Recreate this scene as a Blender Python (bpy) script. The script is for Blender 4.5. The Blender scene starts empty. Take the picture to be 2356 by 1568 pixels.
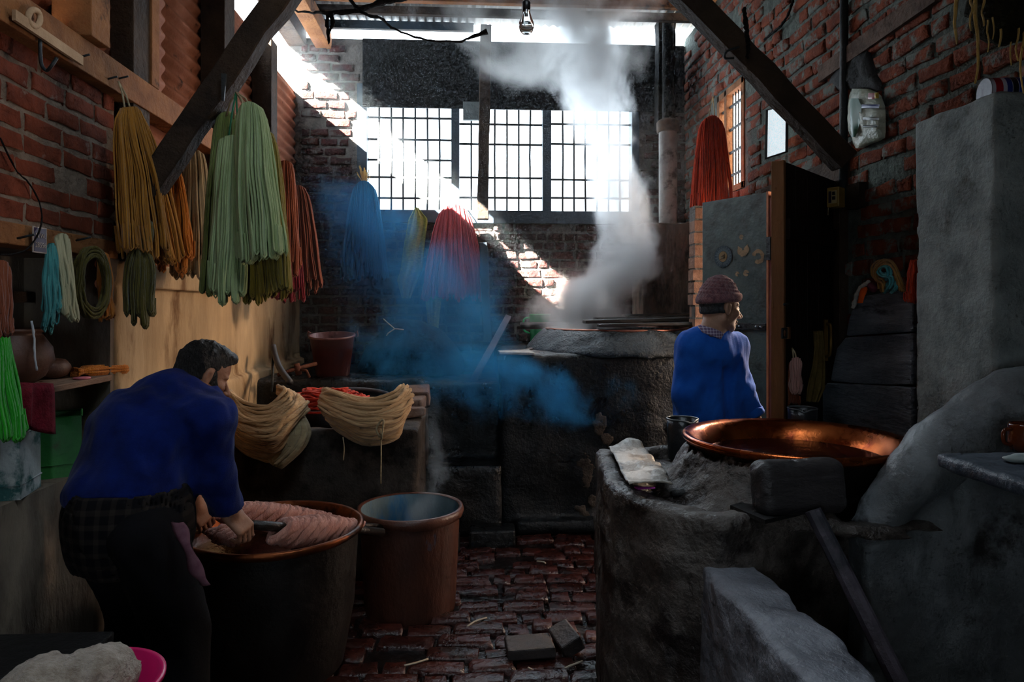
import bpy, math, random
import numpy as np
from mathutils import Vector, Matrix
R = math.radians
scene = bpy.context.scene
col = scene.collection

# ------------------------------------------------------------------ camera
F, CX, HY, VPX, CAMZ = 1600.0, 1178.0, 705.0, 1080.0, 1.58
TH = math.atan((CX - VPX) / F)
cam_d = bpy.data.cameras.new('camera')
cam = bpy.data.objects.new('camera', cam_d); col.objects.link(cam)
cam_d.sensor_width = 36.0
cam_d.lens = F / 2356.0 * 36.0
cam_d.shift_y = -(784.0 - HY) / 2356.0
cam_d.clip_start = 0.05
cam.location = (0, 0, CAMZ)
cam.rotation_euler = (R(90), 0, -TH)
scene.camera = cam

# ------------------------------------------------------------------ world, sun, daylight
w = bpy.data.worlds.new('sky'); scene.world = w; w.use_nodes = True
nt = w.node_tree
bg = nt.nodes['Background']
bg.inputs[0].default_value = (0.74, 0.88, 1.0, 1)
bg.inputs[1].default_value = 8.0
sun_d = bpy.data.lights.new('sun', 'SUN'); sun = bpy.data.objects.new('sun', sun_d); col.objects.link(sun)
sun_d.energy = 190.0; sun_d.angle = R(0.6); sun_d.color = (1.0, 0.93, 0.82)
sun.rotation_euler = Vector((1.0, 0.66, -0.84)).to_track_quat('-Z', 'Y').to_euler()

def area(name, loc, aim, sx, sy, power, color, portal=False):
    d = bpy.data.lights.new(name, 'AREA'); o = bpy.data.objects.new(name, d); col.objects.link(o)
    d.shape = 'RECTANGLE'; d.size = sx; d.size_y = sy; d.energy = power; d.color = color
    o.location = loc
    o.rotation_euler = (Vector(aim) - Vector(loc)).to_track_quat('-Z', 'Z').to_euler()
    if portal: d.cycles.is_portal = True
    return o
XL, XR, YB = -1.556, 2.05, 6.5
area('sky_portal_window', (0.27, YB + 0.24, 2.98), (0.27, 0, 2.98), 2.75, 1.2, 1, (1, 1, 1), True)
area('sky_portal_eave', (0.25, YB + 0.12, 4.12), (0.25, 0, 4.12), 3.6, 0.2, 1, (1, 1, 1), True)
area('sky_portal_slit', (XL - 0.12, 5.4, 3.75), (3, 5.4, 3.75), 2.1, 0.5, 1, (1, 1, 1), True)
area('sky_portal_side_window', (XR + 0.30, 5.30, 2.93), (0, 5.30, 2.93), 0.8, 1.1, 1, (1, 1, 1), True)
area('sky_portal_roof_vent', (0.30, 1.35, 4.20), (0.30, 1.35, 0), 0.9, 1.2, 1, (1, 1, 1), True)
area('sky_portal_rear_fill', (-0.575, -1.25, 1.45), (-0.575, 4, 1.45), 0.36, 1.0, 1, (1, 1, 1), True)  # sampling guide for the added rear opening
# warm daylight thrown back by the sunlit yard outside the side window
area('yard_light_side_window', (XR + 2.2, 6.0, 4.0), (-1.5, 4.2, 1.25), 1.5, 1.5, 900, (1.0, 0.72, 0.48))
# the yard outside the open doorway, lit by the sun
area('yard_light_doorway', (XR + 1.3, 4.05, 1.45), (0.0, 3.9, 1.25), 1.3, 1.9, 95, (1.0, 0.74, 0.56))
scene.view_settings.view_transform = 'Standard'
scene.view_settings.look = 'None'
scene.view_settings.gamma = 1.0
scene.view_settings.use_curve_mapping = False
scene.view_settings.exposure = 0.6
scene.cycles.max_bounces = 5
scene.cycles.diffuse_bounces = 3
scene.cycles.glossy_bounces = 2
scene.cycles.transmission_bounces = 5
scene.cycles.transparent_max_bounces = 12
scene.cycles.volume_bounces = 2
scene.cycles.volume_step_rate = 1.5
scene.cycles.sample_clamp_indirect = 4.0
scene.cycles.use_denoising = True
scene.cycles.use_adaptive_sampling = True
scene.cycles.adaptive_threshold = 0.04
scene.cycles.adaptive_min_samples = 8

# ------------------------------------------------------------------ helpers: rays
FW = np.array([math.sin(TH), math.cos(TH), 0.0]); RT = np.array([math.cos(TH), -math.sin(TH), 0.0]); UP = np.array([0, 0, 1.0])
CAM = np.array([0, 0, CAMZ])
def ray(px, py): return FW + (px - CX) / F * RT + (HY - py) / F * UP
def P(px, py, Y):
    d = ray(px, py); return CAM + d * (Y / d[1])
def PX(px, py, X):
    d = ray(px, py); return CAM + d * (X / d[0])
def PZ(px, py, Z):
    d = ray(px, py); return CAM + d * ((Z - CAMZ) / d[2])

# ------------------------------------------------------------------ helpers: noise and meshes
def snoise(p, scale, seed=0, octaves=3):
    rs = np.random.RandomState(seed); p = np.asarray(p, float); out = np.zeros(p.shape[:-1]); amp = 1.0
    for o in range(octaves):
        for k in range(3):
            a = rs.normal(size=3) * scale * 1.6; b = rs.normal(size=3) * scale * 1.6
            out += amp * np.sin(p @ a + rs.uniform(0, 6.28)) * np.sin(p @ b + rs.uniform(0, 6.28)) / 1.7
        scale *= 2.1; amp *= 0.5
    return out

def new_obj(name, me, parent=None):
    o = bpy.data.objects.new(name, me); col.objects.link(o)
    if parent is not None: o.parent = parent
    return o
def mesh(name, v, f, mat=None, parent=None, smooth=False):
    me = bpy.data.meshes.new(name)
    me.from_pydata([tuple(map(float, q)) for q in v], [], [tuple(map(int, q)) for q in f])
    me.update()
    if mat: me.materials.append(mat)
    if smooth: me.polygons.foreach_set('use_smooth', [True] * len(me.polygons))
    return new_obj(name, me, parent)
def tag(o, label=None, cat=None, group=None, kind=None):
    if label: o['label'] = label
    if cat: o['category'] = cat
    if group: o['group'] = group
    if kind: o['kind'] = kind
    return o
def thing(name, label, cat, loc=(0, 0, 0), group=None, rz=0.0):
    o = new_obj(name, None); o.location = tuple(map(float, loc)); o.rotation_euler = (0, 0, rz)
    o.empty_display_size = 0.05
    return tag(o, label, cat, group)
def unloc(o, root):
    """mesh o is in world coordinates: keep it there under root"""
    o.parent = root
    o.matrix_parent_inverse = Matrix.LocRotScale(root.location, root.rotation_euler, root.scale).inverted()
    return o

class MB:
    def __init__(s): s.v = []; s.f = []
    def add(s, v, f):
        n = len(s.v); s.v += [tuple(map(float, q)) for q in v]; s.f += [tuple(int(i) + n for i in q) for q in f]; return s
    def box(s, lo, hi, M=None):
        x0, y0, z0 = lo; x1, y1, z1 = hi
        v = [(x0,y0,z0),(x1,y0,z0),(x1,y1,z0),(x0,y1,z0),(x0,y0,z1),(x1,y0,z1),(x1,y1,z1),(x0,y1,z1)]
        if M is not None: v = [tuple(M @ Vector(q)) for q in v]
        return s.add(v, [(0,3,2,1),(4,5,6,7),(0,1,5,4),(1,2,6,5),(2,3,7,6),(3,0,4,7)])
    def bar(s, a, b, wx, wz, up=(0, 0, 1), taper=1.0):
        """square bar from a to b; wx across, wz along up"""
        a = Vector(a); b = Vector(b); d = (b - a).normalized(); up = Vector(up)
        x = d.cross(up).normalized(); z = x.cross(d).normalized()
        v = []
        for p, k in ((a, 1.0), (b, taper)):
            for sx, sz in ((-1,-1),(1,-1),(1,1),(-1,1)):
                v.append(tuple(p + x * (sx*wx/2*k) + z * (sz*wz/2*k)))
        return s.add(v, [(0,1,2,3),(7,6,5,4),(0,4,5,1),(1,5,6,2),(2,6,7,3),(3,7,4,0)])
    def tube(s, pts, r, seg=6, cap=True, closed=False):
        p = np.asarray(pts, float); n = len(p)
        r = np.broadcast_to(np.asarray(r, float), (n,))
        if closed: t = np.roll(p, -1, 0) - np.roll(p, 1, 0)
        else:
            t = np.empty_like(p); t[1:-1] = p[2:] - p[:-2]; t[0] = p[1] - p[0]; t[-1] = p[-1] - p[-2]
        t /= np.linalg.norm(t, axis=1)[:, None] + 1e-12
        ref = np.array([0, 0, 1.0]) if abs(t[0, 2]) < 0.9 else np.array([1.0, 0, 0])
        u = np.cross(t[0], ref); u /= np.linalg.norm(u)
        U = [u]
        for i in range(1, n):
            u = U[-1] - t[i] * (U[-1] @ t[i]); l = np.linalg.norm(u); u = u / l if l > 1e-6 else U[-1]; U.append(u)
        U = np.array(U); V = np.cross(t, U)
        an = np.arange(seg) * 2 * math.pi / seg
        ring = p[:, None] + (U[:, None] * np.cos(an)[None, :, None] + V[:, None] * np.sin(an)[None, :, None]) * r[:, None, None]
        b = len(s.v); s.v += [tuple(q) for q in ring.reshape(-1, 3)]
        m = n if closed else n - 1
        for i in range(m):
            j = (i + 1) % n
            for k in range(seg):
                l = (k + 1) % seg
                s.f.append((b+i*seg+k, b+i*seg+l, b+j*seg+l, b+j*seg+k))
        if cap and not closed:
            s.f.append(tuple(b + k for k in range(seg))[::-1]); s.f.append(tuple(b + (n-1)*seg + k for k in range(seg)))
        return s
    def lathe(s, prof, seg=48, c=(0, 0, 0), wob=0.0, seed=0, M=None):
        """prof: list of (r,z), open polyline turned about z"""
        rs = np.random.RandomState(seed); ph = rs.uniform(0, 6.28, 3)
        b = len(s.v); n = len(prof)
        for i in range(seg):
            a = 2 * math.pi * i / seg; k = 1 + wob * (math.sin(2*a+ph[0]) + 0.6*math.sin(3*a+ph[1]) + 0.4*math.sin(7*a+ph[2]))
            for r, z in prof:
                q = Vector((r*k*math.cos(a), r*k*math.sin(a), z))
                if M is not None: q = M @ q
                s.v.append((q.x + c[0], q.y + c[1], q.z + c[2]))
        for i in range(seg):
            j = (i + 1) % seg
            for k in range(n - 1):
                s.f.append((b+i*n+k, b+j*n+k, b+j*n+k+1, b+i*n+k+1))
        return s
    def prism(s, poly, y0, y1, M=None):
        """poly in x,z extruded along y"""
        n = len(poly); v = [(x, y0, z) for x, z in poly] + [(x, y1, z) for x, z in poly]
        if M is not None: v = [tuple(M @ Vector(q)) for q in v]
        f = [tuple(range(n)), tuple(range(2*n-1, n-1, -1))]
        for i in range(n):
            j = (i+1) % n; f.append((j, i, n+i, n+j))
        return s.add(v, f)
    def rough(s, amp, scale, seed=0):
        p = np.array(s.v); d = np.stack([snoise(p, scale, seed + k) for k in range(3)], 1) * amp
        s.v = [tuple(q) for q in p + d]; return s
    def build(s, name, mat, parent=None, smooth=False, bevel=0.0, world=False):
        o = mesh(name, s.v, s.f, mat, None, smooth)
        if parent is not None:
            if world: unloc(o, parent)
            else: o.parent = parent
        if bevel > 0:
            m = o.modifiers.new('edge', 'BEVEL'); m.width = bevel; m.segments = 2; m.limit_method = 'ANGLE'; m.angle_limit = R(40)
        return o

# ------------------------------------------------------------------ helpers: signed distance fields (organic shapes)
def smin(a, b, k):
    h = np.clip(0.5 + 0.5 * (b - a) / k, 0, 1); return b + (a - b) * h - k * h * (1 - h)
def smax(a, b, k): return -smin(-a, -b, k)
def cone(p, a, b, ra, rb):
    a = np.asarray(a, float); b = np.asarray(b, float); ab = b - a
    t = np.clip(((p - a) @ ab) / (ab @ ab + 1e-12), 0, 1)
    return np.linalg.norm(p - (a + t[:, None] * ab), axis=1) - (ra + (rb - ra) * t)
def ell(p, c, r, Rm=None):
    q = p - np.asarray(c, float)
    if Rm is not None: q = q @ np.asarray(Rm)
    r = np.asarray(r, float); k0 = np.linalg.norm(q / r, axis=1); k1 = np.linalg.norm(q / (r * r), axis=1)
    return k0 * (k0 - 1) / (k1 + 1e-9)
def rbox(p, c, half, rad=0.01, Rm=None):
    q = p - np.asarray(c, float)
    if Rm is not None: q = q @ np.asarray(Rm)
    q = np.abs(q) - (np.asarray(half, float) - rad)
    return np.linalg.norm(np.maximum(q, 0), axis=1) + np.minimum(q.max(1), 0) - rad
def polyprism(p, poly, z0, z1, rad=0.0):
    """vertical prism over an xy polygon"""
    poly = np.asarray(poly, float); n = len(poly); x = p[:, :2]
    d = np.full(len(p), 1e9); ins = np.zeros(len(p), bool)
    for i in range(n):
        a = poly[i]; b = poly[(i+1) % n]; e = b - a; wv = x - a
        t = np.clip((wv @ e) / (e @ e), 0, 1); d = np.minimum(d, np.linalg.norm(wv - t[:, None]*e, axis=1))
        c1 = (a[1] > x[:, 1]) != (b[1] > x[:, 1])
        xi = (b[0]-a[0]) * (x[:, 1]-a[1]) / (b[1]-a[1] + 1e-12) + a[0]
        ins ^= c1 & (x[:, 0] < xi)
    d = np.where(ins, -d, d) + rad
    h = np.abs(p[:, 2] - (z0+z1)/2) - (z1-z0)/2 + rad
    return np.minimum(np.maximum(d, h), 0) + np.hypot(np.maximum(d, 0), np.maximum(h, 0)) - rad
def rotm(rx=0, ry=0, rz=0):
    return np.array((Matrix.Rotation(R(rz), 3, 'Z') @ Matrix.Rotation(R(ry), 3, 'Y') @ Matrix.Rotation(R(rx), 3, 'X')))
def sdf_mesh(fn, lo, hi, h):
    lo = np.asarray(lo, float); hi = np.asarray(hi, float)
    n = np.maximum(np.ceil((hi - lo) / h).astype(int) + 1, 3)
    ax = [lo[i] + np.arange(n[i]) * h for i in range(3)]
    G = np.stack(np.meshgrid(*ax, indexing='ij'), -1)
    if n.prod() > 150000:      # coarse pass first, then only the band near the surface
        st = 4; Gc = G[::st, ::st, ::st]; Dc = fn(Gc.reshape(-1, 3)).reshape(Gc.shape[:3])
        pc = np.pad(Dc, 1, mode='edge'); ad = np.abs(pc)
        mn = np.minimum.reduce([ad[a:a+Dc.shape[0], b:b+Dc.shape[1], c:c+Dc.shape[2]] for a in (0, 1, 2) for b in (0, 1, 2) for c in (0, 1, 2)])
        rep = lambda q: np.repeat(np.repeat(np.repeat(q, st, 0), st, 1), st, 2)[:n[0], :n[1], :n[2]]
        D = rep(Dc).copy(); near = rep(mn) < h * st * 1.3 + 0.02
        D[near] = fn(G[near])
    else: D = fn(G.reshape(-1, 3)).reshape(n)
    # close the surface at the bounds
    for s in ((0,), (-1,)):
        D[s[0]] = np.maximum(D[s[0]], h*0.4); D[:, s[0]] = np.maximum(D[:, s[0]], h*0.4); D[:, :, s[0]] = np.maximum(D[:, :, s[0]], h*0.4)
    ins = D < 0; m = n - 1
    def sl(a, o): return a[o[0]:o[0]+m[0], o[1]:o[1]+m[1], o[2]:o[2]+m[2]]
    cs = [(i, j, k) for i in (0, 1) for j in (0, 1) for k in (0, 1)]
    cnt = sum(sl(ins, c).astype(np.int8) for c in cs)
    act = (cnt > 0) & (cnt < 8)
    I = np.argwhere(act); idx = -np.ones(tuple(m), int); idx[act] = np.arange(len(I))
    acc = np.zeros((len(I), 3)); wgt = np.zeros(len(I))
    for a in cs:
        for k in range(3):
            if a[k]: continue
            b = list(a); b[k] = 1
            da = D[I[:, 0]+a[0], I[:, 1]+a[1], I[:, 2]+a[2]]; db = D[I[:, 0]+b[0], I[:, 1]+b[1], I[:, 2]+b[2]]
            x = (da < 0) != (db < 0); t = np.where(x, da / np.where(x, da - db, 1), 0)
            q = np.array(a, float)[None] + 0 * acc; q[:, k] += t
            acc += np.where(x[:, None], q, 0); wgt += x
    V = lo + (I + acc / wgt[:, None]) * h
    Fs = []
    for k in range(3):
        u, v = (k+1) % 3, (k+2) % 3
        A = ins.copy(); sa = [slice(None)]*3; sb = [slice(None)]*3
        sa[k] = slice(0, m[k]); sb[k] = slice(1, m[k]+1)
        for q in (u, v): sa[q] = slice(1, m[q]); sb[q] = slice(1, m[q])
        ia = A[tuple(sa)]; ib = A[tuple(sb)]
        for val in (True, False):
            E = np.argwhere((ia != ib) & (ia == val))
            if len(E) == 0: continue
            E[:, u] += 1; E[:, v] += 1
            def cell(du, dv):
                c = E.copy(); c[:, u] -= du; c[:, v] -= dv; return idx[c[:, 0], c[:, 1], c[:, 2]]
            q = np.stack([cell(1, 1), cell(0, 1), cell(0, 0), cell(1, 0)], 1)
            if not val: q = q[:, ::-1]
            Fs.append(q)
    return V, np.concatenate(Fs)
def sdf_obj(name, fn, lo, hi, h, mat, parent=None, world=False, smooth=True):
    v, f = sdf_mesh(fn, lo, hi, h)
    me = bpy.data.meshes.new(name)
    me.vertices.add(len(v)); me.vertices.foreach_set('co', v.astype(np.float32).ravel())
    me.loops.add(len(f)*4); me.loops.foreach_set('vertex_index', f.astype(np.int32).ravel())
    me.polygons.add(len(f)); me.polygons.foreach_set('loop_start', np.arange(0, len(f)*4, 4, dtype=np.int32))
    me.update(calc_edges=True); me.validate()
    if smooth: me.polygons.foreach_set('use_smooth', [True]*len(me.polygons))
    if mat: me.materials.append(mat)
    o = new_obj(name, me)
    if parent is not None:
        if world: unloc(o, parent)
        else: o.parent = parent
    return o

# ------------------------------------------------------------------ helpers: materials
MATS = {}
def mat(name, c1, c2=None, scale=6.0, rough=0.8, bump=0.0, bscale=60.0, metal=0.0, stretch=None, c3=None, lo=0.35, hi=0.65,
        detail=6.0, rough2=None, spec=0.5, coord='pos', sheen=0.0, emit=None, scale3=1.7, p3=0.55, trans=0.0, coat=0.0, wave=None):
    """noise mix of c1/c2 (+ patches of c3), own-scale bump; all procedural"""
    if name in MATS: return MATS[name]
    if rough >= 0.7 and spec == 0.5: spec = 0.18
    m = bpy.data.materials.new(name); m.use_nodes = True; MATS[name] = m
    t = m.node_tree; b = t.nodes['Principled BSDF']; N = t.nodes.new; L = t.links.new
    if coord == 'pos': src = N('ShaderNodeNewGeometry').outputs['Position']
    else: src = N('ShaderNodeTexCoord').outputs['Object']
    mp = N('ShaderNodeMapping'); L(src, mp.inputs['Vector'])
    if stretch: mp.inputs['Scale'].default_value = stretch
    b.inputs['Metallic'].default_value = metal; b.inputs['Roughness'].default_value = rough
    b.inputs['Specular IOR Level'].default_value = spec
    if sheen: b.inputs['Sheen Weight'].default_value = sheen
    if coat: b.inputs['Coat Weight'].default_value = coat; b.inputs['Coat Roughness'].default_value = 0.12
    if trans: b.inputs['Transmission Weight'].default_value = trans
    if c2 is None: b.inputs['Base Color'].default_value = (*c1, 1)
    else:
        n = N('ShaderNodeTexNoise'); n.inputs['Scale'].default_value = scale; n.inputs['Detail'].default_value = detail; n.inputs['Roughness'].default_value = 0.62
        L(mp.outputs[0], n.inputs['Vector'])
        r = N('ShaderNodeValToRGB'); L(n.outputs['Fac'], r.inputs['Fac'])
        r.color_ramp.elements[0].position = lo; r.color_ramp.elements[0].color = (*c1, 1)
        r.color_ramp.elements[1].position = hi; r.color_ramp.elements[1].color = (*c2, 1)
        out = r.outputs['Color']
        if c3 is not None:
            n3 = N('ShaderNodeTexNoise'); n3.inputs['Scale'].default_value = scale3; n3.inputs['Detail'].default_value = 8; n3.inputs['Roughness'].default_value = 0.65
            L(mp.outputs[0], n3.inputs['Vector'])
            r3 = N('ShaderNodeMapRange'); r3.inputs['From Min'].default_value = p3; r3.inputs['From Max'].default_value = p3 + 0.09
            L(n3.outputs['Fac'], r3.inputs['Value'])
            mx = N('ShaderNodeMix'); mx.data_type = 'RGBA'; L(r3.outputs[0], mx.inputs['Factor']); L(out, mx.inputs['A']); mx.inputs['B'].default_value = (*c3, 1)
            out = mx.outputs['Result']
        L(out, b.inputs['Base Color'])
        if rough2 is not None:
            rr = N('ShaderNodeMapRange'); rr.inputs['From Min'].default_value = lo; rr.inputs['From Max'].default_value = hi
            rr.inputs['To Min'].default_value = rough; rr.inputs['To Max'].default_value = rough2
            L(n.outputs['Fac'], rr.inputs['Value']); L(rr.outputs[0], b.inputs['Roughness'])
    if bump > 0:
        nb = N('ShaderNodeTexNoise'); nb.inputs['Scale'].default_value = bscale; nb.inputs['Detail'].default_value = 5; nb.inputs['Roughness'].default_value = 0.6
        L(mp.outputs[0], nb.inputs['Vector'])
        bp = N('ShaderNodeBump'); bp.inputs['Strength'].default_value = bump; bp.inputs['Distance'].default_value = 0.02
        L(nb.outputs['Fac'], bp.inputs['Height']); L(bp.outputs[0], b.inputs['Normal'])
    if emit:
        b.inputs['Emission Color'].default_value = (*emit[:3], 1); b.inputs['Emission Strength'].default_value = emit[3]
    return m
def srgb(h):
    h = h.lstrip('#'); c = [int(h[i:i+2], 16)/255 for i in (0, 2, 4)]
    return tuple(x/12.92 if x <= 0.04045 else ((x+0.055)/1.055)**2.4 for x in c)
def yarn_mat(name, hexa, hexb, up=(1, 1, 0.12)):
    return mat(name, srgb(hexa), srgb(hexb), scale=38, rough=0.92, bump=0.55, bscale=190, stretch=up, spec=0.12, sheen=0.25, coord='obj', lo=0.3, hi=0.7)
# ================================================================== materials of the shell
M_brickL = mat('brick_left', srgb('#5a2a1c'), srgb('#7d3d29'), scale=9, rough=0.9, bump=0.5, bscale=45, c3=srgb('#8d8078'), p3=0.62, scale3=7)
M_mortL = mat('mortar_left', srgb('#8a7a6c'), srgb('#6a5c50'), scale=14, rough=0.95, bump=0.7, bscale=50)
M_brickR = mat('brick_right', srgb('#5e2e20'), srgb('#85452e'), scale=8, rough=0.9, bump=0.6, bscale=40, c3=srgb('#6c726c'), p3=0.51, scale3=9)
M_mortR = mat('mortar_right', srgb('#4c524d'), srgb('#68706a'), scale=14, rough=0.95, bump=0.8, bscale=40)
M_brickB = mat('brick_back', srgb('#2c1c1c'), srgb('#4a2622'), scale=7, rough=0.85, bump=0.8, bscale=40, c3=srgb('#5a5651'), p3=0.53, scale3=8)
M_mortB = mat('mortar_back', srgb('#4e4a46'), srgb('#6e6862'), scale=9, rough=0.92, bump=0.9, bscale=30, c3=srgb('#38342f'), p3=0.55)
M_soot = mat('sooty_masonry', srgb('#0b0a0a'), srgb('#171514'), scale=5, rough=0.85, bump=0.8, bscale=26)
M_conc = mat('tan_plaster', srgb('#8c7458'), srgb('#b89c78'), scale=3.2, rough=0.9, bump=0.35, bscale=35, c3=srgb('#6e5238'), p3=0.56, scale3=2.6, stretch=(1, 1, 0.35))
M_concd = mat('dim_plaster', srgb('#5a5048'), srgb('#837565'), scale=4, rough=0.92, bump=0.5, bscale=30, c3=srgb('#3a302a'), p3=0.54, stretch=(1, 1, 0.4))
M_grey = mat('grey_cement', srgb('#6c7474'), srgb('#8e9797'), scale=5, rough=0.85, bump=0.5, bscale=40, c3=srgb('#4f5553'), p3=0.56, scale3=2.2)
M_timber = mat('dark_timber', srgb('#2a211c'), srgb('#453528'), scale=5, rough=0.75, bump=0.6, bscale=30, stretch=(1, 1, 1))
M_timberw = mat('brown_timber', srgb('#7a4f30'), srgb('#9c6a42'), scale=6, rough=0.8, bump=0.5, bscale=40, c3=srgb('#3a2618'), p3=0.6, scale3=5)
M_tin = mat('rusty_tin', srgb('#7c4a34'), srgb('#99624a'), scale=4, rough=0.75, bump=0.3, bscale=60, c3=srgb('#2e1d16'), p3=0.6, scale3=7)
M_roof = mat('grey_roof_tin', srgb('#77746f'), srgb('#94918b'), scale=4, rough=0.6, bump=0.2, bscale=40)
M_void = mat('dark_room', srgb('#15110f'), srgb('#1f1a17'), scale=3, rough=0.95)
M_iron = mat('dark_iron', srgb('#1d2123'), srgb('#2d3234'), scale=9, rough=0.55, bump=0.3, bscale=60, spec=0.4)
M_paint = mat('blue_black_frame', srgb('#182833'), srgb('#22384a'), scale=7, rough=0.6, bump=0.3, bscale=40)
M_floorb = mat('wet_floor_brick', srgb('#26100d'), srgb('#431a13'), scale=8, rough=0.16, rough2=0.4, bump=0.55, bscale=26, c3=srgb('#1d1413'), p3=0.55, scale3=5, spec=0.6)
M_floor = mat('wet_floor_grout', srgb('#0c0a0a'), srgb('#1c1614'), scale=8, rough=0.10, rough2=0.35, bump=0.6, bscale=22, spec=0.6)

# ================================================================== bricks
BRICK_MESH = {}
def brick_mesh(matr, k):
    key = (matr.name, k)
    if key in BRICK_MESH: return BRICK_MESH[key]
    rs = np.random.RandomState(k * 7 + 3)
    # 3 x 2 front grid with rounded, chipped rim; unit size, x along, y outwards(-), z up
    xs = [-0.5, -0.44, 0.0, 0.44, 0.5]; zs = [-0.5, -0.40, 0.40, 0.5]
    v = []; f = []
    for z in zs:
        for x in xs:
            edge = abs(x) == 0.5 or abs(z) == 0.5
            y = (-0.45 if edge else -1.0 - rs.uniform(0, 0.35))
            v.append((x + rs.uniform(-.045, .045), y, z + rs.uniform(-.10, .10)))
    n = len(xs)
    for j in range(3):
        for i in range(4): f.append((j*n+i, j*n+i+1, (j+1)*n+i+1, (j+1)*n+i))
    rim = [0, 1, 2, 3, 4, 9, 14, 19, 18, 17, 16, 15, 10, 5]
    b = len(v)
    for i in rim: v.append((v[i][0]*1.0, 0.6, v[i][2]))
    for i in range(len(rim)):
        j = (i+1) % len(rim); f.append((rim[j], rim[i], b+i, b+j))
    me = bpy.data.meshes.new('brick'); me.from_pydata(v, [], f); me.materials.append(matr)
    me.polygons.foreach_set('use_smooth', [True]*len(me.polygons)); me.update()
    BRICK_MESH[key] = me
    return me

def in_frame(p):
    d = np.asarray(p, float) - CAM; z = d @ FW
    if z < 0.3: return None
    return CX + F * (d @ RT) / z, HY - F * d[2] / z, z
def bricks(wall, org, ua, na, u0, u1, v0, v1, ch, bl, matr, holes=(), joint=0.014, relief=0.012, seed=1, prio=None, limit=290, skip=0.0, va=(0, 0, 1), var=0.3, tilt=0.6, half=0.0):
    """courses of single bricks on a plane: org + u*ua + v*va, na = outward normal"""
    rs = np.random.RandomState(seed)
    org = np.asarray(org, float); ua = np.asarray(ua, float); va = np.asarray(va, float); na = np.asarray(na, float)
    cand = []
    v = v0; row = 0
    while v + ch*0.6 <= v1:
        u = u0 - rs.uniform(0, bl) - (row % 2) * bl * 0.5
        while u < u1:
            L = bl * (0.5 if rs.rand() < half else rs.uniform(1 - var*0.5, 1 + var*0.35))
            a, b = max(u, u0), min(u + L - joint, u1)
            if b - a > 0.05:
                c = (a+b)/2; cv = v + ch/2
                bad = any(h[0] - 0.02 < c + (b-a)*0.4 and c - (b-a)*0.4 < h[1] + 0.02 and h[2] - ch*0.3 < cv < h[3] + ch*0.3 for h in holes)
                if not bad and rs.rand() > skip:
                    cand.append((c, cv, b - a, (ch - joint) * rs.uniform(0.88, 1.0), relief * rs.uniform(0.5, 1.5), rs.randint(6), rs.uniform(-tilt, tilt)))
            u += L
        v += ch; row += 1
    sc = []
    for q in cand:
        p = org + ua*q[0] + va*q[1]; s = in_frame(p)
        if s is None or not (-30 < s[0] < 2386 and -30 < s[1] < 1598): sc.append(-1); continue
        ca = abs((p - CAM) @ na) / np.linalg.norm(p - CAM)
        k = 1.0 if prio is None else prio(s[0], s[1])
        sc.append(k * q[2] * q[3] * ca / s[2]**2)
    order = np.argsort(-np.array(sc)) if cand else []
    stuff = MB()
    for n, i in enumerate(order):
        c, cv, L, H, rel, k, tl = cand[i]
        p = org + ua*c + va*cv
        X = ua*L; Z = va*H; Yv = -na*rel
        M = Matrix(((X[0], Yv[0], Z[0], p[0]), (X[1], Yv[1], Z[1], p[1]), (X[2], Yv[2], Z[2], p[2]), (0, 0, 0, 1)))
        M = M @ Matrix.Rotation(R(tl), 4, 'Y')
        me = brick_mesh(matr, k)
        if n < limit and sc[i] > 0:
            o = new_obj('brick', me, wall); o.matrix_local = M if wall.location.length < 1e-6 else M
        else:
            stuff.add([tuple(M @ q.co) for q in me.vertices], [tuple(q.vertices) for q in me.polygons])
    if stuff.f:
        o = stuff.build('brick_courses', matr, wall, smooth=True); o['kind'] = 'stuff'

# ================================================================== floor
g = MB()
nx, ny = 40, 60
xs = np.linspace(-2.2, 2.3, nx); ys = np.linspace(-1.2, 6.6, ny)
gv = np.array([(x, y, 0.0) for y in ys for x in xs]); gv[:, 2] = snoise(gv, 2.2, 5) * 0.006
g.add(gv, [(j*nx+i, j*nx+i+1, (j+1)*nx+i+1, (j+1)*nx+i) for j in range(ny-1) for i in range(nx-1)])
floor = tag(g.build('floor', M_floor, smooth=True), 'wet dark floor paved with worn red bricks', None, None, 'structure')
bricks(floor, (0, 0, 0.004), (1, 0, 0), (0, 0, 1), -1.5, 1.2, 1.9, 4.78, 0.118, 0.235, M_floorb, joint=0.02, relief=0.022, seed=11, va=(0, 1, 0), skip=0.07, var=0.5, tilt=2.0,
       prio=lambda x, y: 3.0 if 840 < x < 1350 and y > 1180 else (0.6 if 640 < x < 860 and y > 1400 else 0.05), half=0.18)

# ================================================================== back wall
W0 = P(824, 500, YB); W1 = P(1468, 213, YB)        # window opening
wx0, wx1, wz0, wz1 = W0[0], W1[0], W0[2], W1[2]
HB = 4.05
b = MB()
b.box((XL-0.3, YB, 0), (wx0, YB+0.23, HB)).box((wx1, YB, 0), (XR+0.3, YB+0.23, HB))
b.box((wx0, YB, 0), (wx1, YB+0.23, wz0)).box((wx0, YB, wz1), (wx1, YB+0.23, HB))
wall_back = tag(b.build('wall_back', M_mortB), 'rough brick back wall under and beside the barred window', None, None, 'structure')
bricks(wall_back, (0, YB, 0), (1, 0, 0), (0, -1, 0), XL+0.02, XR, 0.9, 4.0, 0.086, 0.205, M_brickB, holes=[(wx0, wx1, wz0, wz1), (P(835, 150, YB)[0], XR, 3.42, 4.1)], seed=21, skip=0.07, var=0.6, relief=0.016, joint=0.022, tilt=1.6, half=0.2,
       prio=lambda x, y: 2.0 if (690 < x < 830 and 180 < y < 760) or (900 < x < 1480 and 500 < y < 760) else 0.4)
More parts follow.
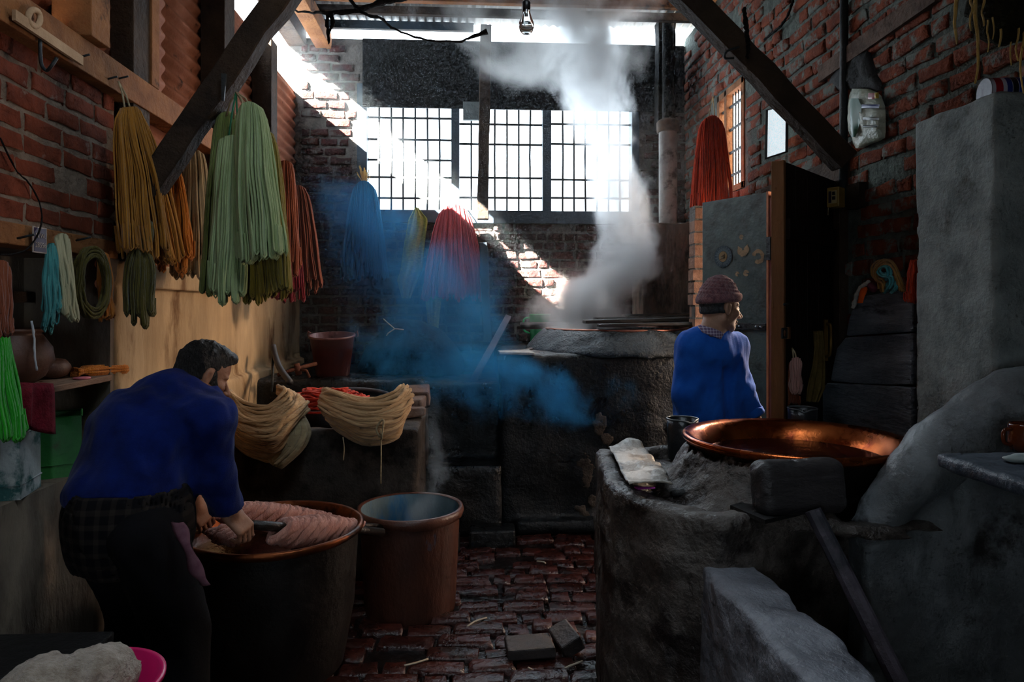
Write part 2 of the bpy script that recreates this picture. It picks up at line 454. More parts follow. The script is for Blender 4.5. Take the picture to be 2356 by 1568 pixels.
ub = MB(); ub.box((P(835, 150, YB)[0], YB-0.022, 3.42), (XR-0.02, YB, HB-0.001))
tag(ub.build('trim_1', M_soot), 'soot-black wall beam above the barred window', None, None, 'structure')

# ================================================================== left wall
YN = 3.15                                            # the brick front part ends here, plaster goes on
b = MB()
b.box((XL-0.45, -1.2, 0), (XL, YN, 0.915))           # low wall under the niche
b.box((XL-0.45, -1.2, 0.915), (XL-0.36, YN, 1.79))   # niche back
b.box((XL-0.45, YN-0.03, 0.915), (XL, YN+0.05, 1.79))  # niche end
b.box((XL-0.45, -1.2, 1.79), (XL-0.10, YN+0.05, 1.88))  # niche head
wall_left = tag(b.build('wall_left', M_concd), 'left wall with low plastered base, niche, bricks and tin', None, None, 'structure')
bb = MB(); bb.box((XL-0.23, -1.2, 1.865), (XL, YN, 2.50)); bb.build('mortar_bed', M_mortL, wall_left)
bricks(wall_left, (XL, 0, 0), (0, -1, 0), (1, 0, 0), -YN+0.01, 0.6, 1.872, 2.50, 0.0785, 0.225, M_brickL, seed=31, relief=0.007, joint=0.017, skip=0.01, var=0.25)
# plastered part with its lip, uneven by hand
def f_conc(p):
    d = rbox(p, (XL-0.15, (YN+6.5)/2+0.03, 0.89), (0.15, (6.5-YN)/2+0.02, 0.89), 0.02)
    d = smin(d, rbox(p, (XL, 4.42, 1.735), (0.028, 1.22, 0.05), 0.012), 0.01)
    d = smin(d, rbox(p, (XL-0.02, YN+0.13, 0.85), (0.035, 0.13, 0.85), 0.015), 0.01)
    d = smin(d, rbox(p, (XL, 5.0, 0.56), (0.05, 1.5, 0.56), 0.02), 0.02)
    return d + snoise(p, 2.5, 7) * 0.004
sdf_obj('plaster', f_conc, (XL-0.32, YN-0.02, -0.02), (XL+0.08, 6.52, 1.82), 0.024, M_conc, wall_left)
MB().box((XL-0.02, YN+0.27, 1.665), (XL+0.036, 5.45, 1.775)).rough(0.004, 5, 8).build('plaster_lip', M_conc, wall_left, bevel=0.008)
def corrugated(name, y0, y1, z0, z1, x, m, parent):
    n = int((z1-z0)/0.01); v = []; f = []
    for i in range(n+1):
        z = z0 + (z1-z0)*i/n; xx = x + 0.011*math.sin(2*math.pi*z/0.085)
        for y in (y0, (y0+y1)/2, y1): v.append((xx, y, z))
    for i in range(n):
        for j in range(2): f.append((i*3+j, i*3+j+1, (i+1)*3+j+1, (i+1)*3+j))
    o = mesh(name, v, f, m, parent, True)
    s = o.modifiers.new('t', 'SOLIDIFY'); s.thickness = 0.003
    return o
for (y0, y1, z0, z1, dx) in ((-1.2, 1.0, 2.6, 4.22, 0), (0.98, 2.0, 2.6, 4.22, .004), (1.98, 2.9, 2.6, 4.22, 0), (2.88, 3.75, 2.55, 4.22, .004), (3.73, 4.56, 2.1, 4.22, 0),
                             (3.1, 4.58, 1.65, 2.6, .006), (4.54, 5.4, 1.65, 3.63, 0), (5.38, 6.52, 1.65, 3.56, .004)):
    corrugated('corrugated_sheet', y0, y1, z0, z1, XL-0.05+dx, M_tin, wall_left)
# timbers on the left wall
def trim(n, mb, m, label, bevel=0.004):
    o = mb.build('trim_%d' % n, m, bevel=bevel); return tag(o, label, None, None, 'structure')
trim(2, MB().bar((XL+0.02, -1.2, 2.565), (XL+0.02, 4.42, 2.55), 0.10, 0.13), M_timberw, 'nailed brown wall plate beam above the left brickwork')
trim(3, MB().bar((XL-0.06, -1.2, 1.828), (XL-0.06, YN+0.02, 1.828), 0.14, 0.075), M_timberw, 'wooden lintel over the wall niche')
trim(4, MB().box((XL-0.04, 2.76, 2.62), (XL+0.11, 2.90, 4.1)), M_timberw, 'upright stud above the left brick wall')
trim(5, MB().box((XL-0.04, 3.20, 1.80), (XL+0.06, 3.36, 4.1)), M_timber, 'dark full-height post where bricks meet plaster')
trim(6, MB().box((XL-0.04, 4.24, 1.80), (XL+0.10, 4.42, 4.1)), M_timber, 'dark upright post behind the green hanks')
trim(7, MB().box((XL-0.04, 5.22, 1.80), (XL+0.10, 5.38, 3.56)), M_timber, 'dark upright post beside the rust hanks')
trim(8, MB().box((XL-0.10, 4.42, 3.97), (XL+0.06, 6.50, 4.20)), M_timber, 'eave beam over the open slit')
trim(9, MB().box((XL-0.08, 3.36, 2.62), (XL+0.07, 3.44, 4.1)), M_timberw, 'reddish stud lit beside the corrugated sheet')

# ================================================================== right wall
A = PX(1652, 300, XR); B = PX(1714, 300, XR)
sy0, sy1 = B[1], A[1]; sz0 = PX(1714, 430, XR)[2]; sz1 = PX(1714, 172, XR)[2]
DY0, DY1, DZ = 3.72, 4.72, 2.27
b = MB()
HR = 4.12
for (xa, xb, ya_, yb_, za_, zb_) in ((XR, XR+0.06, sy0, sy1, sz0, sz1), (XR+0.06, XR+0.25, sy0-0.05, sy1+0.75, sz0-0.05, sz1+0.45)):   # opening splayed outwards
    b.box((xa, -1.2, 0), (xb, DY0, HR)).box((xa, DY0, DZ), (xb, ya_, HR)).box((xa, DY1, 0), (xb, ya_, DZ))
    b.box((xa, yb_, 0), (xb, 6.75, HR)).box((xa, ya_, 0), (xb, yb_, za_)).box((xa, ya_, zb_), (xb, yb_, HR))
wall_right = tag(b.build('wall_right', M_mortR), 'orange brick right wall with thick grey mortar', None, None, 'structure')
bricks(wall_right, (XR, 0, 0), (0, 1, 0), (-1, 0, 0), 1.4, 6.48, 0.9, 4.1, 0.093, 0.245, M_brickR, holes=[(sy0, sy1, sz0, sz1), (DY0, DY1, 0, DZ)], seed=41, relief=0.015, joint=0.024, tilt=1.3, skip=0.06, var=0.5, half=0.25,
       prio=lambda x, y: 2.0 if x > 1590 and y < 760 and not (x > 2110 and y > 280) else 0.05)
# trodden yard outside the doorway
tag(MB().box((XR+0.25, 2.5, -0.06), (XR+4.0, 6.5, -0.02)).build('ground_yard', M_concd), 'trodden yard ground outside the doorway', None, None, 'structure')
tag(MB().box((XR+2.6, 2.0, -0.06), (XR+2.8, 6.0, 3.4)).box((XR+0.25, 2.0, -0.06), (XR+2.6, 2.2, 3.4)).box((XR+0.25, 5.0, -0.06), (XR+2.6, 5.1, 2.3)).build('wall_sky_block', M_concd), 'added unseen wall outside the doorway that blocks the sky', None, None, 'structure')  # unseen, added to cut down skylight through the doorway

# ================================================================== rear wall behind the camera, its narrow opening added as fill light
tag(MB().box((XL-0.5, -1.3, 0), (-0.75, -1.2, 4.2)).box((-0.40, -1.3, 0), (XR+0.3, -1.2, 4.2)).box((-0.75, -1.3, 0), (-0.40, -1.2, 0.95)).box((-0.75, -1.3, 1.95), (-0.40, -1.2, 4.2)).build('wall_rear', M_concd), 'rear wall behind the viewer with a narrow opening added for fill light', None, None, 'structure')

# ================================================================== roof
def roof_sheet(x0, x1, y0, y1, z):
    n = int((x1-x0)/0.0095); v = []; f = []
    for i in range(n+1):
        x = x0 + (x1-x0)*i/n; zz = z + 0.011*math.sin(2*math.pi*x/0.076)
        for y in (y0, y1): v.append((x, y, zz))
    for i in range(n): f.append((i*2, i*2+1, i*2+3, i*2+2))
    return v, f
ceiling = None
k = 0
VX0, VX1, VY0, VY1 = -0.15, 0.75, 0.75, 1.95      # unseen roof vent for daylight, its kerb added to block the sun
for (y0, y1, x0, x1) in [(a, c, d, e) for (a, c) in ((-1.35, VY0), (VY1, 4.2), (4.15, 6.44)) for (d, e) in ((XL-0.09, -0.62), (-0.66, 0.28), (0.24, 1.2), (1.16, XR+0.3))] + [(VY0-0.02, VY1+0.02, XL-0.09, VX0), (VY0-0.02, VY1+0.02, VX1, XR+0.3)]:
    if True:
        v, f = roof_sheet(x0, x1, y0, y1, 4.185 + 0.004*(k % 3))
        o = mesh('ceiling' if ceiling is None else 'roof_sheet', v, f, M_roof, ceiling, True)
        s = o.modifiers.new('t', 'SOLIDIFY'); s.thickness = 0.003
        if ceiling is None: ceiling = tag(o, 'corrugated tin roof seen from below', None, None, 'structure')
        k += 1
n = 10
for (y, z, wv, h) in ((0.4, 4.11, .08, .1), (2.15, 4.11, .08, .1), (4.4, 4.11, .07, .1), (5.1, 4.11, .06, .08), (5.72, 4.11, .06, .09), (6.05, 4.13, .05, .07)):
    trim(n, MB().box((XL-0.05, y-wv/2, z-h/2), (XR+0.1, y+wv/2, z+h/2)), M_timber if n % 2 else M_timberw, 'roof purlin number %d from the camera, under the tin' % (n-9)); n += 1
trim(n, MB().bar((XL+0.22, 5.2, 4.02), (XL+0.22, 6.5, 4.02), 0.14, 0.14), M_timberw, 'sawn rafter end resting on the back wall beside the slit'); n += 1
# truss at the braces: tie beam above the frame
trim(n, MB().box((XL-0.05, 3.2, 3.86), (XR+0.05, 3.36, 4.06)), M_timber, 'tie beam carrying both diagonal braces'); n += 1
trim(n, MB().box((XL+0.02, 6.38, 4.105), (P(1090, 80, 6.4)[0], 6.43, 4.18)), M_paint, 'dark fascia board above the eave gap'); n += 1
trim(n, MB().box((VX0-0.05, 0.0, 4.19), (VX0, VY1+0.05, 5.0)).box((VX0-0.05, VY0-0.05, 4.19), (VX1, VY0, 4.75)).box((VX1, VY0-0.05, 3.4), (VX1+0.03, VY1+0.05, 4.2)), M_timber, 'tall added kerb blocking the sun at the roof vent'); n += 1  # unseen, added to keep sun out and shade the upper right wall
NTRIM = n

# ================================================================== back window: frame, mullions, bars
win = thing('window_1', 'wide barred window glowing white in the back wall', 'window', (0, YB, 0)); del win['category']; win['kind'] = 'structure'
yf = YB - 0.02
def wbox(px0, py0, px1, py1, y0, y1, name, m):
    a = P(px0, py1, YB); c = P(px1, py0, YB)
    return MB().box((a[0], y0, a[2]), (c[0], y1, c[2])).build(name, m, win, bevel=0.003, world=True)
wbox(822, 205, 1470, 237, yf, YB+0.13, 'head', M_paint)
wbox(822, 488, 1470, 512, yf-0.03, YB+0.13, 'sill', M_paint)
wbox(822, 237, 845, 488, yf, YB+0.13, 'jamb', M_paint)
wbox(1453, 237, 1470, 488, yf, YB+0.13, 'jamb', M_paint)
wbox(1038, 237, 1057, 488, yf, YB+0.11, 'mullion', M_paint)
wbox(1248, 237, 1268, 488, yf, YB+0.11, 'mullion', M_paint)
rs = np.random.RandomState(3)
def bars(px0, px1, nv, ys):
    for i in range(nv):
        x = px0 + (px1-px0)*(i+1)/(nv+1)
        MB().tube([P(x, 237, YB+0.05), P(x+rs.uniform(-2, 2), 360, YB+0.05), P(x, 488, YB+0.05)], 0.0105, 6).build('bar', M_iron, win, True, world=True)
    for y in ys:
        a = P(px0, y, YB+0.045); c = P(px1, y+rs.uniform(-2, 2), YB+0.045)
        MB().box((a[0], a[1]-0.005, a[2]-0.010), (c[0], a[1]+0.005, a[2]+0.010)).build('cross_bar', M_iron, win, world=True)
bars(845, 1038, 6, (270, 320, 367, 407, 455))
bars(1057, 1248, 6, (285, 331, 408, 454))
bars(1268, 1453, 6, (285, 331, 413, 455))

# ================================================================== side window in the right wall
sw = thing('window_2', 'small barred window in the right wall behind the red hank', 'window', (XR, (sy0+sy1)/2, 0)); del sw['category']; sw['kind'] = 'structure'
def sbox(y0, z0, y1, z1, x0, x1, name, m): return MB().box((x0, y0, z0), (x1, y1, z1)).build(name, m, sw, bevel=0.003, world=True)
sbox(sy0, sz0, sy0+0.05, sz1, XR-0.01, XR+0.06, 'jamb', M_timberw); sbox(sy1-0.05, sz0, sy1, sz1, XR-0.01, XR+0.06, 'jamb', M_timberw)
sbox(sy0, sz1-0.05, sy1, sz1, XR-0.01, XR+0.06, 'head', M_timberw); sbox(sy0, sz0, sy1, sz0+0.05, XR-0.01, XR+0.06, 'sill', M_timberw)
sbox((sy0+sy1)/2+0.07, sz0, (sy0+sy1)/2+0.12, sz1, XR-0.01, XR+0.05, 'mullion', M_timberw)
for i in range(8):
    y = sy0 + 0.05 + (sy1-sy0-0.1)*(i+0.7)/8.4
    MB().tube([(XR+0.03, y, sz0), (XR+0.03, y, sz1)], 0.006, 6).build('bar', M_iron, sw, True, world=True)
for i in range(4):
    z = sz0 + (sz1-sz0)*(i+0.8)/4.6
    MB().box((XR+0.015, sy0, z-0.009), (XR+0.03, sy1, z+0.009)).build('cross_bar', M_iron, sw, world=True)
# ================================================================== yarn: hanging hanks
def loft(pts): return np.asarray(pts, float)
def smoothpath(ctrl, n):
    """Catmull-Rom through control points"""
    c = np.asarray(ctrl, float); c = np.vstack([2*c[0]-c[1], c, 2*c[-1]-c[-2]]); out = []
    m = len(c) - 3
    for t in np.linspace(0, m - 1e-6, n):
        i = int(t); u = t - i; a, b, d, e = c[i], c[i+1], c[i+2], c[i+3]
        out.append(0.5*((2*b) + (-a+d)*u + (2*a-5*b+4*d-e)*u*u + (-a+3*b-3*d+e)*u**3))
    return np.array(out)
TIE = mat('pale_string', srgb('#b8a888'), srgb('#8a7a5c'), scale=60, rough=0.9)
def hank_strands(L, wt, wb, dep, n, seed, rad=0.0075, bulge=0.55, lean=0.0, waist=None, spread=0.06, arch=0.05, uneven=0.05):
    """strands of one hank, local coords: hangs down from z=0 (x across, y depth)"""
    rs = np.random.RandomState(seed); mb = MB(); NS = 13
    n = int(n*2.5); rad = rad*0.56; nc = max(5, int(wb/0.024))
    cph = rs.uniform(0, 6.28, (nc*2, 4)); clen = rs.uniform(-uneven, uneven, nc*2); cof = rs.uniform(-0.5, 0.5, nc*2)
    for i in range(n):
        a = rs.uniform(-1, 1); bdep = rs.uniform(-1, 1) * math.sqrt(max(0.05, 1 - a*a*0.8))
        if rs.rand() < 0.7: bdep = -abs(bdep)**0.6 * math.sqrt(max(0.05, 1 - a*a*0.8))  # fill the seen side
        c = min(nc-1, int((a+1)/2*nc)) + (nc if bdep > 0 else 0)      # strands gather in locks
        ac = ((c % nc) + 0.5)/nc*2 - 1
        Li = L * (1 + clen[c] + rs.uniform(-uneven, uneven)*0.25)
        ph = cph[c] + rs.uniform(-0.25, 0.25, 4)
        s = np.linspace(0, 1, NS)
        prof = wt + (wb - wt) * s**bulge
        if waist: prof = prof * (1 - waist[1] * np.exp(-((s - waist[0]) / 0.07)**2))
        aa = a + (ac - a) * 0.22 * np.clip((s-0.15)*1.5, 0, 1)
        x = aa * prof/2 + spread*wb*0.25*np.sin(s*3.1*2 + ph[0])*s + 0.004*np.sin(s*11+ph[1])*s + lean*s*L
        dp = dep * (0.35 + 0.65 * np.minimum(1, s*2.2))
        y = bdep * dp/2 + cof[c]*dep*0.18*np.clip(s*2, 0, 1) + 0.003*np.sin(s*9+ph[2])
        if waist: y = y * (1 - waist[1] * 0.8 * np.exp(-((s - waist[0]) / 0.07)**2))
        z = -s * Li + arch*wt*(1 - a*a)*np.exp(-s*9) - 0.02*(1-np.cos(a*1.5))*np.exp(-s*6)
        z[-1] += 0.005*((a-ac)*nc/2)**2      # rounded lock ends
        down = np.stack([x, y, z], 1)
        da = rs.uniform(0.006, 0.014) * (1 if a < ac else -1)
        up = down[-1:-4:-1].copy(); up[:, 0] += da; up[:, 1] += rs.uniform(0.004, 0.014)
        mid = (down[-1] + up[0]) / 2; mid[2] -= abs(da) * 0.6 + 0.004
        path = np.vstack([down, mid[None], up])
        mb.tube(path, rad * rs.uniform(0.7, 1.3), 4, cap=False)
    # inner mass so that no light passes between the strands
    rings = []
    for s in np.linspace(0.02, 0.93, 10):
        pr = (wt + (wb-wt)*s**bulge) * 0.88
        dp = dep * (0.35 + 0.65*min(1, s*2.2)) * 0.72
        if waist:
            k = 1 - waist[1]*math.exp(-((s-waist[0])/0.07)**2); pr *= k; dp *= k
        rings.append([(pr/2*math.cos(t) + lean*s*L, dp/2*math.sin(t), -s*L) for t in np.linspace(0, 2*math.pi, 14, endpoint=False)])
    v = [q for r in rings for q in r]; f = []
    for i in range(9):
        for k in range(14): f.append((i*14+k, (i+1)*14+k, (i+1)*14+(k+1) % 14, i*14+(k+1) % 14))
    f.append(tuple(range(14))); f.append(tuple(range(9*14, 10*14))[::-1])
    mb.add(v, f)
    return mb
def hank(name, label, top, L, wt, wb, dep, n, m, seed, hang=None, rz=0.0, cat='yarn hank', group=None, tie=None, tie_m=None, **kw):
    top = np.asarray(top, float)
    t = thing(name, label, cat, top, group, rz)
    hank_strands(L, wt, wb, dep, n, seed, **kw).build('strands', m, t, True)
    if tie:   # (s along, width)
        zs = -tie[0]*L; wv = tie[1]
        MB().tube([(wv/2*math.cos(a), dep*0.35*math.sin(a), zs + 0.006*math.sin(3*a)) for a in np.linspace(0, 2*math.pi, 20, endpoint=False)], 0.007, 6, closed=True).build('tie', tie_m or TIE, t, True)
    if hang is not None:
        h = np.asarray(hang, float) - top
        c, s_ = math.cos(-rz), math.sin(-rz); h = np.array([c*h[0]-s_*h[1], s_*h[0]+c*h[1], h[2]])
        mb = MB()
        for k in (-1, 1): mb.tube([(k*wt*0.22, 0, -0.05), (k*wt*0.10 + h[0]*0.5, h[1]*0.5, h[2]*0.5), tuple(h)], 0.004, 5)
        mb.build('hanging_string', tie_m or TIE, t, True)
    return t
Y_ochre = yarn_mat('yarn_ochre', '#9a6620', '#cc8a30'); Y_ochre2 = yarn_mat('yarn_orange', '#b0621a', '#d4832a')
Y_olive = yarn_mat('yarn_olive', '#4a421a', '#665c22'); Y_beige = yarn_mat('yarn_beige', '#9a8260', '#c2aa80')
Y_green = yarn_mat('yarn_green', '#8aa06a', '#bccc98'); Y_greend = yarn_mat('yarn_green_dark', '#6c7a3e', '#8e9a54'); Y_yolive = yarn_mat('yarn_yellow_olive', '#7a6a26', '#a08a34')
Y_rust = yarn_mat('yarn_rust', '#7a3a22', '#96502f'); Y_brown = yarn_mat('yarn_brown', '#6a3626', '#874a34')
Y_blue = yarn_mat('yarn_blue', '#0e5a80', '#1876a2'); Y_pink = yarn_mat('yarn_pink', '#b8343c', '#e0565a'); Y_red = yarn_mat('yarn_red', '#b02c12', '#e04a1c')
Y_teal = yarn_mat('yarn_teal', '#2c7a80', '#54a4a4'); Y_pale = yarn_mat('yarn_pale', '#a8a888', '#c8c4a0'); Y_lime = yarn_mat('yarn_bright_green', '#128a14', '#2cb41e')
Y_maroon = yarn_mat('yarn_maroon', '#6a1420', '#8a2030'); Y_straw = yarn_mat('straw', '#b08a40', '#d2ae60')
STR_GREEN = mat('green_string', srgb('#2a6a4a'))

# ---- along the left wall
hank('yarn_hank', 'ochre yarn hank bulging behind the diagonal timber, tied at the top', PX(300, 250, XL+0.13), 0.60, 0.10, 0.36, 0.16, 120, Y_ochre, 51, hang=PX(272, 187, XL+0.08), rz=R(74), lean=0.22, group='hanks on the left wall')
hank('yarn_hank', 'bright orange yarn hank hanging below the diagonal timber', P(388, 372, 3.34), 0.46, 0.07, 0.20, 0.16, 95, Y_ochre2, 52, rz=R(12), lean=0.02, uneven=0.16, group='hanks on the left wall')
hank('yarn_hank', 'olive yarn hank knotted in its middle beside the plaster edge', P(322, 500, 3.04), 0.42, 0.09, 0.12, 0.09, 42, Y_olive, 53, rz=R(10), waist=(0.34, 0.5), uneven=0.1, group='hanks on the left wall')
hank('yarn_hank', 'beige undyed yarn hank between the orange and green hanks', P(440, 345, 3.55), 0.62, 0.11, 0.20, 0.14, 100, Y_beige, 54, hang=P(446, 308, 3.6), rz=R(25), uneven=0.03, group='hanks on the left wall')
# the green bunch on the brace
hook = P(543, 212, 3.02)
hank('yarn_hank', 'dark green yarn hank at the back of the green bunch', P(526, 262, 3.14), 0.76, 0.09, 0.18, 0.13, 85, Y_greend, 55, hang=hook, rz=R(10), lean=-0.03, group='green bunch on the diagonal timber')
hank('yarn_hank', 'pale green yarn hank, lower front one of the green bunch', P(536, 316, 3.00), 0.66, 0.11, 0.155, 0.12, 90, Y_green, 56, hang=hook, rz=R(5), lean=-0.03, tie_m=STR_GREEN, group='green bunch on the diagonal timber')
hank('yarn_hank', 'lightest green yarn hank with rounded top in the green bunch', P(577, 240, 2.97), 0.62, 0.09, 0.20, 0.15, 110, Y_green, 57, hang=hook, rz=R(-5), lean=0.07, group='green bunch on the diagonal timber')
hank('yarn_hank', 'yellow-olive yarn hank peeping out under the green bunch', P(606, 300, 3.11), 0.70, 0.08, 0.21, 0.12, 85, Y_yolive, 58, hang=hook, rz=R(0), lean=0.03, group='green bunch on the diagonal timber')
hank('yarn_hank', 'olive yarn hank hanging lowest in the green bunch', P(566, 420, 3.09), 0.46, 0.16, 0.22, 0.12, 70, Y_yolive, 59, rz=R(0), lean=-0.02, group='green bunch on the diagonal timber', uneven=0.12)
hank('yarn_hank', 'rust yarn hank on the wall right behind the green bunch', P(655, 372, 4.55), 0.66, 0.10, 0.20, 0.14, 80, Y_rust, 60, rz=R(35), lean=0.0, group='rust hanks by the corner', uneven=0.1)
hank('yarn_hank', 'brown yarn hank hanging farthest along the left wall', P(684, 428, 5.0), 0.70, 0.10, 0.30, 0.16, 100, Y_brown, 61, rz=R(20), lean=0.03, group='rust hanks by the corner', uneven=0.12)
hank('yarn_hank', 'dark maroon yarn hank under the rust hanks', P(648, 520, 4.8), 0.46, 0.16, 0.30, 0.16, 70, Y_maroon, 62, rz=R(20), hang=PX(640, 440, XL+0.02), group='rust hanks by the corner', uneven=0.1)
# ---- on the back wall
hank('yarn_hank', 'deep blue yarn hank tied with straw left of the window', P(838, 432, 6.34), 0.80, 0.20, 0.44, 0.20, 150, Y_blue, 63, bulge=0.8, group='hanks on the back wall', arch=0.3)
hank('yarn_hank', 'pink-red yarn hank hanging below the window sill', P(1045, 487, 6.28), 0.76, 0.26, 0.60, 0.24, 200, Y_pink, 64, bulge=0.75, hang=P(1052, 455, 6.42), group='hanks on the back wall', arch=0.25)
t = thing('straw_tie', 'dry straw tie on top of the blue hank', 'straw', P(838, 425, 6.34))
rs = np.random.RandomState(8); mb = MB()
for i in range(26):
    a = rs.uniform(-1, 1); mb.tube([(0.02*a, rs.uniform(-.02, .02), -0.06), (0.012*a, 0, 0.02), (0.09*a*rs.rand(), rs.uniform(-.03, .03), rs.uniform(0.06, 0.17))], 0.003, 4)
mb.build('stalks', Y_straw, t)
# ---- right window
hank('yarn_hank', 'red-orange yarn hank hanging in front of the side window', P(1637, 277, 5.0), 0.66, 0.15, 0.30, 0.18, 150, Y_red, 65, bulge=0.6, hang=P(1640, 222, 5.05), group='hanks on the right wall', arch=0.2)
# ---- niche on the left
hank('yarn_hank', 'pale teal yarn hank on a nail under the lintel', PX(142, 538, XL+0.05), 0.30, 0.05, 0.05, 0.04, 30, Y_pale, 66, rz=R(60), lean=0.10, group='small hanks under the lintel')
hank('yarn_hank', 'teal blue yarn hank beside the small number plate', PX(118, 560, XL+0.03), 0.26, 0.03, 0.06, 0.04, 32, Y_teal, 67, rz=R(60), group='small hanks under the lintel', uneven=0.2)
hank('yarn_hank', 'small orange yarn end hanging from the olive ring', PX(238, 582, XL+0.05), 0.26, 0.05, 0.055, 0.04, 30, Y_ochre2, 68, rz=R(60), lean=0.05, group='small hanks under the lintel')
hank('yarn_hank', 'rust yarn hank cut by the left picture edge', PX(2, 600, XL+0.25), 0.20, 0.04, 0.05, 0.05, 24, Y_rust, 69, rz=R(50), group='small hanks under the lintel')
t = thing('yarn_ring', 'olive yarn skein hanging open like a ring under the lintel', 'yarn hank', PX(212, 575, XL+0.05), 'small hanks under the lintel', R(60))
mb = MB(); rs = np.random.RandomState(70)
for i in range(34):
    k = rs.uniform(0.8, 1.1); ph = rs.uniform(0, 6.28); dy = rs.uniform(-.02, .02)
    mb.tube([(0.062*k*math.sin(a) + 0.004*math.sin(5*a+ph), dy + 0.004*math.cos(4*a+ph), -0.13 + 0.13*k*math.cos(a)) for a in np.linspace(0, 2*math.pi, 26, endpoint=False)], 0.005, 5, closed=True)
mb.build('strands', Y_olive, t, True)
hank('yarn_hank', 'vivid green yarn hank hanging at the left picture edge', P(-14, 715, 2.15), 0.36, 0.04, 0.14, 0.10, 80, Y_lime, 71, rz=R(20), lean=0.02, bulge=0.9)
# ---- cloths on the back wall
def cloth(name, label, m, rows, y, th=0.004, seed=0, cat='cloth', fold=0.02, nx=16):
    """rows: list of (px_left, px_right, py): sheet hung near Y=y, with folds"""
    rs = np.random.RandomState(seed); v = []; f = []
    rows = np.array(rows, float); py = np.linspace(rows[0, 2], rows[-1, 2], 26)
    l = np.interp(py, rows[:, 2], rows[:, 0]); r = np.interp(py, rows[:, 2], rows[:, 1])
    ph = rs.uniform(0, 6.28)
    for j in range(26):
        for i in range(nx+1):
            u = i/nx; q = P(l[j]+(r[j]-l[j])*u, py[j], y)
            q[1] += -fold * (0.5+0.5*math.sin(u*9+ph+0.05*j)) - fold*0.4*math.sin(u*21+j*0.12) - 0.03*math.sin(math.pi*u)
            v.append(q)
    for j in range(25):
        for i in range(nx): f.append((j*(nx+1)+i, (j+1)*(nx+1)+i, (j+1)*(nx+1)+i+1, j*(nx+1)+i+1))
    o = mesh(name, v, f, m, None, True); s = o.modifiers.new('t', 'SOLIDIFY'); s.thickness = th
    return tag(o, label, cat)
M_clothy = mat('yellow_green_cloth', srgb('#8a8a30'), srgb('#b4b048'), scale=30, rough=0.9, bump=0.5, bscale=80, stretch=(1, 1, 3))
cloth('hanging_cloth', 'yellow-green ribbed cloth hanging left of the pink hank', M_clothy, [(955, 962, 478), (940, 985, 505), (930, 978, 560), (922, 972, 620), (914, 962, 645), (925, 945, 686)], 6.32, seed=3, fold=0.03)
cloth('hanging_cloth', 'narrow pale yellow cloth strip below the pink hank', M_clothy, [(975, 1018, 660), (980, 1015, 700), (983, 1012, 720), (986, 1009, 756)], 6.36, seed=5, fold=0.02)
# ================================================================== braces, poles, pipes, wires
def timber_bar(name, label, a, b, wx, wz, m, cat='beam', up=(0, 0, 1), seg=10, seed=0, kind='structure'):
    """slightly wavy sawn timber"""
    a = np.asarray(a, float); b = np.asarray(b, float); d = b - a; d /= np.linalg.norm(d); x = np.cross(d, up); x /= np.linalg.norm(x); z = np.cross(x, d)
    v = []; f = []; rs = np.random.RandomState(seed)
    for i in range(seg+1):
        t = i/seg; p = a + (b-a)*t + x*rs.uniform(-.004, .004) + z*rs.uniform(-.005, .005); k = rs.uniform(0.95, 1.05)
        for sx, sz in ((-1, -1), (1, -1), (1, 1), (-1, 1)): v.append(p + x*sx*wx/2*k + z*sz*wz/2*k)
    for i in range(seg):
        for k in range(4): f.append((i*4+k, i*4+(k+1) % 4, (i+1)*4+(k+1) % 4, (i+1)*4+k))
    f += [(3, 2, 1, 0), tuple(seg*4+k for k in range(4))]
    o = mesh(name, v, f, m); bv = o.modifiers.new('edge', 'BEVEL'); bv.width = 0.006; bv.segments = 1; bv.limit_method = 'ANGLE'
    if kind: o['kind'] = kind; o['label'] = label
    else: tag(o, label, cat)
    return o
braceL = timber_bar('trim_%d' % NTRIM, 'dark diagonal timber brace on the left with hanks hooked on', P(285, 520, 3.10), P(672, -40, 3.10), 0.10, 0.105, M_timber, seed=1); NTRIM += 1
braceR = timber_bar('trim_%d' % NTRIM, 'dark diagonal timber brace on the right', P(1560, -30, 3.30), P(1945, 372, 3.30), 0.10, 0.11, M_timber, seed=2); NTRIM += 1
MB().bar(P(516, 170, 3.035), P(513, 232, 3.035), 0.02, 0.018, up=(0, 1, 0), taper=0.5).build('bracket', M_iron, braceL)
MB().tube(smoothpath([P(1700, 108, 3.24), P(1672, 118, 3.22), P(1668, 134, 3.22), P(1688, 134, 3.23)], 14), 0.006, 6).build('ring', M_iron, braceR, True)
timber_bar('trim_%d' % NTRIM, 'slim upright post standing before the barred window', P(1118, 60, 6.30), P(1110, 505, 6.30), 0.10, 0.10, M_timber, up=(0, 1, 0), seed=3); NTRIM += 1
timber_bar('trim_%d' % NTRIM, 'soot-dark upright post in the back right corner', P(1530, 50, 6.30), P(1530, 300, 6.30), 0.16, 0.14, M_soot, up=(0, 1, 0), seed=4); NTRIM += 1
timber_bar('upright_pipe', 'dark blue upright pipe standing below the pink hank', P(1112, 560, 6.30), P(1122, 790, 6.05), 0.075, 0.075, M_paint, cat='pipe', up=(0, 1, 0), seed=5, kind=None)
MB().box(tuple(P(1065, 275, 6.40)), tuple(P(1106, 237, 6.44))).build('board_scrap', M_grey); tag(bpy.data.objects['board_scrap'], 'grey board scrap wedged at the window post top', 'board')
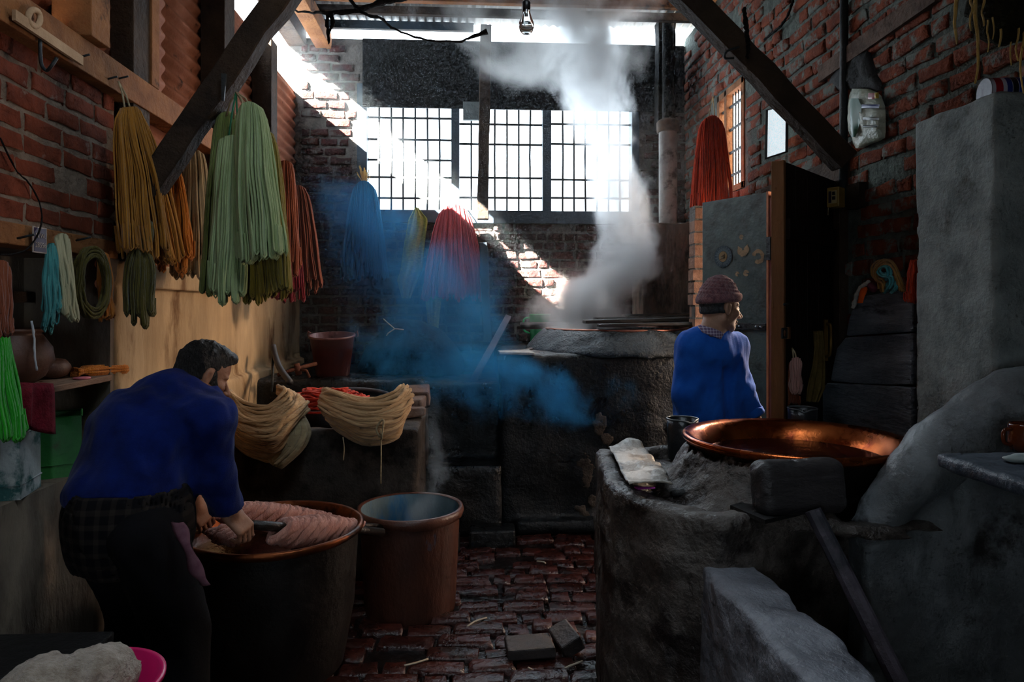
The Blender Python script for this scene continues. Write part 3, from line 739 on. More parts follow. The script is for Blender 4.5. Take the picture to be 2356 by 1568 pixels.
# flue pipe on the masonry block
t = thing('flue_pipe', 'grey flue pipe with a banded joint rising beside the window', 'pipe', P(1537, 500, 6.16))
M_flue = mat('flue_grey', srgb('#6a6460'), srgb('#8f8983'), scale=5, rough=0.7, bump=0.3, bscale=30, c3=srgb('#3c3430'), p3=0.58, scale3=4)
ra = 0.082; zt = P(1537, 300, 6.16)[2] - t.location.z
MB().lathe([(ra, -0.1), (ra, zt)], 28).build('lower_pipe', M_flue, t, True)
MB().lathe([(ra, zt-0.02), (ra*1.22, zt-0.015), (ra*1.25, zt+0.07), (ra*1.1, zt+0.085), (ra*0.8, zt+0.10)], 28).build('collar', mat('rust_band', srgb('#3a2c24'), srgb('#54402f'), scale=20, rough=0.7), t, True)
MB().lathe([(ra*0.62, zt), (ra*0.62, 4.18 - t.location.z)], 20).build('upper_pipe', M_soot, t, True)
# bulb
t = thing('light_bulb', 'clear unlit light bulb hanging from its black socket', 'bulb', P(1211, 22, 3.0))
GL = mat('bulb_glass', (0.9, 0.95, 0.95), rough=0.02, trans=1.0)
s = 3.0/1600
MB().lathe([(0.001, -58*s), (8*s, -57*s), (15*s, -50*s), (18*s, -40*s), (17*s, -30*s), (12*s, -17*s), (8.5*s, -5*s), (8*s, 2*s)], 32).build('glass', GL, t, True)
MB().lathe([(8.6*s, 0), (9.5*s, 3*s), (9.5*s, 16*s), (6*s, 20*s), (3*s, 24*s), (0.001, 25*s)], 24).build('socket', mat('black_plastic', srgb('#121212'), rough=0.4), t, True)
MB().tube([(0, 0, 0), (0, 0, -20*s)], 2.5*s, 8).build('stem', mat('stem_glass', (0.7, 0.75, 0.75), rough=0.1, trans=0.6), t, True)
MB().tube([(0, 0, 24*s), (0, 0, 0.7)], 0.003, 6).build('cord', MATS['black_plastic'], t, True)
# soot-hung wires and the twig near the roof
M_sootwire = mat('sooty_wire', srgb('#0e0c0c'), srgb('#1c1818'), scale=40, rough=0.9, bump=0.8, bscale=90)
def wire(name, label, pts, r, cat='wire', m=None, n=30, seed=0, wob=0.004):
    p = smoothpath(pts, n); rs = np.random.RandomState(seed); p += rs.uniform(-wob, wob, p.shape)
    rr = np.interp(np.linspace(0, 1, n), np.linspace(0, 1, len(np.atleast_1d(r))), np.atleast_1d(r)) * rs.uniform(0.8, 1.25, n)
    return tag(MB().tube(p, rr, 6).build(name, m or M_sootwire, None, True), label, cat)
t1 = wire('sooty_wire', 'soot-crusted wire drooping from the left brace to a roof timber', [P(660, 18, 3.6), P(700, 28, 3.8), P(755, 29, 4.2), P(830, 22, 4.3), P(880, 5, 4.4), P(940, -8, 4.5)], (0.004, 0.006, 0.016, 0.018, 0.022), seed=1)
t2 = wire('sooty_wire', 'long crooked soot-crusted wire ending in a stub near the post', [P(800, -10, 4.2), P(822, 18, 4.2), P(845, 34, 4.2), P(880, 44, 4.3), P(905, 66, 4.4), P(980, 91, 4.5), P(1055, 95, 4.6), P(1085, 85, 4.6), P(1122, 72, 4.6)], (0.012, 0.008, 0.009, 0.008, 0.006, 0.008, 0.018), seed=2, n=44)
wire('wire_end', 'two short soot-crusted wire ends hanging down by the slit', [P(762, 29, 4.2), P(766, 55, 4.2), P(758, 70, 4.2), P(757, 100, 4.2), P(754, 70, 4.2), P(753, 32, 4.2)], (0.012, 0.012, 0.007, 0.004, 0.010, 0.012), seed=3)
# wires on the left brick wall and on the right
wire('wall_wire', 'thin dark wire looping over the left bricks to the lintel', [PX(0, 318, XL+0.02), PX(38, 392, XL+0.02), PX(66, 420, XL+0.02), PX(92, 470, XL+0.03), PX(94, 520, XL+0.04), PX(70, 565, XL+0.05), PX(40, 582, XL+0.05), PX(0, 585, XL+0.05)], 0.0028, seed=4, wob=0.001, n=40)
wire('roof_wire', 'dark cable sagging across the upper right brick wall', [PX(1760, 90, XR-0.03), PX(1800, 55, XR-0.04), PX(1822, 10, XR-0.04), PX(1826, -20, XR-0.03)], 0.008, seed=5, wob=0.002)
wire('roof_wire', 'frayed sooty rope end hanging down the right brace', [P(1712, 20, 3.25), P(1716, 60, 3.24), P(1722, 100, 3.23), P(1720, 135, 3.23)], (0.010, 0.012, 0.010, 0.006), cat='rope', seed=6)
tag(MB().tube([PX(1942, -30, XR-0.04), PX(1942, 130, XR-0.04), PX(1940, 470, XR-0.04)], 0.022, 8).build('wall_conduit', M_iron, None, True), 'dark conduit running down the right brick wall', 'pipe')
tag(MB().bar(PX(1890, 172, XR-0.02), PX(2160, -20, XR-0.02), 0.04, 0.09).build('wall_plank', mat('greyed_wood', srgb('#4a3a32'), srgb('#6e5a4e'), scale=8, rough=0.85, bump=0.5, bscale=40)), 'greyed plank sloping along the upper right wall', 'plank')
# nails in the wall plate
for (x, y, lb) in ((172, 134, 'bent iron nail in the wall plate above the hook'), (238, 184, 'long iron nail in the wall plate near the first stud'), (264, 183, 'iron nail holding the ochre hank string'), (40, 548, 'rusty nail in the lintel left of the number plate'), (175, 553, 'rusty nail in the lintel holding the olive ring')):
    a = PX(x, y, XL+0.05); tag(MB().tube([a, a + np.array([0.06, -0.01, 0.012])], 0.004, 6).build('nail', M_iron, None, True), lb, 'nail')
t = thing('wall_hook', 'bent strap hook hanging from the wall plate at top left', 'hook', PX(100, 120, XL+0.08))
MB().tube(smoothpath([PX(92, 90, XL+0.08), PX(93, 130, XL+0.085), PX(97, 152, XL+0.09), PX(108, 162, XL+0.10), PX(118, 152, XL+0.12), PX(131, 133, XL+0.13)], 20), 0.006, 6).build('hook', M_iron, t, True, world=True)
t = thing('cloth_loop', 'pale plank scrap with a torn loop on top of the wall plate', 'plank', PX(80, 60, XL+0.05))
MB().bar(PX(32, 34, XL+0.09), PX(188, 140, XL+0.09), 0.012, 0.035).build('strip', mat('pale_wood', srgb('#a8896a'), srgb('#c4a584'), scale=8, rough=0.85, bump=0.3), t, world=True)
MB().tube([PX(78+14*math.sin(a), 42-20*math.cos(a), XL+0.09) for a in np.linspace(0, 2*math.pi, 18, endpoint=False)], 0.010, 8, closed=True).build('loop', MATS['pale_wood'], t, True, world=True)
# number plate
t = thing('number_plate', 'small dark blue enamel number plate with white letters on the lintel', 'sign', PX(91, 552, XL+0.03), rz=R(90))
M_plate = mat('plate_blue', srgb('#251c3a'), srgb('#32264a'), scale=20, rough=0.4); M_platew = mat('plate_white', srgb('#b8aca0'), srgb('#8d8078'), scale=30, rough=0.5)
pw, ph = 0.078, 0.092
MB().box((-pw/2, -0.002, -ph/2), (pw/2, 0.002, ph/2)).build('rim', M_platew, t)
MB().box((-pw/2+.004, -0.0032, -ph/2+.004), (pw/2-.004, 0, ph/2-.004)).build('plate', M_plate, t)
def text(name, body, size, loc, m, parent, rot=(R(90), 0, 0), ext=0.0006, sx=1.0):
    c = bpy.data.curves.new(name, 'FONT'); c.body = body; c.size = size; c.extrude = ext; c.align_x = 'CENTER'; c.align_y = 'CENTER'; c.resolution_u = 3
    o = bpy.data.objects.new('tmp', c); col.objects.link(o)
    me = bpy.data.meshes.new_from_object(o.evaluated_get(bpy.context.evaluated_depsgraph_get())); bpy.data.objects.remove(o)
    me.materials.clear(); me.materials.append(m)
    o = new_obj(name, me, parent); o.location = loc; o.rotation_euler = rot; o.scale = (sx, 1, 1); return o
text('lettering', 'N.W.', 0.026, (0, -0.0042, 0.014), M_platew, t, sx=1.0)
text('numerals', '28556', 0.026, (0, -0.0042, -0.019), M_platew, t, sx=0.98)
# ================================================================== niche shelf and what stands there
M_shelf = mat('shelf_wood', srgb('#6a5244'), srgb('#8a6f5c'), scale=7, rough=0.8, bump=0.4, bscale=40, stretch=(1, 0.3, 1))
ZS = 1.285
tag(MB().box((XL-0.35, 1.5, ZS-0.026), (XL+0.01, 3.12, ZS)).rough(0.003, 4, 2).build('shelf_board', M_shelf, bevel=0.004), 'worn wooden shelf board set in the wall niche', 'shelf')
tag(MB().bar((XL-0.33, 1.5, 1.62), (XL-0.33, 3.1, 1.62), 0.05, 0.045).build('niche_rail', M_timber), 'dark wooden rail across the niche back', 'rail')
M_clay = mat('clay', srgb('#3a241c'), srgb('#5a3a2c'), scale=6, rough=0.55, bump=0.2, bscale=30)
c = PX(24, 860, XL-0.17); c[2] = ZS
t = thing('clay_pot', 'dark round-bellied clay pot with a flat rim on the shelf', 'pot', c)
MB().lathe([(0.001, 0), (0.07, 0.0), (0.11, 0.03), (0.142, 0.09), (0.135, 0.14), (0.105, 0.185), (0.098, 0.195), (0.112, 0.2), (0.116, 0.21), (0.10, 0.213), (0.09, 0.19), (0.09, 0.15), (0.001, 0.12)], 40).build('body', M_clay, t, True)
wire('white_string', 'white string hanging down the front of the clay pot', [PX(72, 738, XL-0.02), PX(78, 770, XL-0.02), PX(80, 820, XL-0.02), PX(85, 852, XL-0.02)], 0.004, cat='string', m=mat('white_string', srgb('#c8ccd0')), n=16, wob=0.001)
c = PX(125, 858, XL-0.14); c[2] = ZS
t = thing('gourd', 'dark brown gourd lying with its stub to the left', 'gourd', c, rz=R(60))
MB().lathe([(0.001, -0.075), (0.014, -0.075), (0.018, -0.055), (0.035, -0.045), (0.043, 0.0), (0.036, 0.04), (0.016, 0.06), (0.001, 0.065)], 24, M=Matrix.Rotation(R(90), 4, 'Y'), c=(0, 0, 0.043)).build('body', M_clay, t, True)
c = PX(190, 855, XL-0.18); c[2] = ZS
t = thing('bottle', 'brown glass bottle lying behind the orange yarn', 'bottle', c, rz=R(70))
MB().lathe([(0.001, -0.075), (0.036, -0.075), (0.038, 0.02), (0.03, 0.045), (0.014, 0.06), (0.014, 0.085), (0.001, 0.085)], 24, M=Matrix.Rotation(R(90), 4, 'Y'), c=(0, 0, 0.038)).build('body', mat('brown_glass', srgb('#3a2010'), rough=0.12, spec=0.7), t, True)
c = PX(222, 852, XL-0.05); c[2] = ZS + 0.022
t = thing('yarn_bundle', 'bunch of orange yarn lying along the shelf edge', 'yarn', c, rz=R(68))
rs = np.random.RandomState(81); mb = MB()
for i in range(70):
    a = rs.uniform(-1, 1); bq = rs.uniform(-1, 1); ph = rs.uniform(0, 6.28)
    x = np.linspace(-0.11, 0.13, 12); k = 1 - 0.7*np.exp(-((x+0.075)/0.018)**2)
    mb.tube(np.stack([x*(1+0.05*a), a*0.035*k*(1+x*2.5)+0.003*np.sin(x*40+ph), bq*0.018*k - 0.02*(x > 0.06)*(x-0.06)*3], 1), 0.005, 5)
mb.build('strands', Y_ochre2, t, True)
c = PX(188, 856, XL-0.02); c[2] = ZS
MB().lathe([(0.001, 0), (0.03, 0), (0.033, 0.004), (0.03, 0.008), (0.001, 0.008)], 24, c=c).build('pink_plate', mat('pink_plastic', srgb('#c06a78'), rough=0.5), None, True); tag(bpy.data.objects['pink_plate'], 'flat pink plastic saucer on the shelf edge', 'saucer')
# maroon cloth over the shelf edge
v = []; f = []
for j in range(20):
    s = j/19
    for i in range(15):
        u = i/14; y = 2.36 + 0.26*u + 0.02*s*math.sin(u*7)
        if s < 0.35: x = XL - 0.10 + 0.13*s/0.35; z = ZS + 0.012 + 0.008*math.sin(u*12)
        else: x = XL + 0.03 + 0.012*math.sin(u*14 + 1) ; z = ZS + 0.012 - (s-0.35)/0.65*(0.10 + 0.07*u + 0.012*math.sin(u*8))
        v.append((x, y, z))
for j in range(19):
    for i in range(14): f.append((j*15+i, j*15+i+1, (j+1)*15+i+1, (j+1)*15+i))
o = mesh('maroon_cloth', v, f, mat('maroon_cloth', srgb('#5a0f1c'), srgb('#7a1a2a'), scale=30, rough=0.9, bump=0.4, bscale=120), None, True); s_ = o.modifiers.new('t', 'SOLIDIFY'); s_.thickness = 0.012
tag(o, 'dark maroon yarn cloth draped over the shelf edge', 'cloth')
# ---- tins on the ledge
def tin_can(name, label, loc, rz, a, bw, h, m, m_in, th=0.003):
    t = thing(name, label, 'tin', loc, None, rz)
    mb = MB()
    for (x0, y0, x1, y1) in ((-a/2, -bw/2, a/2, -bw/2+th), (-a/2, bw/2-th, a/2, bw/2), (-a/2, -bw/2, -a/2+th, bw/2), (a/2-th, -bw/2, a/2, bw/2)): mb.box((x0, y0, 0), (x1, y1, h))
    mb.box((-a/2, -bw/2, 0), (a/2, bw/2, 0.004)); mb.rough(0.002, 8, 3).build('walls', m, t)
    MB().tube([(-a/2, -bw/2, h), (a/2, -bw/2, h), (a/2, bw/2, h), (-a/2, bw/2, h)], 0.005, 6, closed=True).build('rim', m, t, True)
    MB().tube([(-a/2-.001, -bw/2-.001, 0.05), (a/2+.001, -bw/2-.001, 0.05), (a/2+.001, bw/2+.001, 0.05), (-a/2-.001, bw/2+.001, 0.05)], 0.004, 6, closed=True).build('bead', m, t, True)
    return t
M_tgreen = mat('green_tin', srgb('#1c5a28'), srgb('#2f7a36'), scale=5, rough=0.45, bump=0.15, c3=srgb('#3a3018'), p3=0.6, scale3=6, spec=0.5)
M_twhite = mat('stained_tin', srgb('#8d9494'), srgb('#b4b8b8'), scale=4, rough=0.5, bump=0.2, c3=srgb('#17504e'), p3=0.5, scale3=7)
tin_can('paint_tin', 'open square green tin standing on the niche ledge', (-1.66, 2.88, 0.915), R(28), 0.20, 0.20, 0.235, M_tgreen, M_tgreen)
tt = tin_can('paint_tin', 'pale tin stained teal and red at the left picture edge', (-1.655, 2.56, 0.915), R(12), 0.19, 0.19, 0.225, M_twhite, M_twhite)
v = []; f = []
for j in range(14):
    for i in range(12):
        u = i/11; s = j/13
        x = -1.74 + 0.15*u; y = 2.58 - 0.125*min(s*2.2, 1) - 0.01*math.sin(u*9); z = 1.150 + 0.015*math.sin(u*6) - max(0, s-0.45)*0.24*(0.7+0.3*math.sin(u*5+1))
        v.append((x, y, z))
for j in range(13):
    for i in range(11): f.append((j*12+i, (j+1)*12+i, (j+1)*12+i+1, j*12+i+1))
o = mesh('black_cloth', v, f, mat('black_cloth', srgb('#0c0b0d'), srgb('#161418'), scale=20, rough=0.9), None, True); s_ = o.modifiers.new('t', 'SOLIDIFY'); s_.thickness = 0.006
tag(o, 'black cloth hanging out of the pale stained tin', 'cloth')
# ---- bottom left: bench, basin, fleece
t = thing('bench', 'low black wooden bench at the bottom left corner', 'bench', (-1.25, 1.95, 0))
M_blackw = mat('black_wood', srgb('#080708'), srgb('#121010'), scale=8, rough=0.6, bump=0.4, bscale=30)
MB().box((-0.33, -0.17, 0.535), (0.205, 0.17, 0.625)).build('seat', M_blackw, t, bevel=0.006)
for sx in (-0.27, 0.16):
    for sy in (-0.12, 0.12): MB().box((sx-0.03, sy-0.03, 0), (sx+0.03, sy+0.03, 0.535)).build('leg', M_blackw, t)
bc = P(198, 1580, 1.62); zb = bc[2] - 0.10
t = thing('stool', 'dark low stool carrying the pink basin', 'stool', (bc[0], bc[1], 0))
MB().box((-0.16, -0.16, zb-0.045), (0.16, 0.16, zb)).build('seat', M_blackw, t, bevel=0.005)
for sx in (-0.12, 0.12):
    for sy in (-0.12, 0.12): MB().box((sx-0.025, sy-0.025, 0), (sx+0.025, sy+0.025, zb-0.045)).build('leg', M_blackw, t)
t = thing('basin', 'magenta plastic basin holding pale fleece', 'basin', (bc[0], bc[1], zb))
MB().lathe([(0.001, 0.004), (0.11, 0.004), (0.125, 0.01), (0.15, 0.10), (0.162, 0.103), (0.162, 0.112), (0.148, 0.112), (0.12, 0.016), (0.001, 0.012)], 48).build('bowl', mat('magenta_plastic', srgb('#c01258'), srgb('#d01a64'), scale=5, rough=0.35, spec=0.5), t, True)
M_fleece = mat('fleece', srgb('#9a8876'), srgb('#c4b6a6'), scale=30, rough=0.95, bump=1.0, bscale=90, sheen=0.3)
def f_fl(p):
    q = p
    d = ell(q, (bc[0]-0.075, bc[1]-0.03, zb+0.125), (0.085, 0.09, 0.06))
    d = smin(d, ell(q, (bc[0]+0.02, bc[1]+0.01, zb+0.115), (0.085, 0.09, 0.072)), 0.012)
    d = smin(d, ell(q, (bc[0]-0.14, bc[1]-0.06, zb+0.10), (0.06, 0.06, 0.04)), 0.012)
    d = smin(d, ell(q, (bc[0]-0.0, bc[1], zb+0.05), (0.10, 0.10, 0.05)), 0.03)
    return d + snoise(q, 22, 4)*0.006 + snoise(q, 60, 5)*0.002
o = sdf_obj('fleece', f_fl, (bc[0]-0.22, bc[1]-0.16, zb+0.01), (bc[0]+0.14, bc[1]+0.14, zb+0.2), 0.006, M_fleece)
tag(o, 'pile of off-white raw fleece heaped in the magenta basin', 'fleece')
# ================================================================== masonry tank, skeins, buckets
M_wet = mat('wet_black_masonry', srgb('#080a0c'), srgb('#13171a'), scale=6, rough=0.2, rough2=0.55, bump=0.6, bscale=34, spec=0.55, c3=srgb('#1c1c1e'), p3=0.62, scale3=5)
M_tank = mat('tank_cement', srgb('#2e2926'), srgb('#4a423c'), scale=5, rough=0.75, bump=0.6, bscale=30, c3=srgb('#1c1816'), p3=0.5, scale3=3)
TX1 = P(962, 985, 4.0)[0]; ZT = 0.88
t = thing('dye_tank', 'long dark masonry dye tank behind the draped beige skeins', 'tank', (-0.9, 4.5, 0))
def f_tank(p):
    d = rbox(p, ((XL+TX1)/2, 4.5, ZT/2), ((TX1-XL)/2, 0.5, ZT/2), 0.02)
    d = smax(d, -rbox(p, ((XL+TX1)/2-0.02, 4.5, ZT), ((TX1-XL)/2-0.12, 0.39, 0.14), 0.02), 0.02)
    return d + snoise(p, 6, 9)*0.005
o = sdf_obj('walls', f_tank, (XL+0.0, 3.96, -0.01), (TX1+0.04, 5.02, 0.92), 0.02, M_tank, t, world=True)
rs = np.random.RandomState(5)
for i, (x, y, z, a, bq, c_, rz) in enumerate(((TX1-0.07, 4.86, .965, .085, .20, .05, 3), (TX1-0.075, 4.60, .945, .075, .14, .035, -4), (TX1-0.06, 4.44, .918, .07, .09, .03, 6), (TX1-0.19, 4.78, .93, .05, .05, .022, 10))):
    mm = MB().box((-a, -bq, -c_), (a, bq, c_)); mm.rough(0.008, 14, i)
    o = mm.build('coping_brick', mat('coping_brick', srgb('#5a463e'), srgb('#7a655a'), scale=8, rough=0.7, bump=0.6, bscale=30), t, bevel=0.012, world=True)
    o.location = (x - 0*t.location.x, y, z); o.matrix_parent_inverse = Matrix.Translation(-Vector(t.location)); o.rotation_euler = (0, 0, R(rz))
# ledge behind and dark hearth between tank and furnace
def f_ledge(p):
    d = rbox(p, (-0.95, 5.77, 0.53), (0.62, 0.74, 0.53), 0.03)
    d = smin(d, rbox(p, (-0.06, 5.78, 0.51), (0.30, 0.74, 0.52), 0.03), 0.02)
    d = smin(d, rbox(p, (-0.05, 4.98, 0.24), (0.27, 0.22, 0.245), 0.015), 0.02)
    return d + snoise(p, 5, 12)*0.008
o = sdf_obj('hearth_ledge', f_ledge, (XL, 4.7, -0.01), (0.26, 6.5, 1.1), 0.026, M_wet)
tag(o, 'soot-black stepped hearth ledge between tank and furnace', 'hearth')
for i, (x0, x1, y, z) in enumerate(((-0.29, -0.06, 4.55, 0.115), (0.0, 0.30, 4.60, 0.125))):
    o = MB().box((x0, y-0.09, 0), (x1, y+0.09, z)).rough(0.006, 9, i).build('stone_block', M_wet, bevel=0.012)
    tag(o, ('wet black stone block on the floor nearest the tank', 'wet black stone block on the floor nearest the furnace')[i], 'block')
# black dome
DC = P(948, 870, 5.75)
def f_dome(p):
    d = ell(p, (DC[0], 5.75, 1.0), (0.44, 0.42, 0.46))
    d = smin(d, ell(p, (DC[0]-0.05, 5.70, 1.38), (0.17, 0.2, 0.08)), 0.06)
    return smax(d, 1.03 - p[:, 2], 0.01) + snoise(p, 7, 3)*0.014
o = sdf_obj('clay_oven', f_dome, (DC[0]-0.55, 5.2, 0.98), (DC[0]+0.55, 6.3, 1.56), 0.022, M_soot)
tag(o, 'soot-black dome-shaped clay oven below the pink hank', 'oven')
t = thing('straw_twig', 'pale forked straw twig lying on the black oven', 'twig', P(915, 752, 5.33))
M_tw = mat('pale_twig', srgb('#a89a86'), srgb('#c4b8a4'), scale=30, rough=0.9)
mb = MB(); mb.tube([P(882, 733, 5.33), P(895, 745, 5.33), P(908, 756, 5.33), P(928, 758, 5.3)], 0.005, 5); mb.tube([P(908, 756, 5.33), P(893, 766, 5.33), P(889, 772, 5.33)], 0.005, 5); mb.build('stem', M_tw, t, True, world=True)
# upright smoke-dark cover board behind, bucket and iron stuff on the ledge
M_bucket = mat('brown_bucket', srgb('#4a2626'), srgb('#6a3a36'), scale=5, rough=0.4, bump=0.15, c3=srgb('#9a8078'), p3=0.64, scale3=10, stretch=(1, 1, 0.3))
bp = P(766, 860, 5.30); bp[2] = 1.06
t = thing('bucket', 'maroon-brown plastic bucket standing on the hearth ledge', 'bucket', bp)
MB().lathe([(0.001, 0.006), (0.115, 0.006), (0.122, 0.012), (0.162, 0.295), (0.172, 0.298), (0.172, 0.312), (0.155, 0.312), (0.112, 0.03), (0.001, 0.02)], 40, M=Matrix.Rotation(R(7), 4, 'X')).build('shell', M_bucket, t, True)
MB().tube(smoothpath([(-0.168, 0, 0.30), (-0.15, -0.10, 0.29), (0.0, -0.178, 0.275), (0.15, -0.10, 0.29), (0.168, 0, 0.31)], 20), 0.004, 6).build('handle', M_iron, t, True)
for sx in (-1, 1): MB().tube([(sx*0.165, 0, 0.29), (sx*0.185, 0, 0.30), (sx*0.18, 0, 0.335), (sx*0.165, 0, 0.32)], 0.008, 6).build('ear', M_bucket, t, True)
o = MB().tube(smoothpath([P(628, 795, 5.0), P(634, 820, 4.95), P(645, 848, 4.85), P(668, 880, 4.7)], 16), 0.022, 10).build('hose', mat('grey_rubber', srgb('#26262a'), srgb('#3a3a3e'), scale=10, rough=0.55), None, True); tag(o, 'short black rubber hose curving up beside the plaster wall', 'hose')
o = MB().tube([P(626, 800, 5.0), P(628, 860, 4.9), P(624, 900, 4.85)], 0.010, 6).build('iron_rod', M_iron, None, True); tag(o, 'thin dark iron rod leaning next to the hose', 'rod')
M_rustp = mat('rusty_pipe', srgb('#4a2a20'), srgb('#6a4030'), scale=20, rough=0.7, bump=0.4)
t = thing('rusty_pipe', 'rusty water pipe with a bound joint left of the bucket', 'pipe', P(690, 850, 5.0))
MB().tube([P(640, 862, 4.9), P(680, 848, 5.0), P(728, 836, 5.1)], 0.014, 8).build('pipe', M_rustp, t, True, world=True)
MB().tube([P(682, 836, 5.0), P(688, 862, 5.0)], 0.022, 8).build('joint', M_rustp, t, True, world=True)
MB().tube([P(690, 850, 5.0), P(705, 852, 4.98), P(712, 868, 4.97)], 0.010, 6).build('spout', M_rustp, t, True, world=True)
# grey basin with red yarn
bs = P(765, 905, 4.45)
M_zinc = mat('zinc', srgb('#4a4a50'), srgb('#6a6a72'), scale=9, rough=0.45, metal=0.3, bump=0.15)
t = thing('zinc_basin', 'grey metal basin sunk in the tank under red yarn', 'basin', (bs[0], 4.52, 0.76))
MB().lathe([(0.001, 0.0), (0.17, 0.0), (0.25, 0.17), (0.275, 0.176), (0.28, 0.19), (0.262, 0.195), (0.24, 0.185), (0.16, 0.02), (0.001, 0.015)], 48).build('bowl', M_zinc, t, True)
o = MB().tube([(0.31*math.cos(a) + bs[0]+0.02, 0.22*math.sin(a)+4.78, 0.955+0.04*math.sin(a)) for a in np.linspace(-0.4, 3.5, 26)], 0.014, 8).build('hoop', M_zinc, None, True); tag(o, 'bent grey metal hoop lying behind the red yarn', 'hoop')
def yarn_heap(name, label, c, r, n, m, seed, rad=0.008, cat='yarn', turn=1.4):
    t = thing(name, label, cat, c); rs = np.random.RandomState(seed); mb = MB()
    for i in range(n):
        a0 = rs.uniform(0, 6.28); k = rs.uniform(0.25, 1.0); h = rs.uniform(0.0, 1.0); ph = rs.uniform(0, 6.28, 3)
        a = a0 + np.linspace(0, turn*math.pi, 16)
        x = r[0]*k*np.cos(a) + r[0]*0.1*np.sin(3*a+ph[0]); y = r[1]*k*np.sin(a) + r[1]*0.1*np.sin(2*a+ph[1])
        z = r[2]*math.sqrt(max(0, 1-k*k*0.8))*(0.5+0.5*h) + r[2]*0.22*np.sin(2*a+ph[2])
        mb.tube(np.stack([x, y, z], 1), rad*rs.uniform(.8, 1.2), 5)
    mb.lathe([(0.001, r[2]*0.7), (0.5, r[2]*0.6), (0.85, r[2]*0.25), (0.9, 0.0)], 18, M=Matrix.Diagonal((r[0], r[1], 1, 1)))
    mb.build('strands', m, t, True); return t
Y_scar = yarn_mat('yarn_scarlet', '#a01c0c', '#cc3416', up=(0.3, 0.3, 1))
yarn_heap('red_yarn', 'heap of scarlet yarn piled in the grey basin', (bs[0]-0.03, 4.42, 0.93), (0.25, 0.16, 0.12), 110, Y_scar, 91)
# ---- draped beige skeins
Y_tan = yarn_mat('yarn_tan', '#a8845c', '#d2b084', up=(0.2, 0.2, 1)); Y_tan2 = yarn_mat('yarn_tan_grey', '#9a8866', '#bfae88', up=(0.4, 0.4, 1))
def swag(name, label, fam, n, m, seed, rad=0.011, group=None, jit=5.0, yj=0.03):
    """fam(k) -> control points (px,py,Y) for k in 0..1; strands follow, jittered"""
    rs = np.random.RandomState(seed); mb = MB(); pts0 = None
    for i in range(n):
        k = rs.rand(); c = np.array(fam(k), float); m_ = len(c)
        off = rs.normal(size=2)*jit
        c[:, 0] += off[0] + rs.normal(size=m_)*jit*0.6; c[:, 1] += off[1]*0.6 + rs.normal(size=m_)*jit*0.7; c[:, 2] += abs(rs.normal())*yj
        w_ = np.array([P(*q) for q in c]); p = smoothpath(w_, 20)
        mb.tube(p, rad*rs.uniform(0.7, 1.3), 5)
    for k in np.linspace(0.04, 0.96, 15):
        c = np.array(fam(k), float); c[:, 2] += 0.05
        mb.tube(smoothpath(np.array([P(*q) for q in c]), 18), 0.034, 8)
    c0 = np.mean([P(*q) for q in fam(0.5)], 0)
    t = thing(name, label, 'yarn skein', c0, group)
    mb.build('strands', m, t, True, world=True)
    return t
def famB(k):
    s = math.sin(math.pi*k)
    return [(752-10*s+14*k*k, 900+62*k, 4.02-0.04*s), (775+10*k, 908+78*k, 3.95-0.08*s), (840+5*k, 922+94*k, 3.93-0.12*s), (905+2*k, 915+88*k, 3.94-0.10*s), (928+12*s-20*k*k, 890+80*k, 4.0-0.05*s)]
tb = swag('beige_skein', 'thick beige yarn skein draped over the tank next to the coping bricks', famB, 170, Y_tan, 101, group='beige skeins on the tank')
MB().tube(smoothpath([P(876, 985, 3.80), P(877, 1040, 3.82), P(876, 1112, 3.84)], 12), 0.004, 5).build('loose_thread', TIE, tb, True, world=True)
MB().tube(smoothpath([P(873, 1005, 3.80), P(866, 985, 3.79), P(882, 965, 3.78), P(878, 1010, 3.80)], 14), 0.006, 5).build('tie', TIE, tb, True, world=True)
MB().tube(smoothpath([P(789, 1005, 3.86), P(792, 1030, 3.86), P(790, 1058, 3.86)], 10), 0.003, 5).build('loose_thread', TIE, tb, True, world=True)
def famA(k):
    s = math.sin(math.pi*k)
    return [(520+8*s, 902+70*k, 3.96-0.05*s), (560+6*k, 935+98*k, 3.90-0.12*s), (615+14*k, 940+112*k, 3.88-0.14*s), (665-4*k, 915+98*k, 3.92-0.12*s), (640+50*s+14*k, 896+72*k, 4.0-0.06*s)]
ta = swag('beige_skein', 'thick beige yarn skein draped over the tank beside the bending man', famA, 170, Y_tan, 102, group='beige skeins on the tank')
def famC(k):
    return [(655+36*k, 955+6*k, 3.93), (668+36*k, 985+10*k, 3.84), (655+30*k, 1025+5*k, 3.82), (628+14*k, 1062+6*k, 3.84)]
swag('beige_skein', 'greyer short beige skein hanging at the end of the draped one', famC, 60, Y_tan2, 103, group='beige skeins on the tank', jit=3)
# ---- copper vat of the bending man
VC = P(632, 1207, 3.05); ZV = VC[2]; RV = 0.365
M_cop = mat('dark_copper', srgb('#5a2c16'), srgb('#8a4a26'), scale=6, rough=0.28, rough2=0.5, metal=0.85, bump=0.2, bscale=30, c3=srgb('#2a1812'), p3=0.56, scale3=4)
M_potblack = mat('sooty_pot', srgb('#0c0908'), srgb('#19110d'), scale=7, rough=0.35, rough2=0.6, bump=0.3, bscale=30, spec=0.4)
M_dye = mat('dye_liquor', srgb('#2a0f0c'), srgb('#3a1612'), scale=9, rough=0.06, bump=0.15, bscale=16, spec=0.6)
t = thing('copper_vat', 'big dark copper vat the bending man works at', 'vat', (VC[0], 3.05, 0))
MB().lathe([(0.001, 0.0), (0.24, 0.0), (0.29, 0.05), (0.335, 0.30), (RV-0.012, ZV-0.03)], 64).build('outer_wall', M_potblack, t, True)
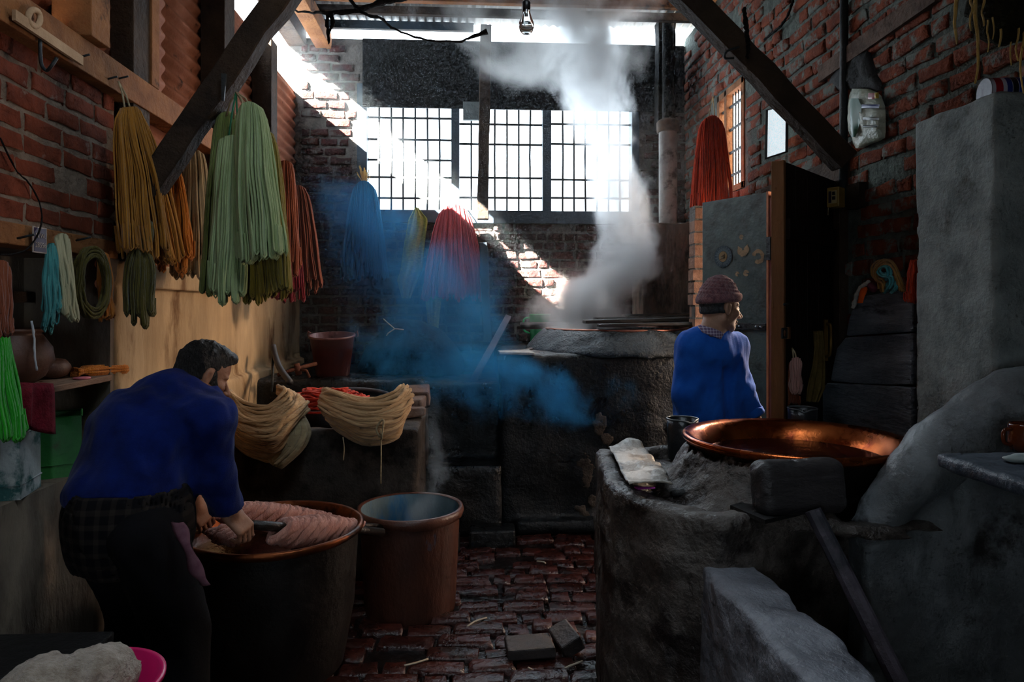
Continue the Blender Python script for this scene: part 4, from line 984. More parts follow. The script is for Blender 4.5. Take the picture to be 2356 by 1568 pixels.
MB().lathe([(RV-0.014, ZV-0.035), (RV+0.008, ZV-0.02), (RV+0.012, ZV-0.006), (RV+0.004, ZV+0.004), (RV-0.012, ZV), (RV-0.022, ZV-0.03), (RV-0.04, ZV-0.2)], 64).build('rim', M_cop, t, True)
MB().lathe([(RV-0.028, ZV-0.055), (0.2, ZV-0.055), (0.001, ZV-0.055)], 64).build('dye_liquid', M_dye, t, True)
Y_rose = yarn_mat('yarn_rose', '#a8695a', '#cc9482', up=(1, 0.3, 0.3))
def coil(name, label, a, b, r, n, m, seed, sag=1.0, group=None, stick_ext=None, rad=0.011):
    a = np.asarray(a, float); b = np.asarray(b, float); d = b - a; L = np.linalg.norm(d); d /= L
    x = np.cross(d, (0, 0, 1)); x /= np.linalg.norm(x); z = np.cross(x, d); rs = np.random.RandomState(seed); mb = MB()
    for i in range(n):
        s = rs.uniform(0, 1); bundle = math.floor(s*9)/9; s2 = bundle + (s-bundle)*0.72
        k = (0.72 + 0.28*math.sin(math.pi*min(1, max(0, s*1.05)))) * rs.uniform(0.85, 1.08) * (0.8+0.2*math.sin(math.pi*((s*9) % 1)))
        an = np.linspace(0, 2*math.pi, 18, endpoint=False); tl = 0.045*(1+0.3*rs.normal())
        p = a + d*L*s2 + (d*tl)[None]*np.cos(an)[:, None]*1.0 + x[None]*(r*k*np.sin(an))[:, None] + z[None]*(r*k*np.cos(an)*np.where(np.cos(an) < 0, sag, 0.75))[:, None]
        mb.tube(p + rs.normal(size=p.shape)*0.002, rad*rs.uniform(0.8, 1.25), 5, closed=True)
    mb.tube([a + d*L*0.03, a+d*L*0.97], r*0.62, 12)
    t = thing(name, label, 'yarn skein', (a+b)/2, group); mb.build('strands', m, t, True, world=True); return t
s1a, s1b = P(540, 1172, 3.02), P(742, 1198, 3.26)
coil('rose_skein', 'rose yarn skein rolled on the farther dyeing stick', s1a, s1b, 0.055, 130, Y_rose, 111, sag=1.2, group='rose skeins in the copper vat')
s2a, s2b = P(648, 1212, 2.86), P(808, 1216, 3.12)
coil('rose_skein', 'rose yarn skein rolled on the nearer dyeing stick', s2a, s2b, 0.058, 130, Y_rose, 112, sag=1.3, group='rose skeins in the copper vat')
coil('rose_skein', 'small wet rose skein sinking in front of his hands', P(505, 1215, 2.92), P(560, 1238, 2.86), 0.035, 40, Y_rose, 113, sag=1.5, group='rose skeins in the copper vat')
e1 = s1b + (s1b - s1a)*0.55; e1[2] = P(880, 1209, e1[1])[2]
M_stick = mat('wet_stick', srgb('#17110e'), srgb('#2a201a'), scale=12, rough=0.3, bump=0.3)
o = MB().tube([P(500, 1166, 2.97), s1a, s1b, P(884, 1212, 3.42)], 0.013, 8).build('dyeing_stick', M_stick, None, True); tag(o, 'farther wet black dyeing stick through the rose skein', 'stick', 'dyeing sticks')
o = MB().tube([P(556, 1205, 2.72), s2a, s2b, P(880, 1224, 3.26)], 0.019, 8).build('dyeing_stick', M_stick, None, True); tag(o, 'nearer thick wet black dyeing stick in his hand', 'stick', 'dyeing sticks')
# ---- barrel
bc2 = P(944, 1163, 3.66); ZR = bc2[2]; RB = 0.268
t = thing('dye_barrel', 'rust-brown steaming barrel with blue-stained inside on the floor', 'barrel', (bc2[0], 3.66, 0))
M_bar = mat('barrel_brown', srgb('#301811'), srgb('#542b1c'), scale=3.2, rough=0.5, bump=0.35, bscale=30, c3=srgb('#3a5068'), p3=0.61, scale3=6, stretch=(1, 1, 0.45))
M_barin = mat('barrel_inside', srgb('#4a6068'), srgb('#6f8790'), scale=4, rough=0.55, bump=0.2, c3=srgb('#1f6a98'), p3=0.5, scale3=2.4, stretch=(1, 1, 0.4))
MB().lathe([(0.001, 0.0), (RB*0.86, 0.0), (RB*0.875, 0.02), (RB*0.96, ZR-0.05)], 64).build('outer_wall', M_bar, t, True)
MB().lathe([(RB*0.955, ZR-0.055), (RB+0.004, ZR-0.045), (RB+0.012, ZR-0.02), (RB+0.006, ZR), (RB-0.006, ZR+0.003), (RB-0.015, ZR-0.004)], 64).build('rolled_rim', mat('barrel_rim', srgb('#4c2a1f'), srgb('#6e4638'), scale=8, rough=0.35, bump=0.2), t, True)
MB().lathe([(RB-0.013, ZR-0.003), (RB*0.90, ZR-0.3), (RB*0.84, 0.15), (0.001, 0.15)], 64).build('inner_wall', M_barin, t, True)
# ================================================================== furnace with the back vat
FX0, FX1, FY0, ZF = P(1150, 900, 4.85)[0], 1.78, 4.85, 1.25
def f_furn(p):
    d = rbox(p, ((FX0+FX1)/2, (FY0+6.45)/2, ZF/2), ((FX1-FX0)/2, (6.45-FY0)/2, ZF/2), 0.05)
    d = d + snoise(p, 4, 15)*0.010
    d = smin(d, rbox(p, ((FX0+FX1)/2+0.1, FY0+0.02, 0.05), ((FX1-FX0)/2, 0.10, 0.05), 0.03), 0.06)
    return d + snoise(p, 16, 16)*0.003
M_furn = mat('furnace_wet_soot', srgb('#06080a'), srgb('#0f1418'), scale=5, rough=0.22, rough2=0.6, bump=0.5, bscale=40, spec=0.4, c3=srgb('#1c1a18'), p3=0.62, scale3=4)
t = thing('furnace', 'big soot-black masonry furnace under the steaming back vat', 'furnace', (1.0, 5.6, 0))
sdf_obj('body', f_furn, (FX0-0.06, FY0-0.14, -0.01), (FX1+0.06, 6.48, 1.3), 0.026, M_furn, t, world=True)
FC = np.array([P(1420, 760, 5.50)[0], 5.50]); RF = 0.55
def f_col(p):
    q = p.copy(); r = np.hypot(q[:, 0]-FC[0], q[:, 1]-FC[1]); z = p[:, 2]
    ro = RF + 0.03 + np.clip((1.405 - z)/0.15, 0, 1)**0.8*0.15
    d = np.maximum(np.abs(r - (RF-0.06+ro)/2) - (ro-RF+0.06)/2, np.abs(z - 1.315) - 0.09)
    return d*0.8 + snoise(p, 9, 18)*0.006 + snoise(p, 30, 19)*0.002
sdf_obj('collar', f_col, (FC[0]-0.8, FC[1]-0.8, 1.2), (FC[0]+0.8, FC[1]+0.8, 1.43), 0.018, mat('grey_black_plaster', srgb('#2e363a'), srgb('#566066'), scale=5, rough=0.3, rough2=0.6, bump=0.9, bscale=50, spec=0.5, c3=srgb('#1c2226'), p3=0.55), t, world=True)
# patches where the render has fallen off the front
rs = np.random.RandomState(4)
M_patch = mat('broken_render', srgb('#3c342e'), srgb('#5e5248'), scale=9, rough=0.9, bump=0.8, bscale=40)
for (px, py, rx, rz) in ((1380, 975, .055, .10), (1398, 1010, .05, .05), (1345, 1080, .07, .12), (1338, 1180, .06, .07), (1560, 985, .09, .07), (1365, 1150, .04, .05)):
    c = P(px, py, FY0-0.005)
    def fp(p, c=c, rx=rx, rz=rz): return ell(p, c, (rx, 0.008, rz)) + snoise(p*np.array([1, 0.1, 1]), 22, int(px))*0.004
    sdf_obj('bare_patch', fp, c-np.array([rx*1.6, .04, rz*1.6]), c+np.array([rx*1.6, .04, rz*1.6]), 0.012, M_patch, t, world=True)
t = thing('back_vat', 'steaming copper vat set into the black furnace top', 'vat', (FC[0], FC[1], 1.3))
MB().lathe([(RF-0.10, -0.02), (RF-0.015, 0.085), (RF+0.02, 0.098), (RF+0.028, 0.108), (RF+0.01, 0.115), (RF-0.02, 0.108), (RF-0.03, 0.09), (RF-0.10, 0.0)], 64).build('rim', mat('rose_copper', srgb('#8a4a3c'), srgb('#b47a68'), scale=8, rough=0.35, metal=0.6, bump=0.2), t, True)
MB().lathe([(RF-0.05, 0.06), (0.001, 0.06)], 48).build('dye_liquid', M_dye, t, True)
# planks over the vat
M_pl = mat('sooty_plank', srgb('#15110f'), srgb('#2c2420'), scale=9, rough=0.3, rough2=0.55, bump=0.5, bscale=30, stretch=(0.3, 1, 1), c3=srgb('#4a1c18'), p3=0.62)
for i, (px0, px1, y, z, wv, th, lb) in enumerate(((1374, 1588, 4.98, 1.425, .10, .022, 'front plank of the cover over the back vat'), (1370, 1606, 5.14, 1.448, .15, .026, 'second plank of the cover, thickest edge'),
        (1388, 1604, 5.36, 1.452, .18, .024, 'third reddish plank of the vat cover'), (1400, 1604, 5.58, 1.455, .18, .028, 'fourth plank of the vat cover'), (1420, 1602, 5.82, 1.475, .16, .026, 'rearmost raised plank of the vat cover'))):
    a = P(px0, 745, y)[0]; c = P(px1, 745, y)[0]
    mb = MB(); n = 9
    for k in range(n):
        x0 = a + (c-a)*k/n; x1 = a + (c-a)*(k+1)/n
    mb.box((a, y-wv/2, z-th/2), (c, y+wv/2, z+th/2))
    o = mb.build('cover_plank', M_pl, bevel=0.006); o.rotation_euler = (0, R(-1.2), R((-1, 1.5, -1, 2, -2)[i]) * 0.4); tag(o, 'sooty ' + lb, 'plank', 'planks over the back vat')
o = MB().box((FC[0]+0.05, 4.985, 1.405), (FC[0]+0.10, 5.9, 1.415)).build('cover_batten', M_pl); tag(o, 'thin batten under the vat cover planks', 'batten')
o = MB().tube([P(1197, 749, 5.86), P(1300, 748, 5.86), P(1440, 746, 5.86)], 0.031, 10).rough(0.002, 10, 2).build('round_pole', M_pl, None, True); tag(o, 'thick dark round pole laid across the steaming vat', 'pole')
gp = P(1242, 760, 6.12)
t = thing('green_jug', 'bright green plastic jug standing behind the pole', 'jug', (gp[0], gp[1], 1.245))
zt = P(1242, 722, 6.12)[2] - 1.245
M_gpl = mat('green_plastic', srgb('#14c070'), rough=0.35, spec=0.5)
MB().lathe([(0.001, 0.004), (0.082, 0.004), (0.086, 0.01), (0.093, zt-0.01), (0.098, zt-0.004), (0.096, zt), (0.088, zt-0.004), (0.08, 0.012), (0.001, 0.012)], 36).build('body', M_gpl, t, True)
MB().tube(smoothpath([(-0.09, 0, zt-0.03), (-0.14, 0, zt-0.05), (-0.14, 0, zt-0.14), (-0.088, 0, zt-0.17)], 14), 0.009, 8).build('handle', M_gpl, t, True)
o = MB().bar(P(1080, 892, 5.15), P(1170, 727, 6.1), 0.055, 0.022, up=(0, -1, 0.4)).build('leaning_batten', mat('grey_purple_wood', srgb('#5a5058'), srgb('#7a6e76'), scale=8, rough=0.7, bump=0.3), bevel=0.004); tag(o, 'grey wooden batten leaning between oven and furnace', 'batten')
o = MB().bar(P(1152, 823, 4.86), P(1240, 800, 5.4), 0.05, 0.03).build('lip_board', M_pl); tag(o, 'short dark board lying at the furnace corner', 'board')
tag(MB().box((FX0-0.005, FY0-0.01, ZF-0.004), (FX0+0.24, FY0+0.32, ZF+0.012)).rough(0.008, 12, 6).build('pale_lip', mat('sunlit_wet_lip', srgb('#8d9294'), srgb('#b4b8ba'), scale=8, rough=0.25, bump=0.6, bscale=30), bevel=0.008), 'pale slab for the sunlit wet lip of the furnace corner', 'slab')  # furnace lip: its sunlit, wet brightness is put into the pale colour
# masonry block carrying the flue
bx0 = P(1480, 600, 6.02)[0]; zb2 = P(1480, 510, 6.02)[2]
M_block = mat('brown_grey_render', srgb('#4a4038'), srgb('#665a50'), scale=3, rough=0.8, bump=0.4, bscale=25, c3=srgb('#1c1816'), p3=0.52, scale3=2, stretch=(1, 1, 0.4))
def f_blk(p): return rbox(p, ((bx0+2.04)/2, 6.25, zb2/2+0.6), ((2.04-bx0)/2, 0.235, zb2/2-0.6), 0.02) + snoise(p, 5, 22)*0.006
o = sdf_obj('flue_block', f_blk, (bx0-0.04, 5.98, 1.18), (2.05, 6.50, zb2+0.03), 0.024, M_block); tag(o, 'soot-streaked masonry block carrying the flue pipe', 'masonry')
# brick pier by the door
t = thing('brick_pier', 'narrow crumbling brick pier beside the green door', 'pier', (1.655, 4.93, 0))
MB().box((-0.05, -0.06, 0), (0.05, 0.06, 2.3)).build('mortar_core', M_mortB, t)
M_pier = mat('pier_brick', srgb('#6a4c3e'), srgb('#8d6a58'), scale=8, rough=0.85, bump=0.6, bscale=30)
rs = np.random.RandomState(6); base = MB().box((-0.5, -0.5, -0.5), (0.5, 0.5, 0.5)).build('brick', M_pier, t, bevel=0.0)
for k in range(26):
    o = base if k == 0 else base.copy()
    if k: col.objects.link(o)
    o.location = (rs.uniform(-.008, .004), -0.005+rs.uniform(-.006, .006), 0.045+k*0.088); o.scale = (0.112*rs.uniform(.9, 1.05), 0.125, 0.074); o.rotation_euler = (0, 0, R(rs.uniform(-3, 3)))
# ================================================================== right counter with the copper vat
ZC = 0.95
M_counter = mat('counter_plaster', srgb('#302a26'), srgb('#5e5650'), scale=4.5, rough=0.3, rough2=0.62, bump=1.0, bscale=24, spec=0.5, c3=srgb('#1c1310'), p3=0.5, scale3=4)
RIM = [(0.56, 3.05), (0.49, 2.55), (0.50, 2.36), (0.60, 2.14), (0.74, 2.02), (0.98, 2.07), (1.25, 2.19), (2.04, 2.2), (2.04, 3.2), (0.95, 3.2)]
VX, VY, ZRIM, RR = 1.195, 2.50, 1.10, 0.385
def f_counter(p):
    body = polyprism(p, RIM, 0, ZC, 0.03) + snoise(p, 5, 31)*0.012
    inner = [(0.62, 2.98), (0.58, 2.55), (0.60, 2.40), (0.69, 2.24), (0.78, 2.14), (0.97, 2.17), (1.22, 2.29), (1.9, 2.3), (1.9, 3.1), (0.95, 3.1)]
    body = smax(body, -(polyprism(p, inner, ZC-0.045, ZC+0.3, 0.01)), 0.02)
    # cone of plaster around the vat, open to the front right (fire mouth)
    q = p - np.array([VX, VY, 0]); r = np.hypot(q[:, 0], q[:, 1]); z = p[:, 2]
    ro = RR - 0.02 + np.clip((ZRIM - 0.02 - z)/0.17, 0, 1.2)*0.13
    cn = np.maximum(r - ro, np.abs(z - (ZC-0.06+ZRIM-0.02)/2) - (ZRIM-0.02-ZC+0.06)/2)*0.8
    hole = np.maximum(np.hypot(q[:, 0], q[:, 1]) - (RR-0.008), ZC-0.12 - z)
    mouth = rbox(p, (VX+0.12, VY-0.42, 1.0), (0.20, 0.2, 0.075), 0.03)
    cn = smax(cn, -mouth, 0.02)
    d = smin(body, cn + snoise(p, 12, 33)*0.006, 0.03)
    d = smax(d, -hole, 0.006)
    return d + snoise(p, 14, 32)*0.005 + snoise(p, 38, 34)*0.0018
t = thing('dye_counter', 'rough black-grey plastered counter holding the near copper vat', 'counter', (1.2, 2.6, 0))
sdf_obj('masonry', f_counter, (0.42, 1.94, -0.01), (2.06, 3.24, 1.12), 0.0155, M_counter, t, world=True)
# hump of plaster climbing to the right wall
hp = [P(2010, 1215, 2.10), P(2070, 1125, 2.08), P(2128, 1068, 2.07), P(2195, 1015, 2.06), P(2280, 960, 2.04), P(2370, 930, 2.0), P(2500, 935, 1.95)]
hr = [0.06, 0.065, 0.08, 0.09, 0.10, 0.105, 0.11]
HPp = smoothpath(hp, 16); HRr = np.interp(np.linspace(0, 1, 16), np.linspace(0, 1, 7), hr)
def f_hump(p):
    d = None
    for i in range(15):
        e = cone(p, HPp[i], HPp[i+1], HRr[i], HRr[i+1]); d = e if d is None else smin(d, e, 0.03)
    # the wall the hump crowns
    zt = np.interp(p[:, 0], HPp[:, 0], HPp[:, 2]); slab = np.maximum(np.abs(p[:, 1]-2.13)-0.06, p[:, 2]-zt); slab = np.maximum(slab, 1.22-p[:, 0])
    d = smin(d, slab, 0.06)
    return d + snoise(p, 6, 36)*0.008 + snoise(p, 20, 37)*0.003
M_hump = mat('smoothed_plaster', srgb('#525658'), srgb('#7c8286'), scale=5, rough=0.45, bump=0.4, bscale=30, c3=srgb('#2c2a2a'), p3=0.58, scale3=3)
sdf_obj('plaster_hump', f_hump, (1.15, 1.85, 0.0), (2.05, 2.26, 1.50), 0.0155, M_hump, t, world=True)
t = thing('near_copper_vat', 'wide shining copper vat full of dark red dye on the counter', 'vat', (VX, VY, 0))
M_cop2 = mat('bright_copper', srgb('#8a3c1c'), srgb('#b8602e'), scale=5, rough=0.16, rough2=0.34, metal=0.95, bump=0.12, bscale=16, c3=srgb('#7a2a22'), p3=0.57, scale3=4)
MB().lathe([(RR-0.22, 0.86), (RR-0.10, 0.95), (RR-0.045, ZRIM-0.07), (RR-0.005, ZRIM-0.018)], 72).build('belly', M_potblack, t, True)
MB().lathe([(RR-0.02, ZRIM-0.03), (RR+0.006, ZRIM-0.022), (RR+0.016, ZRIM-0.008), (RR+0.012, ZRIM+0.005), (RR, ZRIM+0.007), (RR-0.03, ZRIM-0.006), (RR-0.062, ZRIM-0.055), (RR-0.10, ZRIM-0.12)], 72).build('rim', M_cop2, t, True)
MB().lathe([(RR-0.065, ZRIM-0.066), (0.2, ZRIM-0.066), (0.001, ZRIM-0.066)], 72).build('dye_liquid', mat('dark_red_dye', srgb('#1c0508'), srgb('#300a0e'), scale=9, rough=0.16, bump=0.12, bscale=12, spec=0.25), t, True)
# wooden block
def f_block(p):
    q = (p - np.array([1.005, 2.075, 1.03])) @ rotm(rx=-8, rz=6)
    d = rbox(q, (0, 0, 0), (0.142, 0.05, 0.082), 0.035)
    d = smax(d, -rbox(q, (-0.015, -0.03, 0.085), (0.006, 0.06, 0.012), 0.003), 0.006)
    d = smax(d, -rbox(q, (0.022, -0.03, 0.088), (0.004, 0.06, 0.010), 0.003), 0.006)
    return d + snoise(p, 16, 41)*0.002
o = sdf_obj('wood_block', f_block, (0.83, 1.98, 0.92), (1.18, 2.17, 1.15), 0.006, mat('scorched_wood', srgb('#232022'), srgb('#3c3838'), scale=7, rough=0.5, bump=0.6, bscale=34, stretch=(0.4, 1, 1)))
tag(o, 'rounded scorched wooden block propped against the copper vat', 'block')
for (pts, lb) in ((((1680, 1170), (1885, 1118), (1985, 1150), (1760, 1205)), 'thin dark slate under the scorched wooden block'), (((1880, 1112), (1950, 1105), (1990, 1140), (1890, 1150)), 'small dark board at the fire mouth')):
    q = [PZ(x, y, 0.945) for x, y in pts]; n = 4; v = [tuple(a) for a in q] + [(a[0], a[1], a[2]+0.012) for a in q]
    o = mesh('slate', v, [(3, 2, 1, 0), (4, 5, 6, 7)] + [(i, (i+1) % 4, 4+(i+1) % 4, 4+i) for i in range(4)], M_blackw); tag(o, lb, 'slab')
# jugs
M_jug = mat('black_enamel', srgb('#14181c'), srgb('#24292e'), scale=7, rough=0.3, bump=0.2, bscale=30, spec=0.5)
M_jugrim = mat('worn_rim', srgb('#5a6266'), srgb('#8a9296'), scale=12, rough=0.35, metal=0.4)
def jug(name, label, c, r, h, lip):
    t = thing(name, label, 'jug', c)
    seg = 40; prof = [(0.001, 0.002), (r*0.86, 0.002), (r*0.9, 0.01), (r*0.97, h*0.7), (r, h), (r*0.96, h), (r*0.93, h*0.7), (r*0.84, 0.014), (0.001, 0.014)]
    mb = MB().lathe(prof, seg); n = len(prof)
    for i in range(seg):       # pouring lip
        a = 2*math.pi*i/seg; k = math.exp(-((((a - lip + math.pi) % (2*math.pi)) - math.pi)/0.30)**2)
        for j in (4, 5):
            x, y, z = mb.v[i*n+j]; mb.v[i*n+j] = (x*(1+0.16*k), y*(1+0.16*k), z - 0.010*k)
    mb.build('body', M_jug, t, True)
    rim = []
    for i in range(seg):
        a = 2*math.pi*i/seg; k = math.exp(-((((a - lip + math.pi) % (2*math.pi)) - math.pi)/0.30)**2); rim.append((r*0.985*(1+0.16*k)*math.cos(a), r*0.985*(1+0.16*k)*math.sin(a), h - 0.010*k))
    MB().tube(rim, 0.0035, 6, closed=True).build('rim', M_jugrim, t, True)
    MB().tube(smoothpath([(r*0.9*math.cos(lip+2.9), r*0.9*math.sin(lip+2.9), h*0.9), (r*1.5*math.cos(lip+2.9), r*1.5*math.sin(lip+2.9), h*0.85), (r*1.5*math.cos(lip+2.9), r*1.5*math.sin(lip+2.9), h*0.4), (r*0.9*math.cos(lip+2.9), r*0.9*math.sin(lip+2.9), h*0.3)], 14), 0.006, 6).build('handle', M_jug, t, True)
c = P(1570, 1032, 3.0); jug('black_jug', 'tall black enamel jug standing left of the copper vat', (c[0], c[1], ZC-0.04), 0.068, P(1570, 962, 3.0)[2]-ZC+0.04, R(-75))
c = P(1846, 950, 3.08); jug('black_jug', 'short black enamel jug behind the copper vat near the boards', (c[0], c[1], ZC-0.045), 0.064, P(1846, 938, 3.08)[2]-ZC+0.045, R(-110))
# crumpled foil sheet, scraps, coal
M_foil = mat('foil_paper', srgb('#8d8478'), srgb('#cfcac2'), scale=9, rough=0.35, bump=0.3, c3=srgb('#1c1a1c'), p3=0.55, scale3=10, lo=0.45, hi=0.55)
q = [PZ(1400, 1028, 0.97), PZ(1468, 1012, 0.97), PZ(1548, 1112, 0.97), PZ(1448, 1120, 0.97)]
v = []; f = []; N_ = 16
for j in range(N_+1):
    for i in range(N_+1):
        u, s = i/N_, j/N_; a = (np.array(q[0])*(1-u)+np.array(q[1])*u)*(1-s) + (np.array(q[3])*(1-u)+np.array(q[2])*u)*s
        a[2] += 0.012*snoise(a*np.array([1, 1, 0]), 9, 5) + 0.015*u*(1-u) ; v.append(a)
for j in range(N_):
    for i in range(N_): f.append((j*(N_+1)+i, j*(N_+1)+i+1, (j+1)*(N_+1)+i+1, (j+1)*(N_+1)+i))
o = mesh('foil_sheet', v, f, M_foil, None, True); s_ = o.modifiers.new('t', 'SOLIDIFY'); s_.thickness = 0.004; tag(o, 'crumpled silvery printed sheet lying on the counter edge', 'sheet')
c = PZ(1482, 1122, 0.955); o = MB().box((c[0]-.03, c[1]-.015, c[2]), (c[0]+.03, c[1]+.012, c[2]+.006)).rough(0.006, 30, 2).build('pink_scrap', mat('pink_paper', srgb('#a03a90'), rough=0.7)); tag(o, 'small purple-pink scrap beside the silvery sheet', 'scrap')
def lump(name, label, cat, c, r, m, seed, h=0.006, amp=0.3, sc=25):
    c = np.asarray(c, float); r = np.asarray(r, float)
    o = sdf_obj(name, lambda p: ell(p, c, r) + snoise(p, sc, seed)*amp*r.min(), c-r*1.5, c+r*1.5, h, m); return tag(o, label, cat)
lump('charcoal', 'charred stick end lying below the plaster cone', 'charcoal', PZ(1572, 1135, 0.93), (0.045, 0.022, 0.016), M_blackw, 3)
# low wall running to the camera, leaning stick
def f_low(p): return rbox(p, (0.785, 1.35, 0.40), (0.086, 0.72, 0.40), 0.018) + snoise(p, 7, 44)*0.007 + snoise(p, 24, 45)*0.002
o = sdf_obj('low_wall', f_low, (0.67, 0.60, -0.01), (0.90, 2.1, 0.83), 0.013, mat('low_wall_plaster', srgb('#52535a'), srgb('#84868e'), scale=5, rough=0.36, rough2=0.65, bump=0.8, bscale=34, c3=srgb('#5a3226'), p3=0.63, scale3=5)); tag(o, 'grey plastered low wall running from the counter towards the camera', 'low wall')
a = P(1868, 1172, 1.98); b_ = P(2078, 1590, 1.80)
d = b_ - a; e = a + d*2.2
o = MB().tube([a, a+(e-a)*0.3, a+(e-a)*0.7, e], (0.024, 0.025, 0.026, 0.026), 10).rough(0.002, 8, 4).build('leaning_pole', mat('grey_pole', srgb('#3a343c'), srgb('#5c545e'), scale=9, rough=0.6, bump=0.4, bscale=40, c3=srgb('#23282e'), p3=0.55)); tag(o, 'greyish wooden pole leaning on the counter front', 'pole')
# stone slab on the right with a mug and a rag
A_ = PZ(2150, 1040, 1.2); B_ = PZ(2420, 1130, 1.2)
poly = [(A_[0], A_[1]), (B_[0], B_[1]), (2.04, B_[1]), (2.04, A_[1]+0.06)]
def f_slab(p): return polyprism(p, poly, 1.165, 1.20, 0.008) + snoise(p, 14, 46)*0.004
o = sdf_obj('stone_shelf', f_slab, (A_[0]-0.03, B_[1]-0.03, 1.14), (2.06, A_[1]+0.1, 1.22), 0.009, mat('slate_blue', srgb('#2c3440'), srgb('#4a525c'), scale=7, rough=0.5, bump=0.5, bscale=30, c3=srgb('#5c4a40'), p3=0.6, scale3=6)); tag(o, 'dark stone shelf slab at the right picture edge', 'shelf')
c = PZ(2352, 1022, 1.2); c = np.array([c[0], min(c[1], 1.86), 1.2]) if c[1] < 3 else P(2352, 1015, 1.75)
cm = P(2356, 1010, 1.74); t = thing('brown_mug', 'glazed brown mug half cut by the right picture edge', 'mug', (cm[0], 1.74, 1.2))
MB().lathe([(0.001, 0.003), (0.03, 0.003), (0.036, 0.02), (0.036, 0.07), (0.033, 0.075), (0.03, 0.07), (0.03, 0.012), (0.001, 0.012)], 28).build('body', mat('brown_glaze', srgb('#4a1c08'), srgb('#6a2c10'), scale=9, rough=0.12, spec=0.6), t, True)
MB().tube(smoothpath([(-0.034, 0, 0.06), (-0.055, 0, 0.055), (-0.055, 0, 0.025), (-0.034, 0, 0.018)], 12), 0.005, 8).build('handle', MATS['brown_glaze'], t, True)
cr = PZ(2340, 1062, 1.2); lump('pale_rag', 'pale grey rag lying on the stone shelf', 'rag', (cr[0]+0.02, cr[1], 1.208), (0.06, 0.03, 0.012), mat('pale_rag', srgb('#8f9a98'), srgb('#aab4b0'), scale=20, rough=0.9), 5, h=0.005)
# ================================================================== cement pillar, tin can, straw
PXF = 1.72
ya, yb = PX(2290, 300, PXF)[1], PX(2106, 300, PXF)[1]; zt = PX(2290, 207, PXF)[2]
def f_pil(p): return rbox(p, ((PXF+2.05)/2, (ya+yb)/2, zt/2+0.35), ((2.05-PXF)/2, (yb-ya)/2, zt/2-0.35), 0.012) + snoise(p, 4, 51)*0.005 + snoise(p, 30, 52)*0.0015
M_pil = mat('pillar_cement', srgb('#727a7a'), srgb('#9aa3a2'), scale=7, rough=0.85, bump=0.5, bscale=60, c3=srgb('#4a4a44'), p3=0.55, scale3=2.4)
o = sdf_obj('cement_pillar', f_pil, (PXF-0.03, ya-0.03, 0.68), (2.05, yb+0.03, zt+0.03), 0.016, M_pil); tag(o, 'tall grey cement pillar against the right brick wall', 'pillar')
t = thing('tin_can', 'tin can with red white and blue bands lying on the pillar', 'can', P(2308, 178, 2.36))
ax = Vector(RT) * 1.0; Mr = Matrix.Rotation(R(90), 4, 'Y'); Mr = Matrix.Rotation(-TH + R(-6), 4, 'Z') @ Mr
t.location.z = zt + 0.052
cc = {'w': mat('can_white', srgb('#b8bcc8'), rough=0.35), 'r': mat('can_red', srgb('#a01c2c'), rough=0.35), 'b': mat('can_blue', srgb('#1c3a8c'), rough=0.35), 'k': mat('can_black', srgb('#14161c'), rough=0.35)}
bands = [('w', -0.062, -0.050), ('r', -0.050, -0.026), ('w', -0.026, -0.013), ('b', -0.013, 0.004), ('w', 0.004, 0.006), ('k', 0.006, 0.024), ('w', 0.024, 0.026), ('b', 0.026, 0.052), ('w', 0.052, 0.062)]
for k, a, b_ in bands: MB().lathe([(0.05, a), (0.05, b_)], 36, M=Mr).build('band', cc[k], t, True)
for z in (-0.062, 0.062): MB().lathe([(0.001, z), (0.05, z), (0.052, z*1.02), (0.048, z*1.03), (0.001, z*0.98)], 36, M=Mr).build('end_cap', M_zinc, t, True)
t = thing('straw_bundle', 'dark bundle with loose straw strands hanging at top right', 'bundle', P(2310, 20, 2.05))
def f_bun(p): return ell(p, P(2335, 10, 2.05), (0.115, 0.10, 0.115)) + snoise(p, 16, 61)*0.02
c = P(2335, 10, 2.05); sdf_obj('bundle', f_bun, c-0.18, c+0.18, 0.012, mat('dark_hay', srgb('#1a180e'), srgb('#2c2816'), scale=30, rough=0.95, bump=1.0, bscale=80), t, world=True)
rs = np.random.RandomState(62)
for (x, y1, r_) in ((2198, 100, .007), (2246, 192, .007), (2262, 60, .005), (2272, 120, .004), (2300, 108, .006), (2325, 150, .004), (2340, 140, .005), (2352, 215, .005), (2235, 70, .005), (2285, 90, .004)):
    pts = [P(x+rs.uniform(-4, 4), yy, 2.03+rs.uniform(-.02, .02)) for yy in np.linspace(-30, y1, 7)]
    MB().tube(smoothpath(pts, 14), np.linspace(r_, r_*0.5, 14), 5).build('straw', Y_straw, t, True, world=True)
# ================================================================== doors and things on the right wall
def panel_frame(a, b):
    """local frame on an upright plane from a to b (xy): x along, y normal towards the camera side, z up"""
    a = np.asarray(a[:2], float); b = np.asarray(b[:2], float); d = b - a; L = np.linalg.norm(d)
    return a, math.atan2(d[1], d[0]), L
A2, B2 = P(1616, 500, 4.66), P(1766, 500, 4.20)
o2, rz2, L2 = panel_frame(A2, B2); DTOP = 2.29
t = thing('door_1', 'green metal-clad door leaf with a sun sticker and bolted strap', 'door', (o2[0], o2[1], 0), None, rz2); del t['category']; t['kind'] = 'structure'
M_gdoor = mat('green_grey_sheet', srgb('#3a4a48'), srgb('#54655f'), scale=3, rough=0.5, bump=0.25, bscale=14, c3=srgb('#2c3230'), p3=0.54, scale3=2.2)
M_pinklit = mat('pink_lit_brown_wood', srgb('#7a4638'), srgb('#a5685a'), scale=6, rough=0.6, bump=0.3, bscale=40, stretch=(1, 1, 0.2), c3=srgb('#3a2420'), p3=0.62)  # brown wood with the pink light on the edge posts put into its colour
